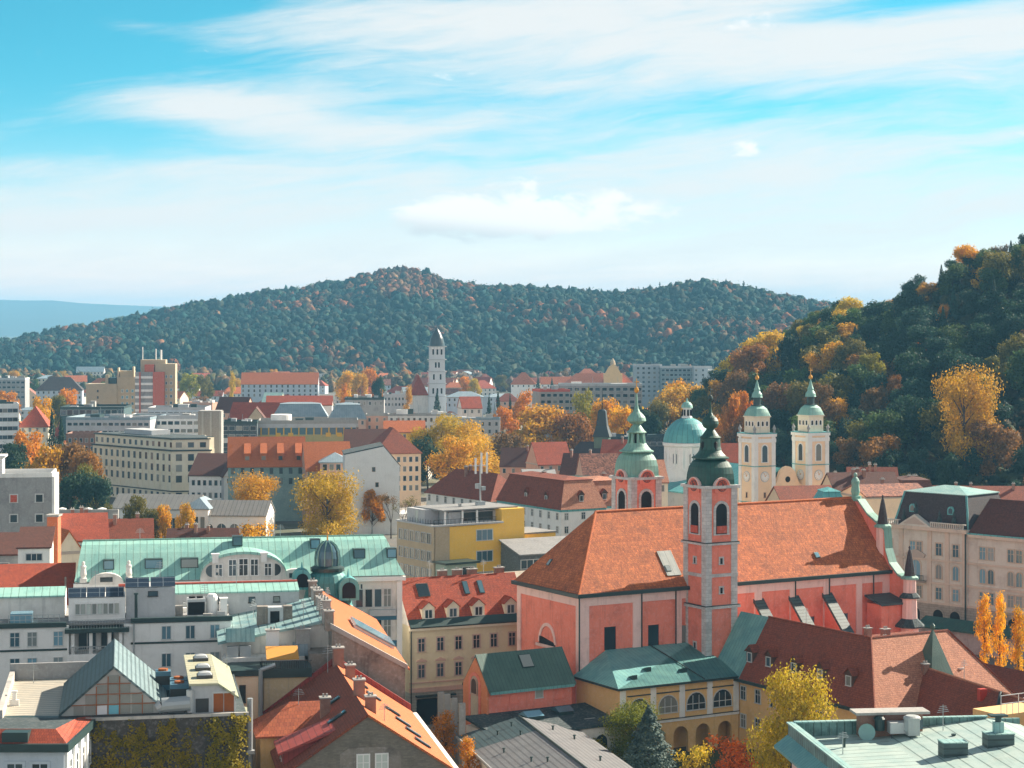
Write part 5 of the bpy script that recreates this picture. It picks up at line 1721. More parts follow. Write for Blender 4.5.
MB().box(6.2, 13.8, -2.6, -.2, 24.0, 24.25).build('stack_slab', concrete, nb)
MB().box(11.0, 13.2, -2.18, -2.1, 22.4, 23.4).build('stack_window', glass, nb)
MB().lathe([(.5, .9), (.5, 2.0), (.62, 2.05), (.4, 2.3)], 14, 8.6, -2.6, 21.6).build('vent_cowl', gutter, nb)
av = MB().box(9.4, 11.2, -3.6, -2.4, 22.3, 23.4, 0)
av.lathe([(.78, 1.0), (.78, 2.1)], 18, 11.6, -3.6, 21.6, 1)
av.lathe([(.85, 2.12), (.85, 2.35), (.6, 2.5)], 18, 11.6, -3.6, 21.6, 1)
for x, y in ((11.2, -3.9), (12.0, -3.3), (9.6, -3.4)):
    av.tube((x, y, 21.6), (x, y, 22.7), .05, n=5, mi=2)
av.box(11.0, 12.2, -4.3, -2.9, 22.2, 23.9, 1)
av.build('air_unit', [steel, plain('pale_box', (.45, .48, .47), .5), frame_d], nb)
di = MB()
for i in range(5):
    r0, r1 = .85 * i / 5, .85 * (i + 1) / 5
    di.lathe([(max(r0, .001), .22 * (r0 / .85) ** 2), (r1, .22 * (r1 / .85) ** 2)], 16, cap=False)
di = di.build('satellite_dish', plain('green_grey_dish', (.25, .42, .4), .5), nb, (7.2, -3.0, 22.4))
di.rotation_euler = (R(78), 0, R(-25))
for x, y, s_ in ((12.6, -13.0, 1.0), (17.6, -11.5, 1.1)):
    o = MB().box(-1.2 * s_, 1.2 * s_, -.8, .8, -.3, 1.2, 0).box(-1.25 * s_, 1.25 * s_, -.85, .85, 1.2, 1.3, 1)
    if x > 15:
        o.box(-.45, .45, -.35, .35, 1.3, 2.3, 1).lathe([(.3, 2.3), (.3, 2.8)], 12, 0, 0, 0, 2).box(-.9, .8, -.5, .5, 2.85, 3.0, 2).lathe([(.45, 2.75), (.45, 2.85)], 12, 0, 0, 0, 2)
    o.build('roof_stack', [dark_rib, copper_low, gutter], nb, (x, y, 22.2 if x < 15 else 22.6))
tr_ = thing('roof_terrace', 'small roof terrace with white railing between dark roofs at the right edge', 'terrace', *W(1001, 712, 15)[:2], 0, A30)
MB().box(0, 9, 0, 5, 0, 14.6).build('wall', yellow, tr_)
rl = MB()
for i in range(10):
    rl.box(i * .98, i * .98 + .08, 0, .08, 14.6, 17.0 if i % 3 == 0 else 15.9)
rl.box(0, 9, 0, .08, 15.9, 16.0).box(0, 9, 0, .08, 16.95, 17.03)
rl.build('railing', white, tr_)

# ------------------------------------------------------------------ palace on the right
pa_x, pa_y = XX(884, 414), 414.0
PAA = R(-46)
PZ = ZZ(523, 414)
pl = thing('palace', 'ornate cream palace with tall dark mansard pavilion, balcony and carved pediment at the right', 'palace', pa_x, pa_y, 0, PAA)
MB().box(-2, 20, 0, 16, 6.5, PZ).box(20.02, 60, .4, 16, 6.5, PZ - .8).build('wall', palace, pl)
MB().box(-2, 60, -.25, 16, 0, 6.5).build('rusticated_base', rusticated, pl)
sc_ = MB()
for z in (6.5, 10.6, 15.2):
    sc_.box(-2, 20, -.3, 0, z, z + .4)
    sc_.box(20, 60, .1, .4, z, z + .4)
sc_.box(-2.2, 20.3, -.8, 0, PZ - .7, PZ).box(20.3, 60, -.3, .4, PZ - 1.4, PZ - .8)
for x in (-1.0, 4.3, 11.2, 15.4, 19.5):
    sc_.box(x - .5, x + .5, -.22, 0, 6.9, PZ - .7)
sc_.build('string_course', plaster('palace_trim', (.62, .53, .43), .3), pl)
for a, b in ((-1.8, 4.2), (11.6, 20)):
    bl = MB()
    n_ = int((b - a) / .45)
    for i in range(n_):
        x = a + i * .45
        bl.box(x, x + .2, -.5, -.3, PZ, PZ + .9)
    bl.box(a, b, -.6, -.2, PZ + .9, PZ + 1.1)
    bl.build('balustrade', palace, pl)
MB().extr_y([(4.0, PZ), (11.8, PZ), (10.4, PZ + .9), (7.9, PZ + 2.4), (5.4, PZ + .9)], -.7, .6).build('pediment', palace, pl)
MB().extr_y([(5.2, PZ + .4), (10.6, PZ + .4), (7.9, PZ + 1.9)], -.76, -.68).build('pediment_relief', frame_s, pl)
r_ = MB()
roof_mansard(r_, 2.0, 19.8, 1.0, 15.5, PZ + .02, 6.6, 1.5, 1.2, 'x', .3, 0, 1)
r_ = r_.build('pavilion_roof', [t_slate, copper_low], pl)
for x in (2.6, 19.2):
    MB().tube((x - (.6 if x < 10 else -.6), .8, PZ), (x + (.9 if x < 10 else -.9), 2.4, PZ + 6.6), .22, n=6).build('roof_edge', copper_dome, r_)
for x in (6.0, 15.2):
    MB().extr_y(arch_pts(1.5, 1.7, 10), -.2, 1.2, 0).extr_y(arch_pts(.9, 1.1, 10, 0, .25), -.26, -.19, 1).build('dormer', [copper_dome, glass], pl, (x, 1.6, PZ + 2.6))
for x in (5.0, 7.9, 13.6, 17.0):
    MB().lathe([(.35, 0), (.5, .5), (.2, 1.2), (.3, 1.6), (.05, 2.4)], 8).build('urn', gutter, pl, (x, -.1, PZ + (1.1 if abs(x - 7.9) > 2 else 2.7)))
r2_ = MB()
roof_gable(r2_, 20.2, 60, .4, 16, PZ - .8, 6.4, 'x', .5, .1, .25)
r2_.build('wing_roof', t_brown, pl)
MB().box(20, 60, -.3, -.05, PZ - .85, PZ - .5).build('gutter', copper_dome, pl)
for z, hh, kd in ((17.6, 2.4, 'cross'), (13.1, 2.8, 'arch_bar'), (8.7, 2.3, 'cross')):
    for x in (1.4, 13.4, 17.4):
        window(pl, x, 0, z, 0, kd, 1.35, hh, plaster('palace_frame', (.55, .46, .36), .2), glass_blue, .25)
    for x in (7.1, 8.7):
        if kd != 'arch_bar':
            window(pl, x, 0, z, 0, kd, 1.2, hh, MATS['palace_frame'], glass_blue, .25)
    for k in range(4):
        for d in (0, 1.9):
            window(pl, 23.4 + k * 6.4 + d, .4, z, 0, kd, 1.3, hh, MATS['palace_frame'], glass_blue, .22)
window(pl, 7.9, 0, 13.2, 0, 'arch_bar', 2.1, 3.8, MATS['palace_frame'], glass_blue, .35)
MB().extr_y([(5.9, 15.6), (9.9, 15.6), (10.3, 16.3), (9.0, 17.0), (7.9, 17.3), (6.8, 17.0), (5.5, 16.3)], -.35, 0).build('carved_crest', frame_s, pl)
MB().box(5.2, 10.6, -1.4, 0, 10.7, 11.1).build('balcony', rusticated, pl)
rl = MB()
for i in range(19):
    rl.box(5.3 + i * .29, 5.36 + i * .29, -1.35, -1.3, 11.1, 12.1)
rl.box(5.2, 10.6, -1.38, -1.28, 12.1, 12.2)
rl.build('railing', gutter, pl)
for x in (1.4, 7.9, 13.4, 17.4, 24.4, 30.8, 37):
    window(pl, x, -.25 if x < 27 else -.25, 3.6, 0, 'arch', 2.4, 3.8, rusticated, void, .3)
MB().tube((19.9, -.4, PZ - .8), (19.9, -.4, 0), .16, n=6).build('downpipe', gutter, pl)
hl = thing('market_hall', 'low dark green roofed kiosk row at the foot of the palace beside the poplars', 'kiosk', XX(917, 392), 392, 0, R(-46))
MB().extr_x([(-1, 4.0), (3, 5.6), (3, 5.8), (-1, 4.25)], 0, 24).build('roof', copper_dark, hl)
MB().box(.5, 23.5, 0, 3, 0, 4.1).build('wall', greywall, hl)

# ------------------------------------------------------------------ cathedral with twin towers and dome
CT = (XX(754.5, 520), 520.0)
ca = thing('cathedral', 'peach and white cathedral with twin bell towers, curved gable and blue-green dome', 'cathedral', *CT, 0, R(30))
MB().box(.8, 22.0, 1.5, 34, 0, 20).build('wall', peach, ca)


def cath_tower(x, y, a):
    zt = 34.5
    o = MB().box(0, a, 0, a, 0, zt).build('bell_tower', peach, ca, (x, y, 0))
    q = MB()
    for x0, x1 in ((-.15, 1.1), (a - 1.1, a + .15)):
        for y0, y1 in ((-.15, 1.1), (a - 1.1, a + .15)):
            q.box(x0, x1, y0, y1, 0, zt - .05)
    q.box(-.4, a + .4, -.4, a + .4, zt - .7, zt + .05)
    q.box(-.25, a + .25, -.25, a + .25, zt - 2.2, zt - 1.2)
    q.build('corner_pilasters', white, o)
    for z in (zt - .0, 26.0, 16.6):
        q = MB()
        q.box(-.45 if z > 30 else -.25, a + (.45 if z > 30 else .25), -.45 if z > 30 else -.25, a + (.45 if z > 30 else .25), z + .06, z + .26)
        q.build('ledge_cover', copper_dome, o)
    for rz_, px_, py_ in ((0, a / 2, 0), (R(-90), 0, a / 2)):
        window(o, px_, py_, 29.4, rz_, 'arch', 1.7, 4.4, white, glass, .3)
        dd = (0, -.02) if rz_ == 0 else (-.02, 0)
        clock(o, px_ + dd[0], py_ + dd[1], 23.4, rz_, 1.25, white, gold, lightgrey)
        window(o, px_, py_, 18.6, rz_, 'plain', .5, 1.3, rosy, void, .15)
    up = MB()
    b = a * .5
    up.lathe([(b * .72, .3, 1), (b * .72, 4.3, 1), (b * .8, 4.4, 1), (b * .8, 4.7, 1)], 32, a / 2, a / 2, zt, 0)
    up = up.build('upper_stage', plaster('pale_peach', (.86, .76, .60), .2), o)
    for d in (-1.4, 0, 1.4):
        window(up, a / 2 + d, a / 2 - b * .72, zt + 2.7, 0, 'arch', .65, 1.2, white, void, .12)
        window(up, a / 2 - b * .72, a / 2 + d, zt + 2.7, R(-90), 'arch', .65, 1.2, white, void, .12)
    for sx in (.1, a - .1):
        for sy in (.1, a - .1):
            MB().lathe([(.35, .3), (.25, .8), (.5, 1.4), (.2, 2.0), (.05, 2.4)], 8, sx, sy, zt).build('urn', greywall, o)
    h = MB()
    h.lathe([(b * .84, 4.72, .9), (b * .78, 5.6, .7), (b * .68, 6.6, .5), (b * .46, 7.3, .4)], 28, a / 2, a / 2, zt, 0)
    h.lathe([(b * .46, 7.3, .2), (b * .5, 7.5, .2), (b * .32, 7.7, .2)], 24, a / 2, a / 2, zt + .01, 1)
    h.lathe([(b * .3, 7.7), (b * .3, 9.9)], 12, a / 2, a / 2, zt, 1)
    h.lathe([(b * .45, 9.9), (b * .42, 10.2), (b * .40, 10.9), (b * .28, 11.6), (b * .24, 11.9), (b * .26, 12.3), (b * .16, 13.2), (b * .07, 14.6), (.1, 15.4)], 16, a / 2, a / 2, zt + .02, 0)
    h.v = [(x_, y_, zt + (z_ - zt if z_ - zt < 7 else 7 + (z_ - zt - 7) * .86)) for x_, y_, z_ in h.v]
    h.build('helmet', [seamed('pale_helmet_copper', (.27, .50, .43), (.20, .41, .36), .9, .08, .3, dark=(.1, .2, .17)), gutter], o)
    f = MB().lathe([(.05, 0), (.5, .3), (.55, .7), (.4, 1.1), (.05, 1.35)], 12, a / 2, a / 2, zt + 14.0)
    f.tube((a / 2, a / 2, zt + 15.2), (a / 2, a / 2, zt + 17.2), .1, n=5).tube((a / 2 - .6, a / 2, zt + 16.5), (a / 2 + .6, a / 2, zt + 16.5), .1, n=5)
    f.build('finial', gold, o)
    return o


cath_tower(0, 0, 6.6)
cath_tower(16.0, -2.2, 6.6)
gm_ = MB()
gpts = [(6.6, 16), (16.0, 16), (16.0, 20.8), (15.2, 21.2), (14.5, 22.6), (13.6, 24.6), (12.4, 25.6), (11.3, 25.9), (10.2, 25.6), (9.0, 24.6), (8.1, 22.6), (7.4, 21.2), (6.6, 20.8)]
gm_.extr_y(gpts, .6, 1.6).build('curved_gable', peach, ca)
MB().extr_y([(11.3 + .8 * math.cos(t), 22.4 + .8 * math.sin(t)) for t in np.linspace(0, 2 * PI, 12, endpoint=False)], .5, .62).build('quatrefoil', void, ca)
MB().box(6.6, 16.0, .3, .6, 16.8, 17.3).build('ledge_cover', copper_dome, ca)
window(ca, 9.6, 1.5, 10, 0, 'arch', 2, 4, white, glass, .3)
r_ = MB()
roof_gable(r_, 1.5, 21.2, 3, 44, 20.02, 5.0, 'y', .5, .2, .25)
r_.build('roof', copper_dome, ca)
MB().box(-5, 3, 16, 44, 0, 18).build('side_aisle', lightgrey, ca)
MB().extr_y([(-5.6, 17.6), (3, 20.6), (3, 20.9), (-5.6, 17.9)], 15.5, 44.2).build('aisle_roof', copper_dome, ca)
dmx, dmy = XX(687, 556), 556.0
ddx, ddy = dmx - CT[0], dmy - CT[1]
dlx, dly = ddx * math.cos(-A30) - ddy * math.sin(-A30), ddx * math.sin(-A30) + ddy * math.cos(-A30)
dr = MB().lathe([(6.1, 14), (6.1, 30.2)], 32, 0, 0, 0, 0)
dr = dr.build('dome_drum', white, ca, (dlx, dly, 0))
tr2 = MB()
tr2.lathe([(6.15, 29.2), (6.75, 29.6), (6.8, 30.4), (6.2, 30.5)], 32, 0, 0, 0).lathe([(6.3, 23.0), (6.3, 23.5)], 32, 0, 0, 0)
for k in range(16):
    t = 2 * PI * k / 16
    tr2.lathe([(.42, 23.5), (.42, 29.3)], 6, 6.1 * math.cos(t), 6.1 * math.sin(t), 0)
tr2.build('drum_trim', white, dr)
for k in range(8):
    t = 2 * PI * (k * 2 + 1) / 16 + PI / 8 * 0 - PI / 2
    window(dr, 6.12 * math.cos(t), 6.12 * math.sin(t), 26.3, t + PI / 2, 'arch_bar', 1.3, 2.9, white, glass, .2)
dm_ = MB().lathe([(6.6, 30.5), (6.55, 31.4), (6.2, 33.0), (5.5, 34.8), (4.3, 36.5), (2.9, 37.7), (1.6, 38.3)], 40, 0, 0, 0)
dm_.v = [(x_, y_, 30.5 + (z_ - 30.5) * .85) for x_, y_, z_ in dm_.v]
dm_ = smooth(dm_.build('dome', copper_dome, ca, (dlx, dly, 0)))
ln = MB().lathe([(1.5, 38.2), (1.5, 38.8), (1.2, 38.9), (1.2, 41.2), (1.55, 41.3), (1.55, 41.5)], 8, 0, 0, 0, 0)
for k in range(8):
    t = 2 * PI * (k + .5) / 8
    ln.box(1.13 * math.cos(t) - .22, 1.13 * math.cos(t) + .22, 1.13 * math.sin(t) - .22, 1.13 * math.sin(t) + .22, 39.1, 40.9, 1)
ln.lathe([(1.65, 41.52), (1.5, 42.3), (1.0, 43.0), (.3, 43.4), (.08, 44.4)], 16, 0, 0, 0, 2)
ln.v = [(x_, y_, 37.0 + (z_ - 38.2) * .92) for x_, y_, z_ in ln.v]
ln.build('lantern', [white, void, copper], dm_)


for x, y, z, h in ((-3, 8, 27.8, 3.0), (12, 6, 28.4, 2.6), (20.5, 7, 28.9, 3.0), (26.5, 8, CZ + .2, 3.8), (31, 12.5, 27.8, 3.0)):
    aerial(wb_, x, y, z, h)
for x, y, z, h in ((9, 8, DZ + 4.4, 2.4), (30, 8, DZ + 4.4, 2.6), (44, 8, DZ + 4.4, 2.2)):
    aerial(gb, x, y, z, h)
for x, y, h in ((10, 20, 3.2), (24.6, 18, 3.6), (2.5, 22, 2.4)):
    aerial(tb, x, y, 21.1, h)
aerial(nb, 15, -3, 22.4, 2.6)
aerial(nb, 3.0, -9, 21.6, 2.2)
for x, y in ((4.0, 6.0), (15.2, -5.6)):
    MB().tube((0, 0, -.2), (0, 0, .7), .14, n=8).tube((0, 0, .7), (0, 0, .85), .24, n=8).build('roof_pipe', gutter, nb, (x, -abs(y), 21.75))

# ------------------------------------------------------------------ yellow office block with antennas
ya = R(33)
yx, yy_ = W(435, 527, 23.6)
yb = thing('office_building', 'flat roofed office block with bright yellow side, grey window front and rooftop antenna mast', 'building', yx, yy_, 0, ya)
YL, YW, YZ = 15.5, 14.5, 23.6
MB().box(0, YL, 0, YW, 0, YZ).build('wall', ochre, yb)
MB().box(-.25, 0, -.2, YW, 0, YZ).box(-.25, 3.2, -.2, 0, 0, YZ).build('window_front', tan, yb)
rr = MB()
roof_flat(rr, -.6, YL + .1, -.5, YW, YZ, .35, .5)
yr = rr.build('roof', [gravelroof, lightgrey], yb)
for k in range(5):
    for y in (1.8, 4.0, 6.2, 8.4, 10.6, 12.8):
        window(yb, -.25, y, YZ - 2.4 - k * 3.5, R(-90), 'two', 1.4, 1.9, lightgrey, glass, .14)
for k in range(4):
    window(yb, 11.4, 0, YZ - 2.2 - k * 4.2, 0, 'three', 3.6, 2.0, frame_w, glass_blue, .18)
MB().box(YL, YL + 5.4, .02, 11, 0, YZ + 2.7).build('stair_tower', ochre, yb)
MB().box(YL + 5.4, YL + 15, 3, 13, 0, 20.6).build('low_wing', ochre, yb)
MB().box(YL + 5.45, YL + 15.2, 2.8, 13.2, 20.6, 20.9).build('low_wing_roof', gravelroof, yb)
window(yb, YL + 13.2, 3, 18.2, 0, 'two', 2.2, 2.0, frame_w, glass_blue, .2)
MB().box(4.6, YL, 2.4, 12, YZ + .1, YZ + 2.4).build('penthouse', lightgrey, yb)
MB().box(2.6, YL + 4.6, 1.2, 12.6, YZ + 2.72, YZ + 3.0).build('penthouse_roof', gravelroof, yb)
MB().box(7.4, 14.8, 2.3, 2.4, YZ + .5, YZ + 2.2).build('penthouse_window', glass, yb)
for x in (3.2, 7.2, 10.6):
    MB().lathe([(.22, 0), (.22, 2.62)], 8, x, 1.5, YZ + .1).build('column', white, yb)
bwt = MB().box(1.2, 4.4, 6.0, 13.0, YZ + .1, YZ + 2.8)
bwt.build('lift_house', lightgrey, yb)
window(yb, 1.2, 9.0, YZ + 1.4, R(-90), 'plain', 1.2, 2.2, frame_w, glass_milk, .1)
rl = MB()
for i in range(16):
    rl.box(-.4 + i * .95, -.34 + i * .95, -.35, -.3, YZ + .3, YZ + 1.3)
rl.box(-.4, 14, -.36, -.29, YZ + 1.3, YZ + 1.37)
for i in range(14):
    rl.box(-.4, -.34, i * 1.0, .06 + i * 1.0, YZ + .3, YZ + 1.3)
rl.build('railing', frame_d, yb)
MB().box(9.0, 9.5, 5.6, 6.0, YZ + 3.0, YZ + 3.7).build('roof_box', concrete, yb)
am = thing('antenna_mast', 'steel mast with three white antenna panels on the yellow office roof', 'antenna', yx + 14.8 * math.cos(ya) - 7 * math.sin(ya), yy_ + 14.8 * math.sin(ya) + 7 * math.cos(ya), YZ + 3.0, ya)
MB().tube((0, 0, 0), (0, 0, 8.4), .2, .16, 8).tube((-1.6, 0, 8.0), (1.6, 0, 8.0), .12, n=6).build('mast', zinc, am)
for x in (-1.3, .1, 1.4):
    MB().box(x - .17, x + .17, -.45, -.2, 6.4, 10.6 if x > 0 else 9.6).build('antenna_panel', white, am)
MB().box(-1.0, -.2, -.6, .4, 3.4, 4.4).box(.2, 1.0, -.5, .4, 3.0, 3.8).box(-.9, .9, -.5, .5, 0, .8).build('equipment_box', zinc, am)
lk = thing('glass_block', 'small pale green glazed stair block with metal roof in front of the yellow office', 'building', *W(446, 563, 17)[:2], 0, ya)
MB().box(0, 7, 0, 4.6, 0, 16.6).build('wall', plaster('pale_green_panel', (.36, .46, .38), .3, dirt=(.15, .2, .17)), lk)
MB().box(-.5, 7.5, -.6, 5.2, 16.6, 17.0).build('roof', gutter, lk)
window(lk, 5.0, 0, 14.6, 0, 'two', 2.6, 2.6, frame_w, glass, .1)
house('rear_house', 'sandy flat ridge roofed house between yellow office and church hip roof', 'house', XX(497, 352), 352, R(30), 18, 12, ZZ(596, 352), cream, ('gable_x', 3.0, sandroof, {'oh': .2}), rows=0)
house('glazed_hall', 'low grey roofed glazed hall behind the sandy roof near the yellow office', 'building', XX(520, 390), 390, R(28), 17, 8, ZZ(556, 390), plaster('dark_hall', (.12, .14, .15), .3), ('shed', 2.2, gravelroof), rows=1, win=(2.6, 1.6), kind='two', corn=False)

# ------------------------------------------------------------------ houses of the middle distance
FG = 'flat'
# grey block and hut at the left edge
gk = hpx('grey_house', 'plain grey rendered block with six small windows, pale right edge, at the left edge', 'house', -14, 52, 478, 400, 9, 12, greywall, ('flat', .9, gravelroof, {'par': white}), rows=0)
for i, x in enumerate((5.4, 10.4)):
    for z in (28.2, 24.2, 20.2):
        window(gk, x, 0, z, 0, 'plain', 1.3, 1.45, frame_w, glass if (i or z < 25) else redpanel, .22)
MB().box(12.9, 13.45, -.3, 12, 0, 32.6).build('painted_lit_edge', white, gk)  # white strip paints in sunlight on the right side edge
MB().box(0, 3.2, -.2, 5, 32.4, 36.5).box(-.4, 3.8, -.8, 5, 36.5, 36.9).build('roof_house', white, gk)
hpx('hut', 'small white hut with one window band and brown tiled lean-to roof below the grey block', 'hut', 18, 50, 549, 312, 8, 6, white, ('shed', 2.6, t_brown), rows=1, cols=1, win=(2.4, 1.0), kind='three', top=1.3, corn=False)
hpx('shed_house', 'brown tiled low house left of the small white hut at the left edge', 'house', -14, 18.5, 556, 322, 6, 7, greywall, ('shed', 2.8, t_brown), rows=1, cols=1, win=(2, 1), kind='plain', corn=False)
o = tag(MB().box(-.9, .9, -1.2, 1.2, 0, 31.0, 0).box(-1.1, 1.1, -1.4, 1.4, 31.0, 31.3, 1).build('chimney_wall', [plaster('orange_render', (.62, .16, .06), .2), concrete], None, (XX(54, 335), 335, 0)), 'narrow orange rendered chimney wall right of the small white hut', 'chimney')
hpx('old_house', 'red tiled house with long ridge behind the left end of the green copper roof', 'house', 54, 108, 541, 400, 14, 13, offwhite, ('gable_x', 4.6, t_red), rows=1, split=False, chim=3)
hpx('old_house', 'brown tiled house with cream gable end behind the middle of the copper roof', 'house', 90, 152, 547, 420, 9, 12, cream, ('gable_x', 5.0, t_dark), rows=1, split=False, chim=2)
hpx('old_house', 'low dark roofed house just above the copper ridge below the white arcade', 'house', 166, 236, 548, 445, 4, 10, cream, ('gable_x', 3.6, t_brown), rows=1, split=False, chim=3)
hpx('old_house', 'small orange roofed gable house wedged right of the grey block', 'house', 56, 82, 552, 350, 30, 9, cream, ('gable_y', 3.4, t_orange), rows=0)
hpx('wall_terrace', 'long pale garden wall with brick piers below the dark trees at left', 'wall', 50, 118, 512, 520, 3, 1.2, concrete, ('flat', .5, concrete), rows=0)
# arcade hall
hpx('market_arcade', 'long low white arcade with grey seamed roof in front of the cream bank building', 'arcade', 112, 196, 508, 565, -10, 11, white, ('gable_x', 3.4, seamed('sand_grey_seam', (.36, .34, .31), (.30, .29, .27), 1.5, .1, .3, dark=(.16, .15, .14))), rows=1, cols=9, win=(2.6, 4.2), kind='arch_bar', fm=white, top=4.6, corn=False)
hpx('market_arcade', 'right arcade wing with three dark arched windows and striped grey roof', 'arcade', 203, 266, 515, 548, -6, 11, white, ('gable_x', 3.4, seamed('striped_seam', (.30, .28, .26), (.25, .24, .22), 1.2, .18, .2, dark=(.12, .11, .1))), rows=1, cols=5, win=(2.6, 4.2), kind='arch_bar', fm=white, top=4.4, corn=False)
hpx('portico', 'small columned portico with pale metal roof joining the two arcade wings', 'portico', 184, 208, 508, 548, -8, 12, white, ('hip', 2.4, blue_sheet), rows=1, cols=3, win=(1.2, 4.5), kind='plain', top=4.6, fm=white)

# cream bank
bx0, bx1 = (XX(93, 742), 742), (XX(172, 704), 704)
ang_ = math.atan2(bx1[1] - bx0[1], bx1[0] - bx0[0])
Lb = math.hypot(bx1[0] - bx0[0], bx1[1] - bx0[1])
bkz = 23.2
bk = thing('bank_building', 'large cream five storey bank with rows of tall windows and dark flat roof', 'building', *bx0, 0, ang_)
MB().box(0, Lb, 0, 18, 0, bkz - 4.4).build('wall', cream, bk)
MB().box(.5, Lb - .2, .6, 18, bkz - 4.4, bkz - .4).build('attic_wall', cream, bk)
# second front, turned
a2 = R(12)
L2 = 13.5
rw = MB().box(0, L2, 0, 26, 0, bkz - 4.4).box(0, L2 - .4, .5, 26, bkz - 4.4, bkz - .4)
rw = rw.build('corner_wing', cream, bk, (Lb, 0, 0), a2 - ang_)
MB().box(-.4, Lb + .4, -.5, .5, bkz - 4.7, bkz - 4.2).box(.2, Lb + .2, .1, .6, bkz - .6, bkz - .2).box(-.1, Lb, -.2, 0, 4.2, 4.6).build('cornice', gutter, bk)
MB().box(-.2, L2 + .4, -.5, .5, bkz - 4.7, bkz - 4.2).box(0, L2, 0, .5, bkz - .6, bkz - .2).box(0, L2, -.2, 0, 4.2, 4.6).build('cornice', gutter, rw)
MB().box(.6, Lb - .4, 1.0, 18, bkz - .4, bkz - .1).build('roof', tar, bk)
MB().box(.6, L2 - 1, 1.0, 20, bkz - .38, bkz - .08).build('roof', tar, rw)
MB().box(12, 30, 6, 14, bkz - .1, bkz + 1.6).build('roof_plant', lightgrey, bk)
nb_ = 14
for i in range(nb_):
    x = 1.8 + i * (Lb - 3.2) / (nb_ - 1)
    for z, hh, y in ((bkz - 2.5, 1.7, .6), (16.3, 2.3, 0), (12.5, 2.3, 0), (8.7, 2.3, 0), (2.4, 2.6, 0)):
        window(bk, x, y, z, 0, 'cross', 1.35, hh, frame_s, glass, split=False)
pil = MB()
for i in range(nb_ + 1):
    x = .4 + i * (Lb - .8) / nb_
    pil.box(x - .25, x + .25, -.18, 0, 4.6, bkz - 4.7)
pil.build('pilaster_trim', cream, bk)
for x in (2.4, 6.6, 10.8):
    for z, hh, y in ((bkz - 2.5, 1.7, .5), (16.3, 2.3, 0), (12.5, 2.3, 0), (8.7, 2.3, 0), (2.4, 3.0, 0)):
        window(rw, x, y, z, 0, 'two', 2.0, hh, frame_s, glass, split=False)
tag(MB().box(0, 8.6, 0, 9, 0, 30.8, 0).box(.3, 8.3, .3, 8.7, 30.8, 31.0, 1).box(1.4, 2.0, -.15, 0, 0, 30.6, 2).box(4.4, 5.0, -.15, 0, 0, 30.6, 2).box(7.9, 8.62, -.1, 9, 0, 30.5, 2).build('concrete_tower', [plaster('tower_concrete', (.26, .235, .21), .3, streak=.7, dirt=(.17, .15, .13)), concrete, concrete], None, (XX(198, 745), 745, 0), R(3)), 'plain square concrete tower with pale stripes right of the cream bank', 'tower')
dg = hpx('dark_office', 'dark glass office block with one pale band behind the concrete tower', 'building', 221, 257, 424, 790, 4, 16, plaster('dark_panel', (.05, .07, .08), .3), ('flat', 1.0, tar, {'par': gutter}), rows=4, cols=5, win=(2.2, 1.6), kind='two', gm=glass, split=False)
MB().box(.5, 12, -.3, 0, ZZ(443, 790), ZZ(438, 790)).build('pale_band', steel, dg)
hpx('old_house', 'white house with dark red hip roof and three tiny dormers below the cream bank', 'house', 189, 226, 475, 680, -8, 22, white, ('gable_x', 6.5, t_brown), rows=2, cols=6, split=False, win=(1.0, 1.7), top=2.6, gap=4.2)
hpx('old_house', 'house with blank grey gable wall right of the dark red hip roof', 'house', 224, 254, 476, 672, 16, 12, lightgrey, ('gable_y', 7.5, t_brown), rows=1, cols=2, split=False)
oh = hpx('long_house', 'long house with bright orange roof, four dark shed dormers and teal wall', 'house', 228, 305, 466, 640, 7, 16, teal_wall, ('gable_x', 8.6, t_orange), rows=2, cols=8, split=False, fm=frame_g, win=(1.0, 1.8))
for x in (5.0, 10.2, 15.6, 21.4):
    d_ = MB().extr_x([(1.2, 0), (8.0, 7.0), (1.2, 2.9)], 0, 2.2, 0).box(.45, 1.75, 1.1, 1.2, .7, 2.0, 1)
    d_.m[0] = d_.m[1] = 2  # dark cheeks paint in the shadow triangles beside the dormers
    d_.build('dormer', [t_orange, glass, t_brown], oh, (x, 0, ZZ(466, 640) + 1.0))
hpx('long_house', 'salmon house with orange roof half in shadow beside the four dormer roof', 'house', 306, 352, 470, 632, 12, 15, salmon, ('gable_x', 8.2, t_orange), rows=2, cols=3, split=False, win=(2.0, 2.4), kind='arch_bar')
hpx('bay_house', 'salmon corner house with arched windows left of the tall white gable', 'house', 320, 350, 462, 628, 5, 10, salmon, ('hip', 2.5, blue_sheet), rows=2, cols=4, split=False, win=(1.3, 1.9), kind='arch_bar')
wg = thing('white_gable_house', 'tall blank white gable house with four tiny windows above the street trees', 'house', XX(345, 600), 600, 0, R(7))
MB().extr_y([(0, 0), (16.4, 0), (16.4, 20.6), (11.6, 26.4), (0, 24)], 0, 18).build('wall', plaster('bluish_white', (.74, .76, .76), .2, dirt=(.4, .4, .4)), wg)
MB().extr_y([(-.3, 24.0), (11.6, 26.45), (16.8, 20.3), (16.8, 20.6), (11.6, 26.8), (-.3, 24.3)], .5, 18.4).build('roof', tar, wg)
for x, z, w_ in ((8.6, 19.6, .9), (9.6, 15.0, .9), (7.6, 10.6, 2.0), (12.2, 10.8, 2.0)):
    window(wg, x, 0, z, 0, 'plain', w_, 1.3, frame_s, glass, split=False)
hpx('long_house', 'beige house with long dark red hip roof behind the tall white gable', 'house', 376, 421, 453, 690, 16, 22, peach, ('hip', 8.0, t_dark), rows=4, cols=7, split=False, top=2.4, win=(1.0, 1.7))
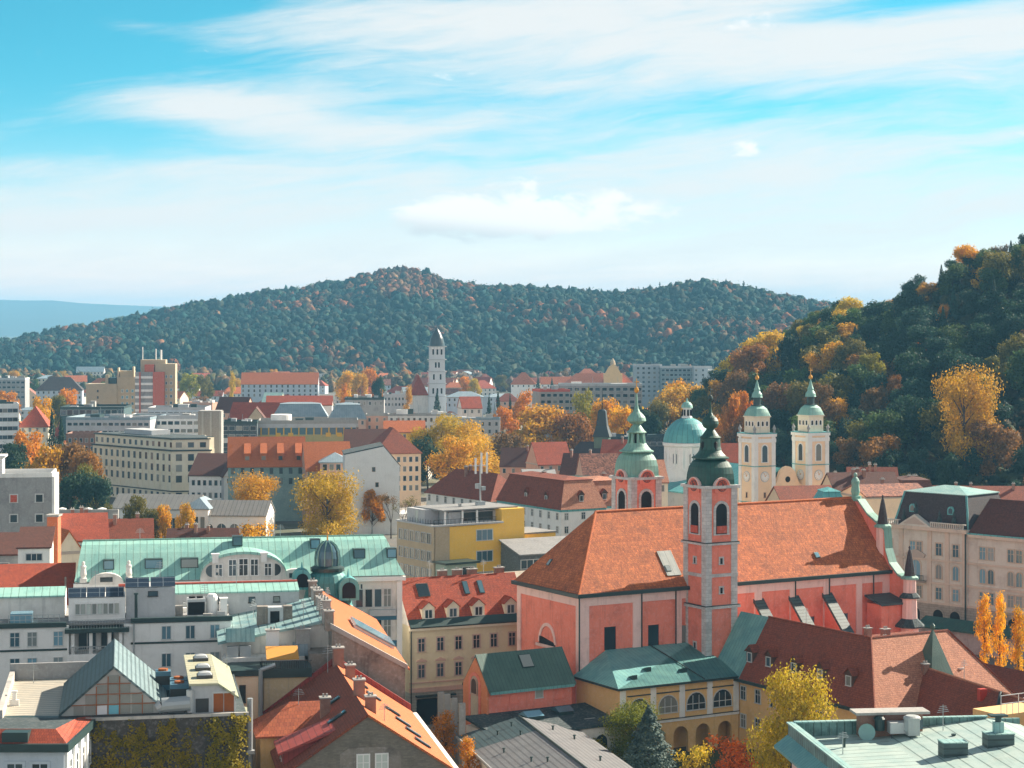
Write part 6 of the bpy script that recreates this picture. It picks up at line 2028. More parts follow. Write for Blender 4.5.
hpx('old_house', 'purple roofed house left of the long dark red hip roof', 'house', 345, 388, 447, 740, 6, 14, salmon, ('gable_x', 6.0, t_brown), rows=1, split=False, chim=2)
hpx('old_house', 'orange roofed house behind the long dark red hip roof', 'house', 384, 425, 432, 800, 4, 12, ochre, ('gable_x', 4.0, t_orange), rows=1, split=False, chim=1)
ml = hpx('modern_office', 'long low grey office with a yellow panelled window band', 'building', 258, 358, 424, 800, 5, 22, lightgrey, ('flat', 1.4, gravelroof, {'par': concrete}), rows=0)
zt = ZZ(424, 800)
MB().box(.3, 39, -.1, 0, zt - 4.3, zt - 1.6).build('window_band', glass_blue, ml)
MB().box(0, 39.6, -.14, 0, zt - 8.4, zt - 4.3).build('panel_band', plaster('dull_yellow', (.42, .38, .16), .2), ml)
for i in range(13):
    MB().box(1 + i * 3, 1.5 + i * 3, -.22, -.1, zt - 4.6, zt - 1.5).build('yellow_mullion', yellow_panel, ml)
for x in (7, 12, 27, 31.5, 37):
    MB().box(x, x + 2, -.24, -.14, zt - 5.2, zt - 3.6).build('yellow_panel', yellow_panel, ml)
MB().lathe([(4.2, 0), (4.2, 3.2), (4, 3.4)], 24, 9, 8, zt + .1).build('round_plant', white, ml)

slabwall = plaster('slab_concrete', (.36, .42, .46), .3, dirt=(.2, .23, .25))
M2 = [
    ('town_house', 'pale house with light blue sheet roof and two round dormers behind the yellow banded office', 273, 327, 417, 880, 4, 14, white, ('mansard', 5.5, blue_sheet, {'inset': 3, 'h2': .6}), dict(rows=1, cols=8)),
    ('town_house', 'pink-white house with slate blue mansard and small pediment behind the yellow banded office', 330, 366, 419, 870, 6, 14, rosy, ('mansard', 6.0, blue_sheet, {'inset': 2.6, 'h2': .8}), dict(rows=1, cols=6)),
    ('town_house', 'long red roofed house with white eave strip behind the pale blue roof', 266, 332, 405, 960, 3, 12, white, ('gable_x', 4.0, t_red), dict(rows=0)),
    ('town_house', 'wide rusty roofed house left of the pale blue sheet roofs', 228, 280, 420, 905, -10, 16, tan, ('gable_x', 7.5, t_red), dict(rows=1)),
    ('town_house', 'tan gable house in front of the wide rusty roof', 246, 266, 421, 860, 5, 14, tan, ('gable_y', 5.5, t_brown), dict(rows=1, cols=1)),
    ('town_house', 'purple roofed house right of the tan tower blocks', 215, 245, 412, 985, -14, 14, salmon, ('gable_x', 7.0, t_brown), dict(rows=1)),
    ('apartment_block', 'salmon end of the long concrete apartment row', 366, 388, 416, 880, 3, 12, salmon, ('flat', .8, gravelroof, {'par': concrete}), dict(rows=2, cols=3)),
    ('apartment_block', 'long grey concrete apartment row with dark balconies below the white church tower', 388, 452, 416, 875, 2, 12, offwhite, ('flat', .8, gravelroof, {'par': concrete}), dict(rows=2, cols=11)),
    ('apartment_block', 'low grey blue block right of the long concrete apartment row', 452, 500, 420, 870, 0, 12, lightgrey, ('flat', .8, gravelroof, {'par': blue_sheet}), dict(rows=2, cols=7)),
    ('office_block', 'black flat roofed block in front of the white church', 345, 384, 400, 1010, 2, 16, greywall, ('flat', 1.2, tar, {'par': gutter}), dict(rows=1)),
    ('office_block', 'pale blue-grey school block left of the white church', 383, 409, 396, 1180, 2, 14, lightgrey, ('flat', 1.0, blue_sheet), dict(rows=2, cols=7)),
    ('office_block', 'pale blue-grey wing right of the white church tower', 447, 483, 397, 1230, 2, 14, bluish, ('hip', 3.0, blue_sheet), dict(rows=2, cols=7)),
    ('office_block', 'brown grey strip office with dark windows among the golden trees', 540, 570, 392, 1010, 14, 16, concrete, ('flat', 1.2, gravelroof, {'par': redpanel}), dict(rows=4, cols=5, win=(2.0, 1.5))),
    ('office_block', 'grey office wing with teal window bands behind the yellow trees', 560, 642, 386, 1040, 2, 16, greywall, ('flat', 1.2, gravelroof, {'par': lightgrey}), dict(rows=5, cols=12, win=(2.4, 1.6))),
    ('slab_block', 'tall pale slab block with roof hut at the foot of the wooded hill', 636, 662, 366, 1450, 6, 14, slabwall, ('flat', 1.2, gravelroof, {'par': lightgrey}), dict(rows=7, cols=5, win=(1.8, 1.6))),
    ('slab_block', 'wide dark glazed slab block between two pale slabs', 661, 695, 368, 1440, 2, 14, plaster('slab_grey', (.2, .27, .3), .2), ('flat', 1.2, gravelroof, {'par': lightgrey}), dict(rows=7, cols=8, win=(2.2, 1.6))),
    ('slab_block', 'grey concrete slab block right of the dark glazed slab', 694, 712, 368, 1430, 2, 14, slabwall, ('flat', 1.2, gravelroof, {'par': lightgrey}), dict(rows=7, cols=3, win=(1.4, 1.5))),
    ('slab_block', 'whitish slab block half hidden by the hill trees', 708, 738, 371, 1400, -6, 14, slabwall, ('flat', 1.2, gravelroof, {'par': white}), dict(rows=6, cols=6, win=(1.6, 1.5))),
    ('hall', 'pink roofed long hall left of the small yellow tower', 566, 634, 384, 1750, 0, 18, peach, ('hip', 9.0, t_orange), dict(rows=1, cols=12)),
    ('villa', 'pink hip roofed villa in front of the bare grey wood', 511, 536, 384, 1700, 0, 18, white, ('hip', 9.5, t_orange), dict(rows=1, cols=5)),
    ('hall', 'long pale pink roofed hall behind the two dark cypresses', 541, 572, 384, 1760, 0, 14, white, ('gable_x', 6.0, t_orange), dict(rows=1, cols=6)),
    ('town_house', 'red roofed cottage right of the white church tower', 462, 482, 408, 960, 12, 12, offwhite, ('gable_x', 5.0, t_red), dict(rows=1)),
    ('office_block', 'grey banded modern block at the far left edge below the hill', -12, 25, 380, 1350, 4, 18, greywall, ('flat', 1.4, gravelroof, {'par': lightgrey}), dict(rows=4, cols=8, win=(2.2, 1.4))),
    ('town_house', 'blue-white house with purple hip roof left of the tan towers', 36, 82, 390, 1300, 8, 16, bluish, ('hip', 8.0, t_slate), dict(rows=3, cols=9, win=(1.0, 1.5))),
    ('office_block', 'white strip window office at the left edge', -30, 19, 407, 850, 16, 20, white, ('flat', 1.2, gravelroof, {'par': white}), dict(rows=5, cols=9, win=(2.0, 1.6), gap=3.8)),
    ('town_house', 'terracotta hip roofed house below the bright yellow tree', 19, 48, 426, 860, 6, 16, cream, ('hip', 8.0, t_red), dict(rows=1, cols=4)),
    ('hall', 'dark teal flat hall with red base in front of the tan towers', 60, 124, 409, 930, 4, 30, plaster('teal_black', (.04, .09, .1), .2), ('flat', 1.0, tar, {'par': gutter}), dict(rows=1, cols=10, win=(2.4, 2.4))),
    ('hall', 'white curved edge flat hall behind the cream bank', 66, 150, 420, 830, -3, 30, lightgrey, ('flat', 1.2, gravelroof, {'par': blue_sheet}), dict(rows=2, cols=14, win=(1.8, 1.2))),
    ('hall', 'stepped grey white hall roofs above the cream bank', 128, 200, 419, 840, 3, 24, white, ('flat', 1.5, gravelroof, {'par': lightgrey}), dict(rows=2, cols=11, win=(2.0, 1.4))),
    ('hall', 'blue-grey roof hall behind the stepped grey white roofs', 148, 205, 410, 930, 2, 24, bluish, ('flat', 1.2, tar, {'par': lightgrey}), dict(rows=1, cols=9, win=(2.4, 1.4))),
    ('brick_house', 'red brick block left of the cream bank', 66, 96, 436, 790, 4, 16, brickwall, ('flat', 1.0, gravelroof, {'par': brickwall}), dict(rows=3, cols=5)),
    ('long_house', 'long terracotta roofed barracks with grey white walls in the far town', 241, 318, 384, 1480, 3, 18, bluish, ('gable_x', 8.0, t_orange), dict(rows=3, cols=14, win=(1.2, 2.0))),
    ('town_house', 'cream house with pale green roof in the middle of the rusty roofs', 262, 280, 402, 1060, -6, 14, cream, ('gable_x', 4.5, copper_low), dict(rows=2, cols=4)),
    # right of centre, in front of the golden trees
    ('flat_house', 'long house with flat teal metal roof behind the dark red mansard', 520, 625, 487, 540, -4, 20, white, ('hip', 2.2, copper_dark), dict(rows=1, cols=12)),
    ('old_house', 'orange roofed cottage with blue gable below the golden trees', 538, 572, 464, 700, 20, 12, salmon, ('gable_x', 7.0, t_red), dict(rows=1)),
    ('old_house', 'mottled pinkish tiled roof house left of the green domed bell tower', 584, 622, 478, 600, 8, 14, salmon, ('gable_x', 6.6, t_mottled), dict(rows=0)),
    ('old_house', 'dark red roofed house between the orange cottage and mottled roof', 560, 600, 474, 650, -14, 12, wood_dark if False else salmon, ('gable_x', 6.2, t_brown), dict(rows=1, chim=2)),
    ('old_house', 'small white house with row of little dormers below the orange cottage', 524, 556, 477, 640, 3, 9, white, ('shed', 1.6, gravelroof), dict(rows=1, cols=6, win=(.8, 1.0), corn=False)),
    ('old_house', 'dark shadowed roof house under the golden brown trees', 500, 545, 466, 720, -6, 14, salmon, ('gable_x', 6.0, t_brown), dict(rows=1, chim=1)),
    ('old_house', 'red roofed house right of the dark spire', 600, 640, 460, 690, -10, 16, peach, ('gable_x', 6.4, t_red), dict(rows=1, chim=1)),
    ('old_house', 'reddish house behind the left cathedral tower', 708, 738, 462, 600, -6, 14, salmon, ('gable_x', 5.0, t_red), dict(rows=0)),
    ('hall', 'long black flat roofed hall under the yellow trees behind the bell tower', 612, 672, 440, 820, 4, 20, plaster('black_panel', (.04, .05, .06), .2), ('flat', 1.4, gravelroof, {'par': tar}), dict(rows=1, cols=8, win=(2.5, 1.5))),
    ('old_house', 'cream house at the foot of the cathedral dome', 640, 668, 482, 520, 6, 14, cream, ('gable_x', 5.0, t_cloister), dict(rows=1)),
    # old town roofs in front of the castle hill
    ('old_house', 'dark red roofed house right below the cathedral towers', 786, 842, 512, 470, 12, 16, peach, ('gable_x', 5.2, t_dark), dict(rows=0)),
    ('old_house', 'house with pale copper topped stair hut left of the church statue', 822, 843, 501, 455, 4, 7, lightgrey, ('mansard', 2.0, copper_dome, {'inset': .6, 'h2': .7}), dict(rows=0)),
    ('old_house', 'long brown roofed house behind the church statue', 838, 905, 500, 500, 10, 16, peach, ('gable_x', 6.0, t_brown), dict(rows=0, chim=3)),
    ('old_house', 'sunlit pinkish low roof behind the palace pavilion', 866, 930, 497, 480, 16, 14, peach, ('gable_x', 2.2, t_mottled), dict(rows=0, chim=1)),
    ('old_house', 'house with teal flat topped roof and brick chimneys behind the palace', 900, 934, 492, 540, 4, 12, brickwall, ('mansard', 3.0, t_brown, {'inset': 1, 'h2': .8}), dict(rows=0, chim=3)),
    ('old_house', 'long dark red roof in shadow at the foot of the wooded hill, right edge', 935, 1060, 507, 560, -4, 18, peach, ('gable_x', 5.0, t_dark), dict(rows=0, chim=3)),
    ('old_house', 'shadowed brown roof with square brick chimneys left of the palace pavilion', 850, 900, 492, 560, -4, 16, peach, ('gable_x', 6.2, t_dark), dict(rows=0, chim=3)),
    ('old_house', 'dark red roofed house below the wooded hill, right of the cathedral', 815, 860, 494, 560, 6, 14, peach, ('gable_x', 4.5, t_dark), dict(rows=0, chim=1)),
]
for nm, lb, a, b, pe, Y, an_, wd, wm, rf_, kw in M2:
    kw = dict(kw)
    kw.setdefault('split', False)
    ct = {'slab_block': 'apartment block', 'office_block': 'office', 'hall': 'hall', 'apartment_block': 'apartment block', 'villa': 'villa'}.get(nm, 'house')
    hpx(nm, lb, ct, a, b, pe, Y, an_, wd, wm, rf_, **kw)

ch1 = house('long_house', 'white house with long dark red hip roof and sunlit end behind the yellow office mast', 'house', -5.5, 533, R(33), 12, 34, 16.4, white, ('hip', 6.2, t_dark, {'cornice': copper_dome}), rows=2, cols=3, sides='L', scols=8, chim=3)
MB().face([(12.6, -.6, 16.0), (-.6, -.6, 16.0), (6, 6, 22.75)]).build('painted_sunlit_hip', t_cloister, ch1)  # paler face over the roof end, sunlight put into its colour
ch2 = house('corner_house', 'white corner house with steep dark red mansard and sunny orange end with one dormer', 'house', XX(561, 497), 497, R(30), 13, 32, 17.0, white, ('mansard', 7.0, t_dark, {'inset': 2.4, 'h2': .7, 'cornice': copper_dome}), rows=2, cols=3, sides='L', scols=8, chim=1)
MB().face([(-.3, -.42, 17.05), (13.3, -.42, 17.05), (10.6, 2.36, 24.05), (2.4, 2.36, 24.05)]).build('painted_sunlit_slope', t_cloister, ch2)  # paler sheet over the end slope paints in the sun
dormer(ch2, 6.2, .4, 18.6, 1.6, 2.0, 2.4, t_dark, wood_dark, frame_w, 'plain')
for y in (8, 18):
    dormer(ch2, .5, y, 18.4, 1.6, 1.8, 2.4, t_dark, wood_dark, frame_w, 'plain', 'L')
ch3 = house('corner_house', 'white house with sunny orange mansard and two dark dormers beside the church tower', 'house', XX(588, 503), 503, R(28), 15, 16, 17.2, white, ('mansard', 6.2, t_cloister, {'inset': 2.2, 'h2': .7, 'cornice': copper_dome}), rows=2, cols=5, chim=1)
for x in (5, 11):
    dormer(ch3, x, .4, 18.6, 1.7, 2.0, 2.4, t_dark, wood_dark, frame_w, 'plain')

# dark wooden spire
sp = thing('spire_house', 'house with dark pointed timber spire rising before the golden trees', 'house', XX(566, 730), 730, 0, R(-12))
MB().box(0, 24, 0, 13, 0, 14).build('wall', offwhite, sp)
r_ = MB()
roof_hip(r_, 0, 24, 0, 13, 14, 6.0, 'x', 4, 4, .5)
r_.build('roof', t_slate, sp)
MB().box(9.6, 15, 4, 9.4, 17, 22.0).build('spire_base', green_sheet, sp)
MB().lathe([(3.2, 22.0, 1), (2.0, 26, .9), (1.5, 31.5, .7), (.9, 32.0)], 16, 12.3, 6.7, .02).tube((12.3, 6.7, 32), (12.3, 6.7, 40), .22, .05, 6).build('spire', plain('dark_spire', (.03, .05, .06), .7), sp)

# tan tower blocks
tb_ = thing('tower_block', 'broad tan apartment tower with stepped top and roof huts', 'tower block', XX(86, 1120), 1120, 0, R(6))
MB().box(0, 17, 0, 16, 0, ZZ(384, 1120)).box(17.01, 28.5, 1, 16, 0, ZZ(377, 1120)).build('wall', tan, tb_)
MB().box(10.5, 12.0, 2, 8, ZZ(384, 1120), ZZ(375, 1120)).box(18.5, 26.5, 3, 10, ZZ(377, 1120), ZZ(371, 1120)).box(17.2, 18.0, 1, 9, ZZ(377, 1120), ZZ(368, 1120)).box(25.5, 26.4, 1, 9, ZZ(377, 1120), ZZ(367, 1120)).build('roof_hut', tan, tb_)
MB().box(12.2, 16.5, 2, 9, ZZ(384, 1120), ZZ(378, 1120)).build('roof_plant', gutter, tb_)
for z in range(6):
    window(tb_, 6.5, 0, 8 + z * 3.6, 0, 'plain', 1.0, 1.4, tan, glass, split=False)
    for x in (20, 22.6, 25.6):
        window(tb_, x, 1, 8 + z * 3.6, 0, 'plain', 1.2, 1.6, white, glass_blue, split=False)
t2 = thing('tower_block', 'taller tan tower with red panels and white balcony bands, masts on top', 'tower block', XX(135, 1090), 1090, 0, R(5))
zr_ = ZZ(372, 1090)
MB().box(10.6, 21.5, 3, 16, 0, ZZ(364, 1090)).box(2.4, 16, 6, 16, 0, ZZ(360, 1090)).build('wall', tan, t2)
MB().box(0, 3, .5, 6, 0, zr_).box(3, 9.6, 1, 6, 0, zr_).build('balcony_core', greywall, t2)
MB().box(9.6, 15.8, 0, 3, 4, zr_).box(2.2, 3.0, 0, 1, 0, zr_).box(5, 10, 2, 6.1, zr_, zr_ + 4).build('red_panel', plaster('tower_red', (.55, .14, .09), .15, dirt=(.3, .09, .06)), t2)
for k in range(9):
    z = 5 + k * 3.6
    if z < zr_ - 1.5:
        MB().box(3.1, 9.5, .3, 1, z, z + 1.3).box(0, 2.2, 0, .5, z, z + 1.3).build('balcony_band', white, t2)
        window(t2, 19.2, 3, z + 1, 0, 'plain', 1.1, 1.5, white, glass_blue, split=False)
        window(t2, 16.6, 3, z + 1, 0, 'plain', .8, 1.5, white, glass_blue, split=False)
for x, y_, r in ((3.4, 347, .28), (10.6, 349, .35), (13.4, 350, .6)):
    MB().tube((x, 8, ZZ(360, 1090)), (x, 8, ZZ(y_, 1090)), r, n=6).build('mast', white, t2)

# white church of Saint Joseph type with slim tower
sj = thing('white_church', 'white church with tall slim tower, dark pointed dome and red nave roof below the hill', 'church', XX(428.5, 1250), 1250, 0, R(6))
tz = ZZ(347, 1250)
MB().box(0, 11.2, 0, 11.2, 0, ZZ(397, 1250)).box(.5, 10.7, .5, 10.7, ZZ(397, 1250), ZZ(372, 1250)).box(.9, 10.3, .9, 10.3, ZZ(372, 1250), tz).build('bell_tower', plaster('church_white', (.66, .67, .68), .15, dirt=(.4, .4, .4)), sj)
q = MB()
for z in (ZZ(397, 1250), ZZ(384, 1250), ZZ(372, 1250), ZZ(360, 1250), tz):
    q.box(-.2, 11.4, -.2, 11.4, z, z + .5)
q.build('string_course', lightgrey, sj)
for z, xs in ((ZZ(352, 1250), (3, 5.6, 8.2)), (ZZ(365, 1250), (4.6, 6.6)), (ZZ(377, 1250), (3.4, 7.6)), (ZZ(391, 1250), (3, 5.6, 8.2))):
    for x in xs:
        window(sj, x, .88 if z > ZZ(372, 1250) else .48, z, 0, 'plain', 1.1, 3.4, white, void, split=False)
for i in range(4):
    window(sj, 2.6 + 2 * i, .9, tz - .4, 0, 'plain', 1.2, 1.5, white, white, split=False)
smooth(MB().lathe([(4.9, 0), (4.7, 2), (4.0, 5), (2.7, 8), (1.2, 10.3), (.3, 11.4), (.1, 14)], 20, 5.6, 5.6, tz + .4).build('dome', plain('dark_dome', (.05, .07, .08), .35), sj))
MB().box(-11, 0, 6, 40, 0, ZZ(394, 1250)).build('wall', offwhite, sj)
r_ = MB()
roof_hip(r_, -11, -.1, 6, 40, ZZ(394, 1250), 11.5, 'y', 4.5, 4.5, .5)
r_.build('roof', t_red, sj)
st_ = thing('small_chapel', 'tiny white chapel with sharp blue spire among dark conifers', 'chapel', XX(491, 1020), 1020, 0, R(10))
MB().box(0, 5, 0, 5, 0, 12).build('wall', white, st_)
MB().lathe([(3.0, 12, 1), (1.6, 15, .6), (.1, 24)], 12, 2.5, 2.5, 0).build('spire', blue_sheet, st_)
yt = thing('yellow_tower', 'small ochre baroque tower over the pink roofed hall below the hill', 'tower', XX(604, 1740), 1740, 0, 0)
MB().box(0, 16, 0, 14, 0, ZZ(374, 1740)).extr_y([(1, ZZ(374, 1740)), (15, ZZ(374, 1740)), (11.5, ZZ(367, 1740)), (8, ZZ(364, 1740)), (4.5, ZZ(367, 1740))], 0, 10).build('wall', yellow, yt)
MB().lathe([(2.4, 0), (2, 3), (.2, 6)], 10, 8, 6, ZZ(365, 1740)).build('lantern', tan, yt)

# market stalls under the trees
for i, (px_, py_, cm_, lb) in enumerate(((352, 509, orange_cloth, 'orange canopied market stall under the large yellow tree'), (366, 509, red_paint, 'red canopied market stall left of the bare street trees'), (380, 510, white, 'white canopied market stall among the bare street trees'), (393, 512, red_paint, 'red canopied market stall left of the yellow office block'), (404, 512, white, 'white canopied market stall at the corner of the yellow office block'), (372, 502, white, 'white canopied stall in the rear market row'), (387, 503, orange_cloth, 'orange canopied stall in the rear market row'))):
    x, y = W(px_, py_, 3.2)
    s_ = thing('market_stall', lb, 'stall', x, y, 0, R(8 + i * 3), 'market stalls under the trees')
    MB().lathe([(3.2, 2.6, 1), (3.2, 2.9, 1), (.3, 3.9, 1)], 16).build('canopy', cm_, s_)
    MB().box(-2, 2, -1, 1, 0, 1.0).build('counter', white, s_)
    for sx in (-2.8, 2.8):
        for sy in (-2.8, 2.8):
            MB().box(sx - .05, sx + .05, sy - .05, sy + .05, 0, 2.7).build('pole', steel, s_)
# street lamps by the garden wall
for i, px_ in enumerate((62, 88, 102)):
    s_ = thing('street_lamp', ('white globe street lamp nearest the grey block', 'white globe street lamp before the dark trees', 'white globe street lamp nearest the cream bank')[i], 'street lamp', XX(px_, 525), 525, 0, 0, 'white lamps by the garden wall')
    MB().tube((0, 0, 0), (0, 0, 14), .14, .1, 6).build('pole', white, s_)
    MB().lathe([(.15, 14), (1.1, 14.3), (1.2, 14.8), (.2, 15.1)], 12).build('lamp_head', white, s_)

# ------------------------------------------------------------------ ground, streets
def sheet(name, pts, z, m, label=None):
    o = MB().face([(*p, z) for p in pts]).build(name, m)
    o['kind'] = 'structure'
    return o


sheet('ground', [(-5900, -300), (5900, -300), (5900, 16000), (-5900, 16000)], -.03, ground_mat('town_ground', (.13, .125, .115), (.09, .10, .06), (.18, .16, .13), .02))
sheet('street', [(-6, 215), (2, 215), (-4, 312), (-24, 330), (-34, 330)], .0, ground_mat('paving', (.30, .28, .25), (.24, .225, .2), (.33, .31, .28), .3))
sheet('courtyard', [cw(-9, -62), cw(20, -62), cw(20, -12.5), cw(-9, -12.5)], .004, ground_mat('garden_grass', (.05, .08, .02), (.08, .09, .03), (.12, .09, .04), .5))
sheet('square', [W(330, 520, 0), W(410, 520, 0), W(410, 495, 0), W(330, 495, 0)], .0, ground_mat('square_paving', (.30, .28, .25), (.24, .225, .2), (.33, .31, .28), .1))


# ------------------------------------------------------------------ trees
def quads_mesh(name, C, N, S, asp, rs, mat):
    """many small leaf faces at points C facing N with half size S"""
    n = len(C)
    a = rs.normal(size=(n, 3))
    t = np.cross(N, a)
    t /= np.linalg.norm(t, axis=1)[:, None] + 1e-9
    b = np.cross(N, t)
    s = S[:, None]
    j = lambda: rs.uniform(.6, 1.25, size=(n, 1))
    V = np.stack([C - t * s * j(), C - b * s * asp * j(), C + t * s * j(), C + b * s * asp * j()], axis=1).reshape(-1, 3)
    me = bpy.data.meshes.new(name)
    me.vertices.add(4 * n)
    me.vertices.foreach_set('co', V.astype(np.float32).ravel())
    me.loops.add(4 * n)
    me.loops.foreach_set('vertex_index', np.arange(4 * n, dtype=np.int32))
    me.polygons.add(n)
    me.polygons.foreach_set('loop_start', np.arange(n, dtype=np.int32) * 4)
    me.materials.append(mat)
    me.update(calc_edges=True)
    return me


def in_blobs(blobs, n, rs, shell=.55):
    B = np.array(blobs)
    p = B[:, 3] ** 2
    i = rs.choice(len(B), n, p=p / p.sum())
    d = rs.normal(size=(n, 3))
    d /= np.linalg.norm(d, axis=1)[:, None]
    r = B[i, 3] * (shell + (1 - shell) * rs.uniform(0, 1, n) ** .6) * (1 + .18 * rs.normal(size=n))
    C = B[i, :3] + d * r[:, None] * np.array([1, 1, .85])
    N = d * .9 + rs.normal(size=(n, 3)) * .55
    N /= np.linalg.norm(N, axis=1)[:, None]
    return C, N


def trunk_mesh(name, blobs, h0, r0, seed):
    rn = random.Random(seed)
    mb = MB()
    top = max(b[2] for b in blobs)
    mid = (rn.uniform(-.02, .02), rn.uniform(-.02, .02), h0)
    mb.tube((0, 0, 0), mid, r0 * 1.25, r0 * .85, 7)
    mb.tube(mid, (mid[0] * 2, mid[1] * 2, top), r0 * .85, r0 * .2, 6)
    for b in blobs:
        z0 = max(h0 * .8, b[2] * rn.uniform(.45, .75))
        mb.tube((mid[0], mid[1], z0), (b[0] * .9, b[1] * .9, b[2]), r0 * .42, r0 * .08, 5)
    return mb.mesh(name, m_bark)


def broad(seed, n=4600, lo=.26, size=.023, wild=1.1):
    rs = np.random.RandomState(seed)
    blobs = []
    for k in range(15):
        z = lo + (1 - lo) * rs.uniform(.12, .9)
        f = (z - lo) / (1 - lo)
        rad = .36 * math.sin(PI * (.18 + .74 * f)) * rs.uniform(.55, 1.1)
        t = rs.uniform(0, 2 * PI) if k else 0
        r = rs.uniform(.085, .17) * wild
        blobs.append((rad * math.cos(t), rad * math.sin(t), min(z, 1 - r * .8), r))
    blobs.append((0, 0, .72, .2))
    C, N = in_blobs(blobs, n, rs)
    cr = quads_mesh('crown', C, N, rs.uniform(.6, 1.35, n) * size, .75, rs, m_leaf)
    return cr, trunk_mesh('trunk', blobs, lo * .8, .022, seed)


def bare(seed):
    rs = np.random.RandomState(seed)
    rn = random.Random(seed)
    mb = MB()
    tips = []

    def grow(p, d, l, r, lev):
        q = p + d * l
        mb.tube(p, q, r, r * .6, 4 if lev > 1 else 6)
        if lev == 4:
            tips.append(q)
            return
        for _ in range(3 if lev < 3 else 4):
            nd = (d + Vector((rn.uniform(-1, 1), rn.uniform(-1, 1), rn.uniform(-.2, .7))) * .62).normalized()
            grow(q, nd, l * rn.uniform(.62, .8), r * .55, lev + 1)
    grow(Vector((0, 0, 0)), Vector((0, 0, 1)), .30, .02, 0)
    tr = mb.mesh('trunk', m_bark)
    T = np.array([tuple(t) for t in tips])
    n = 700
    C = T[rs.randint(0, len(T), n)] + rs.normal(size=(n, 3)) * .03
    N = rs.normal(size=(n, 3))
    N /= np.linalg.norm(N, axis=1)[:, None]
    cr = quads_mesh('crown', C, N, rs.uniform(.006, .014, n), .8, rs, m_leaf)
    return cr, tr


def conifer(seed, n=3000, size=.019):
    rs = np.random.RandomState(seed)
    z = 1 - rs.uniform(0, 1, n) ** .6 * .93
    tier = .5 + .5 * np.sin(z * 60)
    r = (1 - z) * .46 * (.45 + .55 * rs.uniform(0, 1, n) ** .5) * (.72 + .28 * tier) + .008
    t = rs.uniform(0, 2 * PI, n)
    lob = 1 + .14 * np.sin(t * 5 + z * 17)
    C = np.stack([r * lob * np.cos(t), r * lob * np.sin(t), z - r * .22], 1)
    N = np.stack([np.cos(t) * .5, np.sin(t) * .5, np.full(n, .8)], 1) + rs.normal(size=(n, 3)) * .4
    N /= np.linalg.norm(N, axis=1)[:, None]
    cr = quads_mesh('crown', C, N, rs.uniform(.6, 1.3, n) * size, 1.3, rs, m_needle)
    mb = MB().tube((0, 0, 0), (0, 0, .95), .025, .004, 7)
    return cr, mb.mesh('trunk', m_bark)


def poplar(seed, n=2600):
    rs = np.random.RandomState(seed)
    blobs = []
    for k in range(22):
        z = rs.uniform(.14, .95)
        w_ = .30 * math.sin(PI * min(1, (z * .8 + .16))) ** .8
        t = rs.uniform(0, 2 * PI)
        q = rs.uniform(0, 1)
        blobs.append((w_ * q * math.cos(t), w_ * q * math.sin(t), z, .10 + .05 * rs.uniform()))
    C, N = in_blobs(blobs, n, rs, .3)
    C[:, 2] = np.clip(C[:, 2] + (rs.uniform(0, 1, n) ** 3) * .06, .08, 1.05)
    cr = quads_mesh('crown', C, N, rs.uniform(.6, 1.3, n) * .024, .5, rs, m_leaf)
    return cr, trunk_mesh('trunk', blobs[:8], .12, .03, seed)


def bush(seed, n=1800):
    rs = np.random.RandomState(seed)
    blobs = [(rs.uniform(-.3, .3), rs.uniform(-.3, .3), rs.uniform(.2, .75), rs.uniform(.14, .26)) for _ in range(11)]
    C, N = in_blobs(blobs, n, rs, .45)
    C[:, 2] = np.abs(C[:, 2])
    cr = quads_mesh('crown', C, N, rs.uniform(.6, 1.4, n) * .03, .6, rs, m_leaf)
    return cr, trunk_mesh('trunk', blobs[:5], .12, .03, seed)


def fitted(pair):
    """scale crown and trunk so that the crown is 1 wide and ends at height 1"""
    cr, tr = pair
    a = np.zeros(len(cr.vertices) * 3, np.float32)
    cr.vertices.foreach_get('co', a)
    a = a.reshape(-1, 3)
    k = .5 / np.percentile(np.hypot(a[:, 0], a[:, 1]), 97)
    kz = 1 / np.percentile(a[:, 2], 99.3)
    for me in (cr, tr):
        b = np.zeros(len(me.vertices) * 3, np.float32)
        me.vertices.foreach_get('co', b)
        b = b.reshape(-1, 3) * np.array([k, k, kz], np.float32)
        me.vertices.foreach_set('co', b.ravel().astype(np.float32))
        me.update()
    return pair


PROTO = {
    'round': [broad(s, 17000, .06, .0125, 1.5) for s in (81, 82)],
    'near': [broad(s, 15000, .12, .0125, 1.25) for s in (71, 72)],
    'broad': [broad(s) for s in (11, 12, 13, 14, 15, 16)],
    'wide': [broad(s, 5200, .15, .023, 1.22) for s in (21, 22, 23)],
    'bare': [bare(s) for s in (31, 32)],
    'conifer': [conifer(s) for s in (41, 42, 43)],
    'spruce': [conifer(44, 9000, .012)],
    'poplar': [poplar(s) for s in (51, 52, 53)],
    'bush': [bush(s) for s in (61, 62, 63)],
}
PROTO = {k: [fitted(p) for p in v] for k, v in PROTO.items()}
COLR = {
    'gold': (.62, .37, .03), 'yellow': (.62, .46, .04), 'orange': (.64, .27, .025), 'rust': (.34, .16, .035), 'green': (.08, .14, .045), 'olive': (.19, .175, .04),
    'dark': (.034, .074, .046), 'lime': (.34, .33, .035), 'blue': (.095, .155, .15), 'flame': (.90, .24, .03), 'ripe': (.56, .38, .03), 'moss': (.20, .23, .03), 'mustard': (.54, .43, .035), 'brown': (.24, .135, .045), 'grey': (.19, .145, .12), 'teal': (.038, .085, .064), 'amber': (.76, .43, .015),
}
rt = random.Random(99)
TREES = []


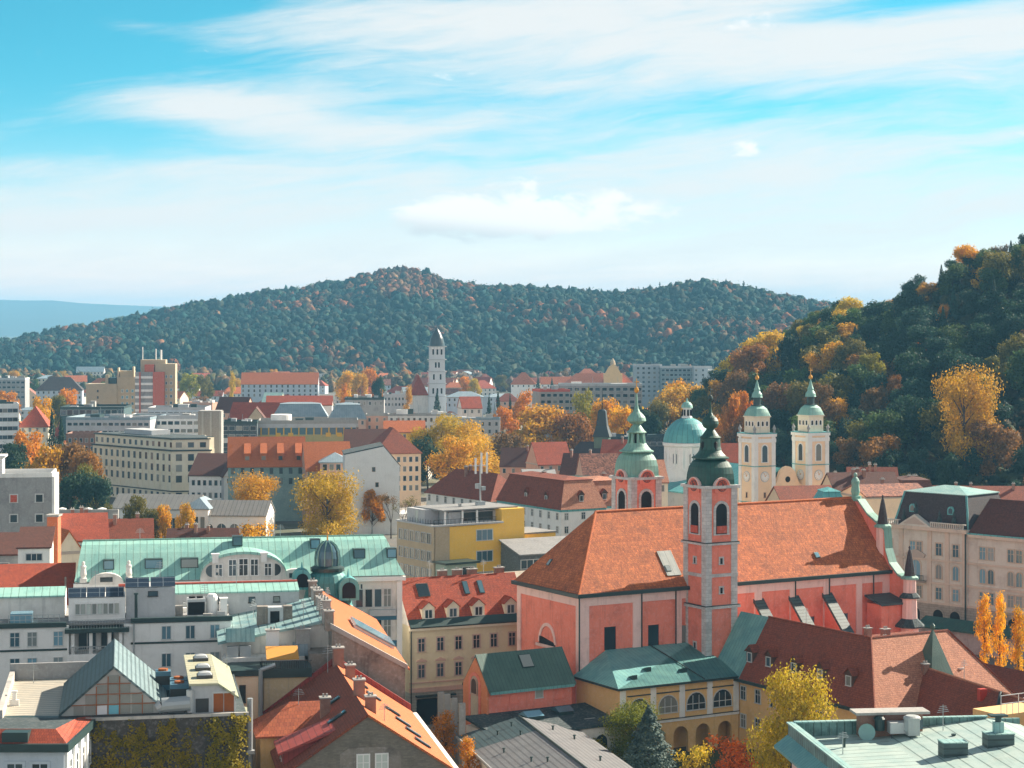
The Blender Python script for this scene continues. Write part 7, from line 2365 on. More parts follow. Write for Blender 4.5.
def tree(kind, col, x, y, h, wd, label, group=None, base=0.0, parts=True, cat='tree', name=None, jit=.12):
    cr, tr = rt.choice(PROTO[kind])
    c = COLR[col]
    k = 1 + rt.uniform(-jit, jit)
    c = (c[0] * k, c[1] * k * (1 + rt.uniform(-jit, jit) * .6), c[2] * k, 1)
    nm = name or {'conifer': 'conifer_tree', 'spruce': 'spruce_tree', 'poplar': 'poplar_tree', 'bush': 'shrub'}.get(kind, 'tree')
    rz = rt.uniform(0, 2 * PI)
    if parts:
        t = thing(nm, label, cat, x, y, base, rz, group)
        t.scale = (wd, wd, h)
        o = link('crown', cr, t)
        o.color = c
        link('trunk', tr, t)
    else:
        t = link(nm, joined(cr, tr), None, (x, y, base), rz)
        t.scale = (wd, wd, h)
        t.color = c
        tag(t, label, cat, group)
    return t


JOIN = {}


def joined(cr, tr):
    if cr.name in JOIN:
        return JOIN[cr.name]
    nv = len(cr.vertices)
    V = np.zeros((nv + len(tr.vertices), 3), np.float32)
    a = np.zeros(nv * 3, np.float32)
    cr.vertices.foreach_get('co', a)
    V[:nv] = a.reshape(-1, 3)
    b = np.zeros(len(tr.vertices) * 3, np.float32)
    tr.vertices.foreach_get('co', b)
    V[nv:] = b.reshape(-1, 3)
    lt = np.zeros(len(tr.loops), np.int32)
    tr.loops.foreach_get('vertex_index', lt)
    st = np.zeros(len(tr.polygons), np.int32)
    tr.polygons.foreach_get('loop_start', st)
    me = bpy.data.meshes.new('tree')
    me.vertices.add(len(V))
    me.vertices.foreach_set('co', V.ravel())
    li = np.concatenate([np.arange(nv, dtype=np.int32), lt + nv])
    me.loops.add(len(li))
    me.loops.foreach_set('vertex_index', li)
    ls = np.concatenate([np.arange(nv // 4, dtype=np.int32) * 4, st + nv])
    me.polygons.add(len(ls))
    me.polygons.foreach_set('loop_start', ls)
    me.materials.append(cr.materials[0])
    me.materials.append(m_bark)
    me.polygons.foreach_set('material_index', np.concatenate([np.zeros(nv // 4, np.int32), np.ones(len(st), np.int32)]))
    me.update(calc_edges=True)
    JOIN[cr.name] = me
    return me


def tpx(kind, col, px, pyt, wpx, Y, label, base=0.0, **kw):
    return tree(kind, col, XX(px, Y), Y, ZZ(pyt, Y) - base, wpx * Y / F, label, base=base, **kw)


# near plants
tpx('round', 'moss', 637, 705, 66, 284, 'rounded yellow-green tree behind the blue spruce in the cloister garden')
tpx('spruce', 'blue', 649, 709, 72, 275, 'blue-grey spruce in the cloister garden before the yellow arcade')
tpx('bush', 'flame', 735, 737, 66, 276, 'flaming orange-red bush below the yellow arcade', cat='bush')
tpx('bush', 'yellow', 690, 746, 44, 272, 'small yellow-green bush between spruce and red bush', cat='bush')
tpx('bush', 'olive', 603, 742, 44, 282, 'low olive and yellow hedge under the white arched wall', cat='bush')
tpx('bush', 'green', 592, 748, 36, 276, 'low dark green shrub left of the blue spruce', cat='bush')
tpx('round', 'mustard', 792, 674, 88, 258, 'large round yellow-green tree left of the nearest copper roof')
tpx('poplar', 'orange', 446, 712, 30, 282, 'slim orange tree in front of the grey pylons')
tpx('poplar', 'orange', 468, 738, 30, 270, 'slim orange tree left of the corrugated shed, closest to the bottom edge')
tpx('bush', 'lime', 432, 735, 14, 285, 'small green street shrub beside the grey gable house', cat='bush')
tpx('poplar', 'amber', 985, 596, 20, 356, 'left golden poplar in front of the palace')
tpx('poplar', 'amber', 1000, 594, 20, 352, 'tall middle golden poplar in front of the palace')
tpx('poplar', 'amber', 1018, 608, 20, 348, 'golden poplar at the right edge before the palace')
tpx('poplar', 'amber', 1031, 640, 20, 346, 'short golden poplar cut by the right edge') if False else None
# middle distance
tpx('round', 'gold', 258, 474, 52, 590, 'golden orange tree in front of the teal walled orange roof house')
tpx('round', 'ripe', 328, 474, 76, 566, 'large golden yellow tree above the copper roof turret')
tpx('bush', 'amber', 262, 524, 46, 540, 'low bright yellow shrub at the foot of the golden orange tree', cat='bush')
tpx('broad', 'orange', 372, 490, 26, 600, 'small orange crowned tree between the bare street trees')
tpx('bare', 'brown', 391, 492, 34, 590, 'bare brown tree in front of the tall white gable')
tpx('bare', 'olive', 404, 496, 30, 575, 'nearly bare tree left of the yellow office block')
tpx('bare', 'brown', 358, 497, 26, 610, 'thin bare tree right of the large golden tree')
tpx('broad', 'olive', 137, 497, 30, 545, 'yellow-green tree left end of the white arcade')
tpx('broad', 'gold', 165, 506, 24, 540, 'gold tree before the white arcade, left of the portico')
tpx('broad', 'gold', 186, 504, 20, 535, 'small golden tree right before the arcade portico')
tpx('broad', 'olive', 150, 510, 22, 538, 'small olive tree between two golden trees before the arcade')
tpx('broad', 'olive', 110, 505, 14, 545, 'tiny olive tree by the garden wall')
for kd, cl_, px_, pt, w_, Y, lb in (
        ('broad', 'orange', 30, 432, 40, 720, 'orange tree beside the white strip window office at left'),
        ('broad', 'dark', 8, 444, 44, 690, 'dark brown-green tree at the left edge above the grey block'),
        ('conifer', 'teal', 52, 412, 20, 760, 'tall narrow dark conifer below the bright yellow tree'),
        ('conifer', 'dark', 61, 420, 22, 750, 'dark conifer right of the tall narrow one'),
        ('wide', 'gold', 43, 447, 46, 640, 'golden tree rising over the grey block'),
        ('wide', 'brown', 68, 444, 50, 650, 'russet brown tree right of the golden tree'),
        ('wide', 'rust', 85, 452, 40, 640, 'rusty tree touching the left corner of the cream bank'),
        ('wide', 'olive', 90, 466, 36, 615, 'olive tree in front of the cream bank corner'),
        ('wide', 'dark', 72, 474, 48, 600, 'dark green round tree behind the garden wall'),
        ('wide', 'teal', 96, 478, 36, 596, 'darkest green tree right of the garden wall, before the cream bank'),
        ('wide', 'dark', 26, 462, 50, 655, 'shadowy dark tree behind the grey block'),
        ('broad', 'amber', 43, 398, 26, 960, 'bright lemon yellow tree behind the terracotta hip roof'),
        ('broad', 'orange', 70, 390, 30, 1060, 'orange tree in front of the tan tower block'),
        ('broad', 'olive', 58, 396, 26, 1050, 'olive tree between yellow and orange trees near the tan towers'),
        ('broad', 'orange', 8, 392, 26, 1150, 'orange tree at the left edge before the grey banded block'),
        ('near', 'yellow', 442, 417, 64, 800, 'large gold-green tree in the middle of the old town'),
        ('near', 'gold', 470, 424, 62, 770, 'broad golden tree right of the large gold-green tree'),
        ('wide', 'dark', 428, 438, 40, 760, 'dark shaded tree left of the large gold-green tree'),
        ('wide', 'gold', 458, 438, 56, 730, 'golden tree low in front of the large gold-green tree'),
        ('wide', 'gold', 526, 423, 60, 860, 'wide gold tree over the dark shadowed roof'),
        ('wide', 'gold', 552, 407, 66, 870, 'biggest golden tree left of the dark spire'),
        ('wide', 'rust', 577, 414, 48, 860, 'rusty gold tree directly left of the dark spire'),
        ('wide', 'brown', 508, 434, 40, 830, 'dull brown tree right of the broad golden tree'),
        ('wide', 'lime', 585, 392, 34, 930, 'lime yellow tree behind the dark spire'),
        ('wide', 'amber', 604, 400, 34, 900, 'bright amber tree right of the dark spire'),
        ('wide', 'amber', 622, 408, 34, 890, 'amber tree left of the green bell tower spire'),
        ('wide', 'orange', 523, 392, 30, 1000, 'orange tree left of the strip office'),
        ('broad', 'orange', 503, 408, 30, 940, 'orange tree right of the tiny spired chapel'),
        ('wide', 'gold', 668, 388, 56, 1000, 'broad golden tree behind the cathedral dome'),
        ('wide', 'gold', 698, 386, 52, 1010, 'golden tree right behind the dome lantern'),
        ('wide', 'amber', 684, 382, 46, 1040, 'tallest golden tree behind the cathedral dome'),
        ('wide', 'olive', 655, 402, 34, 900, 'dark olive tree between bell tower spire and dome'),
        ('wide', 'dark', 645, 408, 30, 880, 'dark green tree right of the green bell tower spire'),
        ('wide', 'dark', 712, 412, 36, 860, 'dark tree behind the darker bell tower spire'),
        ('wide', 'olive', 700, 406, 34, 900, 'olive green tree right of the dome'),
        ('broad', 'orange', 729, 396, 32, 770, 'orange tree left of the cathedral towers'),
        ('wide', 'rust', 742, 412, 36, 760, 'rusty tree behind the left cathedral tower'),
        ('poplar', 'gold', 408, 386, 12, 1150, 'slim golden poplar left of the white church tower'),
        ('conifer', 'teal', 437, 393, 16, 1140, 'dark conifer in front of the white church tower'),
        ('conifer', 'dark', 489, 398, 14, 1060, 'dark conifer left of the tiny spired chapel'),
        ('conifer', 'dark', 498, 394, 16, 1080, 'dark conifer behind the tiny spired chapel'),
        ('conifer', 'teal', 510, 396, 10, 1040, 'narrow dark conifer right of the tiny spired chapel'),
        ('conifer', 'dark', 538, 377, 10, 1650, 'left dark cypress before the pink roofed hall'),
        ('conifer', 'dark', 552, 379, 9, 1650, 'right dark cypress before the pink roofed hall'),
        ('wide', 'amber', 346, 372, 20, 1500, 'yellow tree in the far town left of the orange one'),
        ('wide', 'orange', 372, 369, 22, 1480, 'orange tree in the far town below the wooded hill'),
        ('wide', 'gold', 360, 374, 18, 1450, 'golden tree between far yellow and far orange tree'),
        ('wide', 'dark', 378, 377, 12, 1400, 'small dark tree under the far orange tree'),
        ('broad', 'lime', 190, 374, 22, 1500, 'pale lime tree right of the taller tan tower'),
        ('broad', 'olive', 206, 376, 20, 1450, 'olive tree beyond the rusty roofs right of the tan towers'),
        ('poplar', 'yellow', 232, 372, 7, 1400, 'thin yellow poplar left of the long barracks'),
        ('poplar', 'orange', 345, 384, 9, 1200, 'thin orange poplar right of the long barracks'),
        ('broad', 'orange', 466, 377, 16, 1600, 'orange tree before the bare grey wood'),
        ('broad', 'yellow', 474, 379, 14, 1550, 'yellow tree before the bare grey wood')):
    tpx(kd, cl_, px_, pt, w_, Y, lb, parts=Y < 700)

# ivy on the dark wall
rs = np.random.RandomState(5)


def ivy(x0, x1, z0, z1, n, col, label, holes):
    fx = rs.uniform(x0, x1, n)
    fz = rs.uniform(z0, z1, n)
    top = z1 - (.5 + .5 * np.sin(fx * 1.7) + .4 * np.sin(fx * 4.1)) * holes
    edge = np.minimum(fx - x0, x1 - fx) / (.35 * (x1 - x0))
    keep = (fz < top) & (rs.uniform(0, 1, n) < np.clip(edge + .1 + .25 * np.sin(fz * 1.3), 0, 1) * (.18 + .82 * (np.sin(fx * 1.5 + fz * .8) * np.sin(fz * 1.3 - fx * .9) > -.25)))
    fx, fz = fx[keep], fz[keep]
    k = len(fx)
    C = np.stack([fx, -.25 - rs.uniform(0, 1, k) ** 2 * .9 * (0.6 + .4 * np.sin(fx * 2 + fz)), fz], 1)
    N = np.stack([rs.normal(size=k) * .6, np.full(k, -1.0), .5 + rs.normal(size=k) * .5], 1)
    N /= np.linalg.norm(N, axis=1)[:, None]
    me = quads_mesh('ivy', C, N, rs.uniform(.07, .17, k), .8, rs, m_leaf)
    o = link('ivy', me, None, (bx, by, 0), A11)
    o.color = (*col, 1)
    return tag(o, label, 'ivy', 'ivy on the dark wall')


ivy(8.6, 21.0, 8, 21.0, 17000, (.31, .24, .028), 'wide olive and gold ivy curtain covering the middle of the dark wall', 1.8)
ivy(21.2, 26.2, 8, 21.3, 8500, (.33, .27, .03), 'narrow yellow-green ivy column at the right end of the dark wall', .7)

# ------------------------------------------------------------------ hills
def lerp_tab(tab, x):
    return np.interp(x, [t[0] for t in tab], [t[1] for t in tab])


def hill(name, tab, crest, foot, back, a0, a1, na, nd, m, zc, rough=1.0, seed=1, shape=1.0):
    """terrain whose crest follows a measured profile: returns object and a height function h(x, y)"""
    rs = np.random.RandomState(seed)
    ph = rs.uniform(0, 6.28, 12)

    def height(x, y):
        a = x / y * F + 512
        yc, yf = lerp_tab(crest, a), lerp_tab(foot, a)
        hc = H - (lerp_tab(tab, a) - HY) * yc / F - zc
        t = np.clip((y - yf) / (yc - yf), 0, 1)
        up = t ** shape * (1.15 - .15 * t)
        dn = np.clip((y - yc) / back, 0, 1)
        s = yc * .05
        bump = sum(np.sin(x / s * f + ph[i]) * np.cos(y / s * f * .8 + ph[i + 6]) / f for i, f in enumerate((.5, .9, 1.7, 2.6, 3.9, 5.1)))
        return np.maximum(0, hc * up * (1 - dn * .5)) + bump * rough * np.clip(t * 3, 0, 1) * (1 - t ** 6)
    A = np.linspace(a0, a1, na)
    T = np.linspace(-.02, 1.6, nd)
    V = np.zeros((na, nd, 3))
    for i, a in enumerate(A):
        yc, yf = lerp_tab(crest, a), lerp_tab(foot, a)
        y = yf + (yc - yf) * T
        x = (a - 512) / F * y
        V[i, :, 0], V[i, :, 1] = x, y
        V[i, :, 2] = height(x, y) - .06
    faces = [(i * nd + j, (i + 1) * nd + j, (i + 1) * nd + j + 1, i * nd + j + 1) for i in range(na - 1) for j in range(nd - 1)]
    me = bpy.data.meshes.new(name)
    me.from_pydata(V.reshape(-1, 3).tolist(), [], faces)
    me.materials.append(m)
    me.update()
    o = link(name, me)
    o['kind'] = 'structure'
    return o, height


forest_floor = ground_mat('forest_floor', (.035, .045, .022), (.055, .045, .025), (.03, .04, .02), .03)
GT = [(-150, 372), (-60, 356), (0, 338), (50, 328), (100, 320), (160, 307), (200, 300), (260, 290), (300, 285), (350, 275), (380, 268), (400, 264), (420, 268), (445, 277), (480, 283), (540, 285), (600, 290), (640, 289), (670, 284), (700, 279), (730, 281), (760, 288), (790, 294), (830, 301), (900, 310), (1000, 330), (1200, 360)]
GC = [(-150, 2900), (200, 2900), (400, 3000), (640, 2700), (900, 2500), (1200, 2500)]
GF = [(-150, 2350), (100, 2250), (400, 2200), (640, 2050), (760, 1900), (1200, 1800)]
g_o, gh_ = hill('far_hill', GT, GC, GF, 1500, -200, 1150, 160, 46, forest_floor, 14.0, 6.0, 3, .9)
CTb = [(690, 402), (720, 366), (745, 350), (765, 338), (790, 322), (815, 309), (840, 302), (870, 300), (888, 297), (905, 283), (925, 270), (945, 258), (970, 248), (1000, 247), (1024, 238), (1100, 208), (1200, 170), (1400, 120)]  # unseen crest at the far right raised to cast shade over the slope
CC = [(690, 980), (760, 960), (860, 930), (940, 900), (1024, 880), (1400, 880)]
CF = [(690, 820), (740, 760), (800, 700), (860, 650), (950, 630), (1024, 630), (1400, 600)]
c_o, chh = hill('castle_hill', CTb, CC, CF, 300, 690, 1400, 90, 40, forest_floor, 13.0, 2.0, 8, .85)
mt = [(-300, 290), (-100, 297), (0, 299), (30, 300), (50, 299.5), (80, 302.5), (120, 304.5), (160, 306), (220, 312), (400, 330), (600, 340)]
hill('mountain_range', mt, [(-300, 14500), (600, 14500)], [(-300, 11000), (600, 11000)], 1200, -300, 500, 60, 12, forest_floor, 0, 10, 5, 1)


# far woods: one mass of crowns
def forest(name, pts, cols, sizes, kinds, seed, label, hs=1.25, per=42):
    """a mass of crowns: each a dark core with loose leaf clumps round it"""
    rs = np.random.RandomState(seed)
    P, Cc, S, Kd = np.array(pts), np.array(cols), np.array(sizes), np.array(kinds)
    n = len(P)
    k = per
    d = rs.normal(size=(n, k, 3))
    d /= np.linalg.norm(d, axis=2)[:, :, None]
    lob = 1 + .30 * np.sin(d[:, :, 0] * rs.uniform(2, 5, (n, 1)) + rs.uniform(0, 6, (n, 1))) * np.cos(d[:, :, 2] * 3 + rs.uniform(0, 6, (n, 1)))
    r = S[:, None] * lob * rs.uniform(.85, 1.12, (n, k))
    wx, wy, wz = rs.uniform(.8, 1.2, (n, 1)), rs.uniform(.8, 1.2, (n, 1)), hs * rs.uniform(.75, 1.2, (n, 1))
    off = np.stack([d[:, :, 0] * r * wx, d[:, :, 1] * r * wy, d[:, :, 2] * r * wz], 2)
    zc = rs.uniform(-1, 1, (n, k))
    rc = (1 - (zc + 1) / 2) * .62 + .04
    tc = rs.uniform(0, 6.283, (n, k))
    cone = np.stack([np.cos(tc) * rc * S[:, None], np.sin(tc) * rc * S[:, None], zc * S[:, None] * 1.5], 2)
    off = np.where(Kd[:, None, None], cone, off)
    C = (P[:, None, :] + off).reshape(-1, 3)
    N = (d * 1.0 + rs.normal(size=(n, k, 3)) * .3 + np.array([0, 0, .15])).reshape(-1, 3)
    N /= np.linalg.norm(N, axis=1)[:, None]
    size = (S[:, None] * rs.uniform(.09, .19, (n, k))).ravel()
    me = quads_mesh(name, C, N, size, .8, rs, FMAT)
    tone = rs.uniform(.82, 1.2, (n, k, 1))
    col = np.ones((n, k, 4, 4), np.float32)
    col[..., :3] = (Cc[:, None, :] * tone)[:, :, None, :]
    at = me.color_attributes.new('col', 'FLOAT_COLOR', 'POINT')
    at.data.foreach_set('color', col.ravel())
    o = link(name, me)
    # rounded cores inside the clumps, as a second mesh of the same mass
    bm = bmesh.new()
    bmesh.ops.create_icosphere(bm, subdivisions=2, radius=1.0)
    V0 = np.array([v.co[:] for v in bm.verts])
    F0 = np.array([[v.index for v in f.verts] for f in bm.faces], np.int32)
    bm.free()
    m = len(V0)
    r2 = S[:, None] * .93 * (1 + .34 * np.sin(V0[None, :, 0] * rs.uniform(2, 6, (n, 1)) + rs.uniform(0, 6, (n, 1))) * np.cos(V0[None, :, 2] * 4 + V0[None, :, 1] * rs.uniform(2, 5, (n, 1)) + rs.uniform(0, 6, (n, 1)))) * rs.uniform(.9, 1.08, (n, m))
    rad = np.where(Kd[:, None], S[:, None] * .5 * (1.02 - (V0[None, :, 2] + 1) / 2), r2)
    V = np.stack([V0[None, :, 0] * rad * wx, V0[None, :, 1] * rad * wy, V0[None, :, 2] * np.where(Kd[:, None], S[:, None] * 1.4, r2 * wz)], 2) + P[:, None, :]
    me = bpy.data.meshes.new(name)
    me.vertices.add(n * m)
    me.vertices.foreach_set('co', V.astype(np.float32).ravel())
    Fm = (F0[None] + (np.arange(n, dtype=np.int32) * m)[:, None, None]).astype(np.int32)
    me.loops.add(Fm.size)
    me.loops.foreach_set('vertex_index', Fm.ravel())
    me.polygons.add(Fm.size // 3)
    me.polygons.foreach_set('loop_start', np.arange(Fm.size // 3, dtype=np.int32) * 3)
    me.polygons.foreach_set('use_smooth', np.ones(Fm.size // 3, bool))
    col = np.ones((n, m, 4), np.float32)
    col[..., :3] = Cc[:, None, :]
    at = me.color_attributes.new('col', 'FLOAT_COLOR', 'POINT')
    at.data.foreach_set('color', col.ravel())
    me.materials.append(FMAT)
    me.update(calc_edges=True)
    link('crowns', me, o)
    return tag(o, label, 'forest', kind='stuff')


FMAT = attr_leaf('far_foliage')
rs = np.random.RandomState(17)
pts, cols, sizes, kinds = [], [], [], []
PAL = [(.010, .042, .038), (.014, .046, .038), (.026, .052, .036), (.042, .056, .036), (.008, .034, .034)]  # greens darkened and tinted blue: shade and haze put into leaf colour
AUT = [(.19, .07, .03), (.13, .065, .035), (.15, .085, .04), (.13, .06, .035), (.09, .07, .04)]
n = 0
while n < 10500:
    a = rs.uniform(-60, 900)
    yc, yf = lerp_tab(GC, a), lerp_tab(GF, a)
    t = rs.uniform(0, 1.06)
    y = yf + (yc - yf) * t
    x = (a - 512) / F * y
    z = float(gh_(x, y))
    cl1 = math.sin(x * .011 + 1.3) * math.sin(y * .013 + .4) + .6 * math.sin(x * .031 + y * .02)
    pa_ = .02 + .35 * (cl1 > .62) + .85 * max(0, 1 - abs(a - 410) / 75) * (t > .62) + .06 * (t > .8) + .35 * max(0, 1 - abs(a - 310) / 30) * (t > .6) + .10 * (a > 560) * (cl1 > .1)
    if rs.uniform() < pa_:
        c = AUT[rs.randint(5)]
    else:
        c = PAL[rs.randint(5)]
    k = rs.uniform(.5, 1.75)
    con = (rs.uniform() < (.22 if a < 260 else .07)) and c in PAL and t < .97
    s = rs.uniform(3.8, 7.6)
    pts.append((x, y, z + s * (1.0 if con else .75)))
    cols.append(tuple(v * k for v in c))
    sizes.append(s)
    kinds.append(con)
    n += 1
forest('hill_forest', pts, cols, sizes, kinds, 3, 'mixed green and rust coloured forest covering the far hill')
# bare grey wood along the foot of the hill
pts, cols, sizes, kinds = [], [], [], []
for i in range(900):
    a = rs.uniform(-40, 640)
    if 60 < a < 180 and rs.uniform() < .6:
        continue
    y = rs.uniform(1850, 2250)
    x = (a - 512) / F * y
    s = rs.uniform(3.5, 6.5)
    c = ((.16, .115, .095), (.13, .10, .09), (.19, .12, .07), (.08, .085, .04), (.05, .07, .04))[rs.randint(5)] if a > 420 else ((.09, .09, .04), (.05, .07, .04), (.20, .12, .05), (.11, .09, .06))[rs.randint(4)]
    pts.append((x, y, s * 1.1))
    cols.append(c)
    sizes.append(s)
    kinds.append(False)
forest('bare_wood', pts, cols, sizes, kinds, 4, 'hazy strip of bare grey-brown trees along the foot of the far hill', 1.5)

# castle hill trees, one by one
def zone(px, t):
    hz_ = 'upper' if t > .62 else ('middle' if t > .28 else 'lower')
    sd = 'western end' if px < 815 else ('middle part' if px < 925 else 'eastern part')
    return hz_, sd


WORD = {'dark': 'dark green', 'teal': 'blackish green', 'green': 'mid green', 'olive': 'olive green', 'rust': 'rust brown', 'brown': 'dull brown', 'gold': 'golden', 'orange': 'orange', 'yellow': 'yellow', 'amber': 'bright amber', 'lime': 'lime green', 'grey': 'grey-brown'}
rs = np.random.RandomState(23)
placed = []
tries = 0
while len(placed) < 195 and tries < 60000:
    tries += 1
    a = rs.uniform(700, 1050)
    yc, yf = lerp_tab(CC, a), lerp_tab(CF, a)
    t = rs.uniform(.0, 1.03) if rs.uniform() < .8 else rs.uniform(.9, 1.06)
    y = yf + (yc - yf) * t
    x = (a - 512) / F * y
    if any((x - q[0]) ** 2 + (y - q[1]) ** 2 < 7.4 ** 2 for q in placed):
        continue
    placed.append((x, y, t))
    z = float(chh(x, y))
    u = rs.uniform()
    if a < 860:
        col = ('brown' if u < .13 else 'rust' if u < .17 else 'olive' if u < .34 else 'green' if u < .50 else 'gold' if u < .60 else 'dark' if u < .80 else 'teal')
        if t > .8 and u > .7:
            col = 'olive' if u < .85 else 'yellow'
    else:
        col = ('dark' if u < .34 else 'teal' if u < .62 else 'green' if u < .80 else 'olive' if u < .91 else 'brown' if u < .95 else 'rust')  # more dark crowns here: shade of the slope put into leaf colour
        if t > .85 and u > .9:
            col = 'gold'
    hz_, sd = zone(a, t)
    kd = 'conifer' if (col in ('dark', 'teal') and rs.uniform() < .2) else ('broad' if rs.uniform() < .6 else 'wide')
    h = rs.uniform(13, 20) * (.8 if t > .9 else 1)
    lb = f'{WORD[col]} {"conifer" if kd == "conifer" else "broadleaf tree"} on the {hz_} slope of the wooded hill, {sd}'
    tree(kd, col, x, y, h, h * (.42 if kd == 'conifer' else rs.uniform(.78, .98)), lb, 'trees on the wooded castle hill', z - .6, False)
for px_, pt, wpx, hh, Y, col, lb in ((965, 370, 74, 33, 655, 'gold', 'huge single golden tree standing low on the dark wooded hill'),
                                    (968, 246, 34, 16, 880, 'amber', 'bright orange-yellow tree on the crest of the wooded hill'),
                                    (985, 268, 26, 14, 850, 'gold', 'golden tree just below the crest near the bright orange one'),
                                    (925, 336, 18, 10, 790, 'orange', 'small golden tree halfway up the dark wooded hill'),
                                    (766, 332, 44, 22, 900, 'yellow', 'yellow-gold tree at the low left end of the wooded hill'),
                                    (750, 345, 40, 22, 880, 'rust', 'rust-gold tree left of the yellow one at the hill end'),
                                    (850, 298, 30, 16, 920, 'yellow', 'yellow-green tree on the low crest of the wooded hill'),
                                    (872, 354, 28, 14, 780, 'lime', 'light green tree in the middle of the wooded hill'),
                                    (895, 376, 24, 14, 740, 'rust', 'reddish brown tree in the middle of the wooded hill'),
                                    (944, 305, 16, 18, 830, 'orange', 'slim orange tree high on the right slope of the wooded hill'),
                                    (1002, 246, 24, 16, 880, 'grey', 'thin greyish tree on the crest right of the bright orange tree'),
                                    (820, 384, 34, 18, 730, 'brown', 'broad brown tree behind the right cathedral tower'),
                                    (735, 372, 36, 22, 850, 'brown', 'brown tree at the very left foot of the wooded hill'),
                                    (745, 392, 16, 16, 760, 'orange', 'orange tree behind the left cathedral spire')):
    tree('round' if wpx > 60 else 'wide' if wpx > 30 else 'broad', col, XX(px_, Y), Y, hh, wpx * Y / F, lb, None, ZZ(pt, Y) - hh, False)
# undergrowth on that hill
pts, cols, sizes, kinds = [], [], [], []
for i in range(4000):
    a = rs.uniform(692, 1300)
    yc, yf = lerp_tab(CC, a), lerp_tab(CF, a)
    t = rs.uniform(0, 1.05)
    y = yf + (yc - yf) * t
    x = (a - 512) / F * y
    s = rs.uniform(1.8, 3.4)
    pts.append((x, y, float(chh(x, y)) + s * .5))
    k = rs.uniform(.6, 1.2)
    c = ((.03, .05, .028), (.04, .055, .025), (.06, .06, .025), (.08, .06, .03))[rs.randint(4)]
    cols.append(tuple(v * k for v in c))
    sizes.append(s)
    kinds.append(False)
forest('undergrowth', pts, cols, sizes, kinds, 9, 'dark undergrowth between the trees of the wooded hill', 1.0)

# ------------------------------------------------------------------ rows of far town houses and trees
LAND = [(15, 'grey banded block'), (60, 'purple hip roof'), (110, 'broad tan tower'), (155, 'red panelled tower'), (205, 'olive tree'), (280, 'long barracks'), (346, 'far yellow tree'), (395, 'pale school block'), (437, 'white church tower'), (491, 'tiny spired chapel'), (525, 'pink villa'), (600, 'ochre tower'), (665, 'slab blocks')]


def where(px, Y, py):
    lx, nm = min(LAND, key=lambda q: abs(q[0] - px))
    d = 'left of' if px < lx - 5 else ('right of' if px > lx + 5 else 'near')
    return f'{d} the {nm}'


bpy.context.view_layer.update()
RECTS = []
for o in list(bpy.data.objects):
    if o.parent is None and o.get('category') and 560 < o.location.y < 2300 and o.get('kind') != 'stuff':
        P_ = [o.matrix_world @ Vector(c) for o2 in ([o] + list(o.children)) if o2.type == 'MESH' for c in o2.bound_box]
        if P_:
            RECTS.append((min(p.x for p in P_), max(p.x for p in P_), min(p.y for p in P_), max(p.y for p in P_)))


def free(x, y, r):
    return not any(a - r < x < b + r and c - r < y < d + r for a, b, c, d in RECTS)


rs = np.random.RandomState(31)
taken = [(o.location.x, o.location.y) for o in bpy.data.objects if o.parent is None and o.get('category') and o.location.y > 700]
WALLS = [(white, 'white'), (bluish, 'bluish'), (cream, 'cream'), (offwhite, 'grey-white'), (salmon, 'salmon'), (peach, 'peach')]
ROOFS = [(t_orange, 'orange'), (t_red, 'red'), (t_dark, 'dark red'), (t_mottled, 'pinkish'), (blue_sheet, 'pale metal'), (gravelroof, 'grey flat')]
far, names, made = [], {}, 0
tries = 0
while made < 175 and tries < 20000:
    tries += 1
    Y = rs.uniform(770, 1250) if made < 80 else rs.uniform(900, 2150)
    a = rs.uniform(-10, 660) if Y > 1300 else rs.uniform(60 if Y < 900 else -10, 640)
    x = (a - 512) / F * Y
    if any(abs(x - q[0]) < (13 if Y < 1250 else 19) and abs(Y - q[1]) < (15 if Y < 1250 else 30) for q in taken) or not free(x + 6, Y + 5, 7):
        continue
    taken.append((x, Y))
    wi, ri = rs.randint(6), rs.choice(6, p=[.30, .24, .14, .12, .10, .10])
    L = rs.uniform(12, 30) if Y > 1250 else rs.uniform(8, 16)
    Wd = rs.uniform(10, 15) if Y > 1250 else rs.uniform(8, 11)
    if Y < 1250:
        ri = rs.choice(5, p=[.25, .3, .25, .15, .05])
    h = (rs.uniform(6, 12) if Y > 1250 else rs.uniform(6, 9.5)) * (1.2 if ri > 3 else 1)
    typ = 'flat' if ri == 5 else ('hip' if rs.uniform() < .45 else ('gable_x' if rs.uniform() < .7 else 'gable_y'))
    rise = .8 if typ == 'flat' else min(L, Wd) / 2 * rs.uniform(.7, .95)
    if typ == 'hip' and ri == 4:
        rise *= .4
    far.append((x, Y, a, wi, ri, L, Wd, h, typ, rise, rs.uniform(-25, 25)))
    made += 1
LB = {}
for f in far:
    x, Y, a, wi, ri, L, Wd, h, typ, rise, an_ = f
    sz = 'long ' if L > 22 else 'small ' if L < 12 else ''
    tier = 'nearer' if Y < 1300 else 'far' if Y < 1750 else 'farthest'
    rn_ = ROOFS[ri][1] + (' roof' if typ == 'flat' else ' hip roof' if typ == 'hip' else ' gable roof')
    lb = f'{tier} {sz}{WALLS[wi][1]} house with {rn_} {where(a, Y, 0)}'
    LB.setdefault(lb, []).append(f)
ORD = ['first', 'second', 'third', 'fourth', 'fifth', 'sixth', 'seventh', 'eighth', 'ninth', 'tenth']
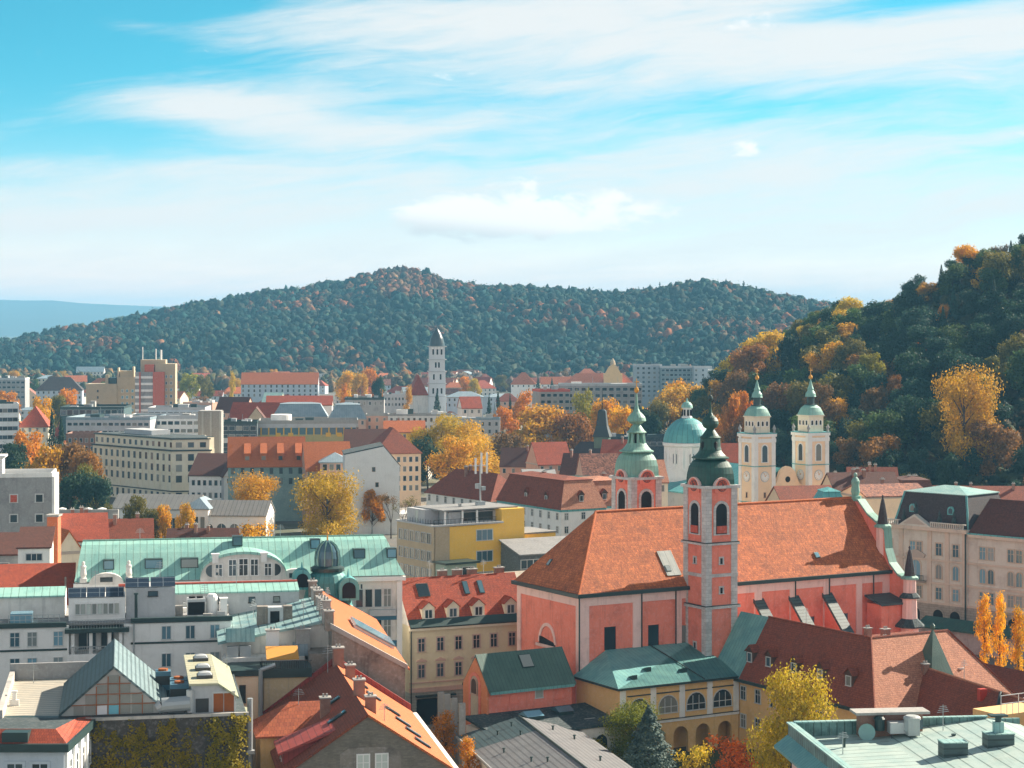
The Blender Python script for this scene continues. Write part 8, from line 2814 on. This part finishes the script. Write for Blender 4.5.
for lb, fs in LB.items():
    fs.sort(key=lambda q: q[2])
    for i, f in enumerate(fs):
        x, Y, a, wi, ri, L, Wd, h, typ, rise, an_ = f
        lab = lb if len(fs) == 1 else f'{lb}, {ORD[i]} from left'
        house('town_house', lab, 'house', x, Y, R(an_), L, Wd, h, WALLS[wi][0], (typ, rise, ROOFS[ri][0]), group='houses of the far town', rows=2, split=False, win=(1.2, 1.6), corn=False, colgap=3.6)
LB = {}
made = tries = 0
while made < 130 and tries < 8000:
    tries += 1
    Y = rs.uniform(740, 1200) if made < 60 else rs.uniform(900, 2200)
    a = rs.uniform(-10, 680) if Y > 1100 else rs.uniform(40, 640)
    x = (a - 512) / F * Y
    if any(abs(x - q[0]) < 10 and abs(Y - q[1]) < 12 for q in taken) or not free(x, Y, 4):
        continue
    taken.append((x, Y))
    col = ('olive', 'gold', 'orange', 'brown', 'dark', 'green', 'rust', 'yellow', 'grey')[rs.choice(9, p=[.17, .14, .11, .15, .12, .10, .09, .05, .07])]
    kd = 'conifer' if (col == 'dark' and rs.uniform() < .4) else 'bare' if (col == 'grey') else ('broad' if rs.uniform() < .5 else 'wide')
    h = rs.uniform(9, 18) * (.75 if Y < 1200 else 1)
    tier = 'nearer' if Y < 1300 else 'far' if Y < 1750 else 'farthest'
    lb = f'{tier} {WORD[col]} {"conifer" if kd == "conifer" else "bare tree" if kd == "bare" else "town tree"} {where(a, Y, 0)}'
    LB.setdefault(lb, []).append((a, kd, col, x, Y, h))
    made += 1
for lb, fs in LB.items():
    fs.sort(key=lambda q: q[0])
    for i, (a, kd, col, x, Y, h) in enumerate(fs):
        lab = lb if len(fs) == 1 else f'{lb}, {ORD[min(i, 9)]} from left'
        tree(kd, col, x, Y, h, h * (.45 if kd == 'conifer' else rs.uniform(.75, 1.0)), lab, 'trees between the far houses', 0, False)

# ------------------------------------------------------------------ autumn haze
hz = bpy.data.materials.new('haze_air')
hz.use_nodes = True
n_ = NT(hz.node_tree)
vol = n_.n('ShaderNodeVolumePrincipled', {'Color': HAZE_COLOR, 'Density': HAZE_DENSITY, 'Anisotropy': 0.0})
for k in ('Density Attribute', 'Temperature Attribute', 'Color Attribute'):
    vol.inputs[k].default_value = ''
n_.n('ShaderNodeOutputMaterial', {'Volume': vol.outputs[0]})
o = MB().box(-6000, 6000, -400, 16200, -1.03, 270).build('haze', hz)
o['kind'] = 'stuff'
o['label'] = 'thin bluish autumn haze over the town'
o['category'] = 'haze'
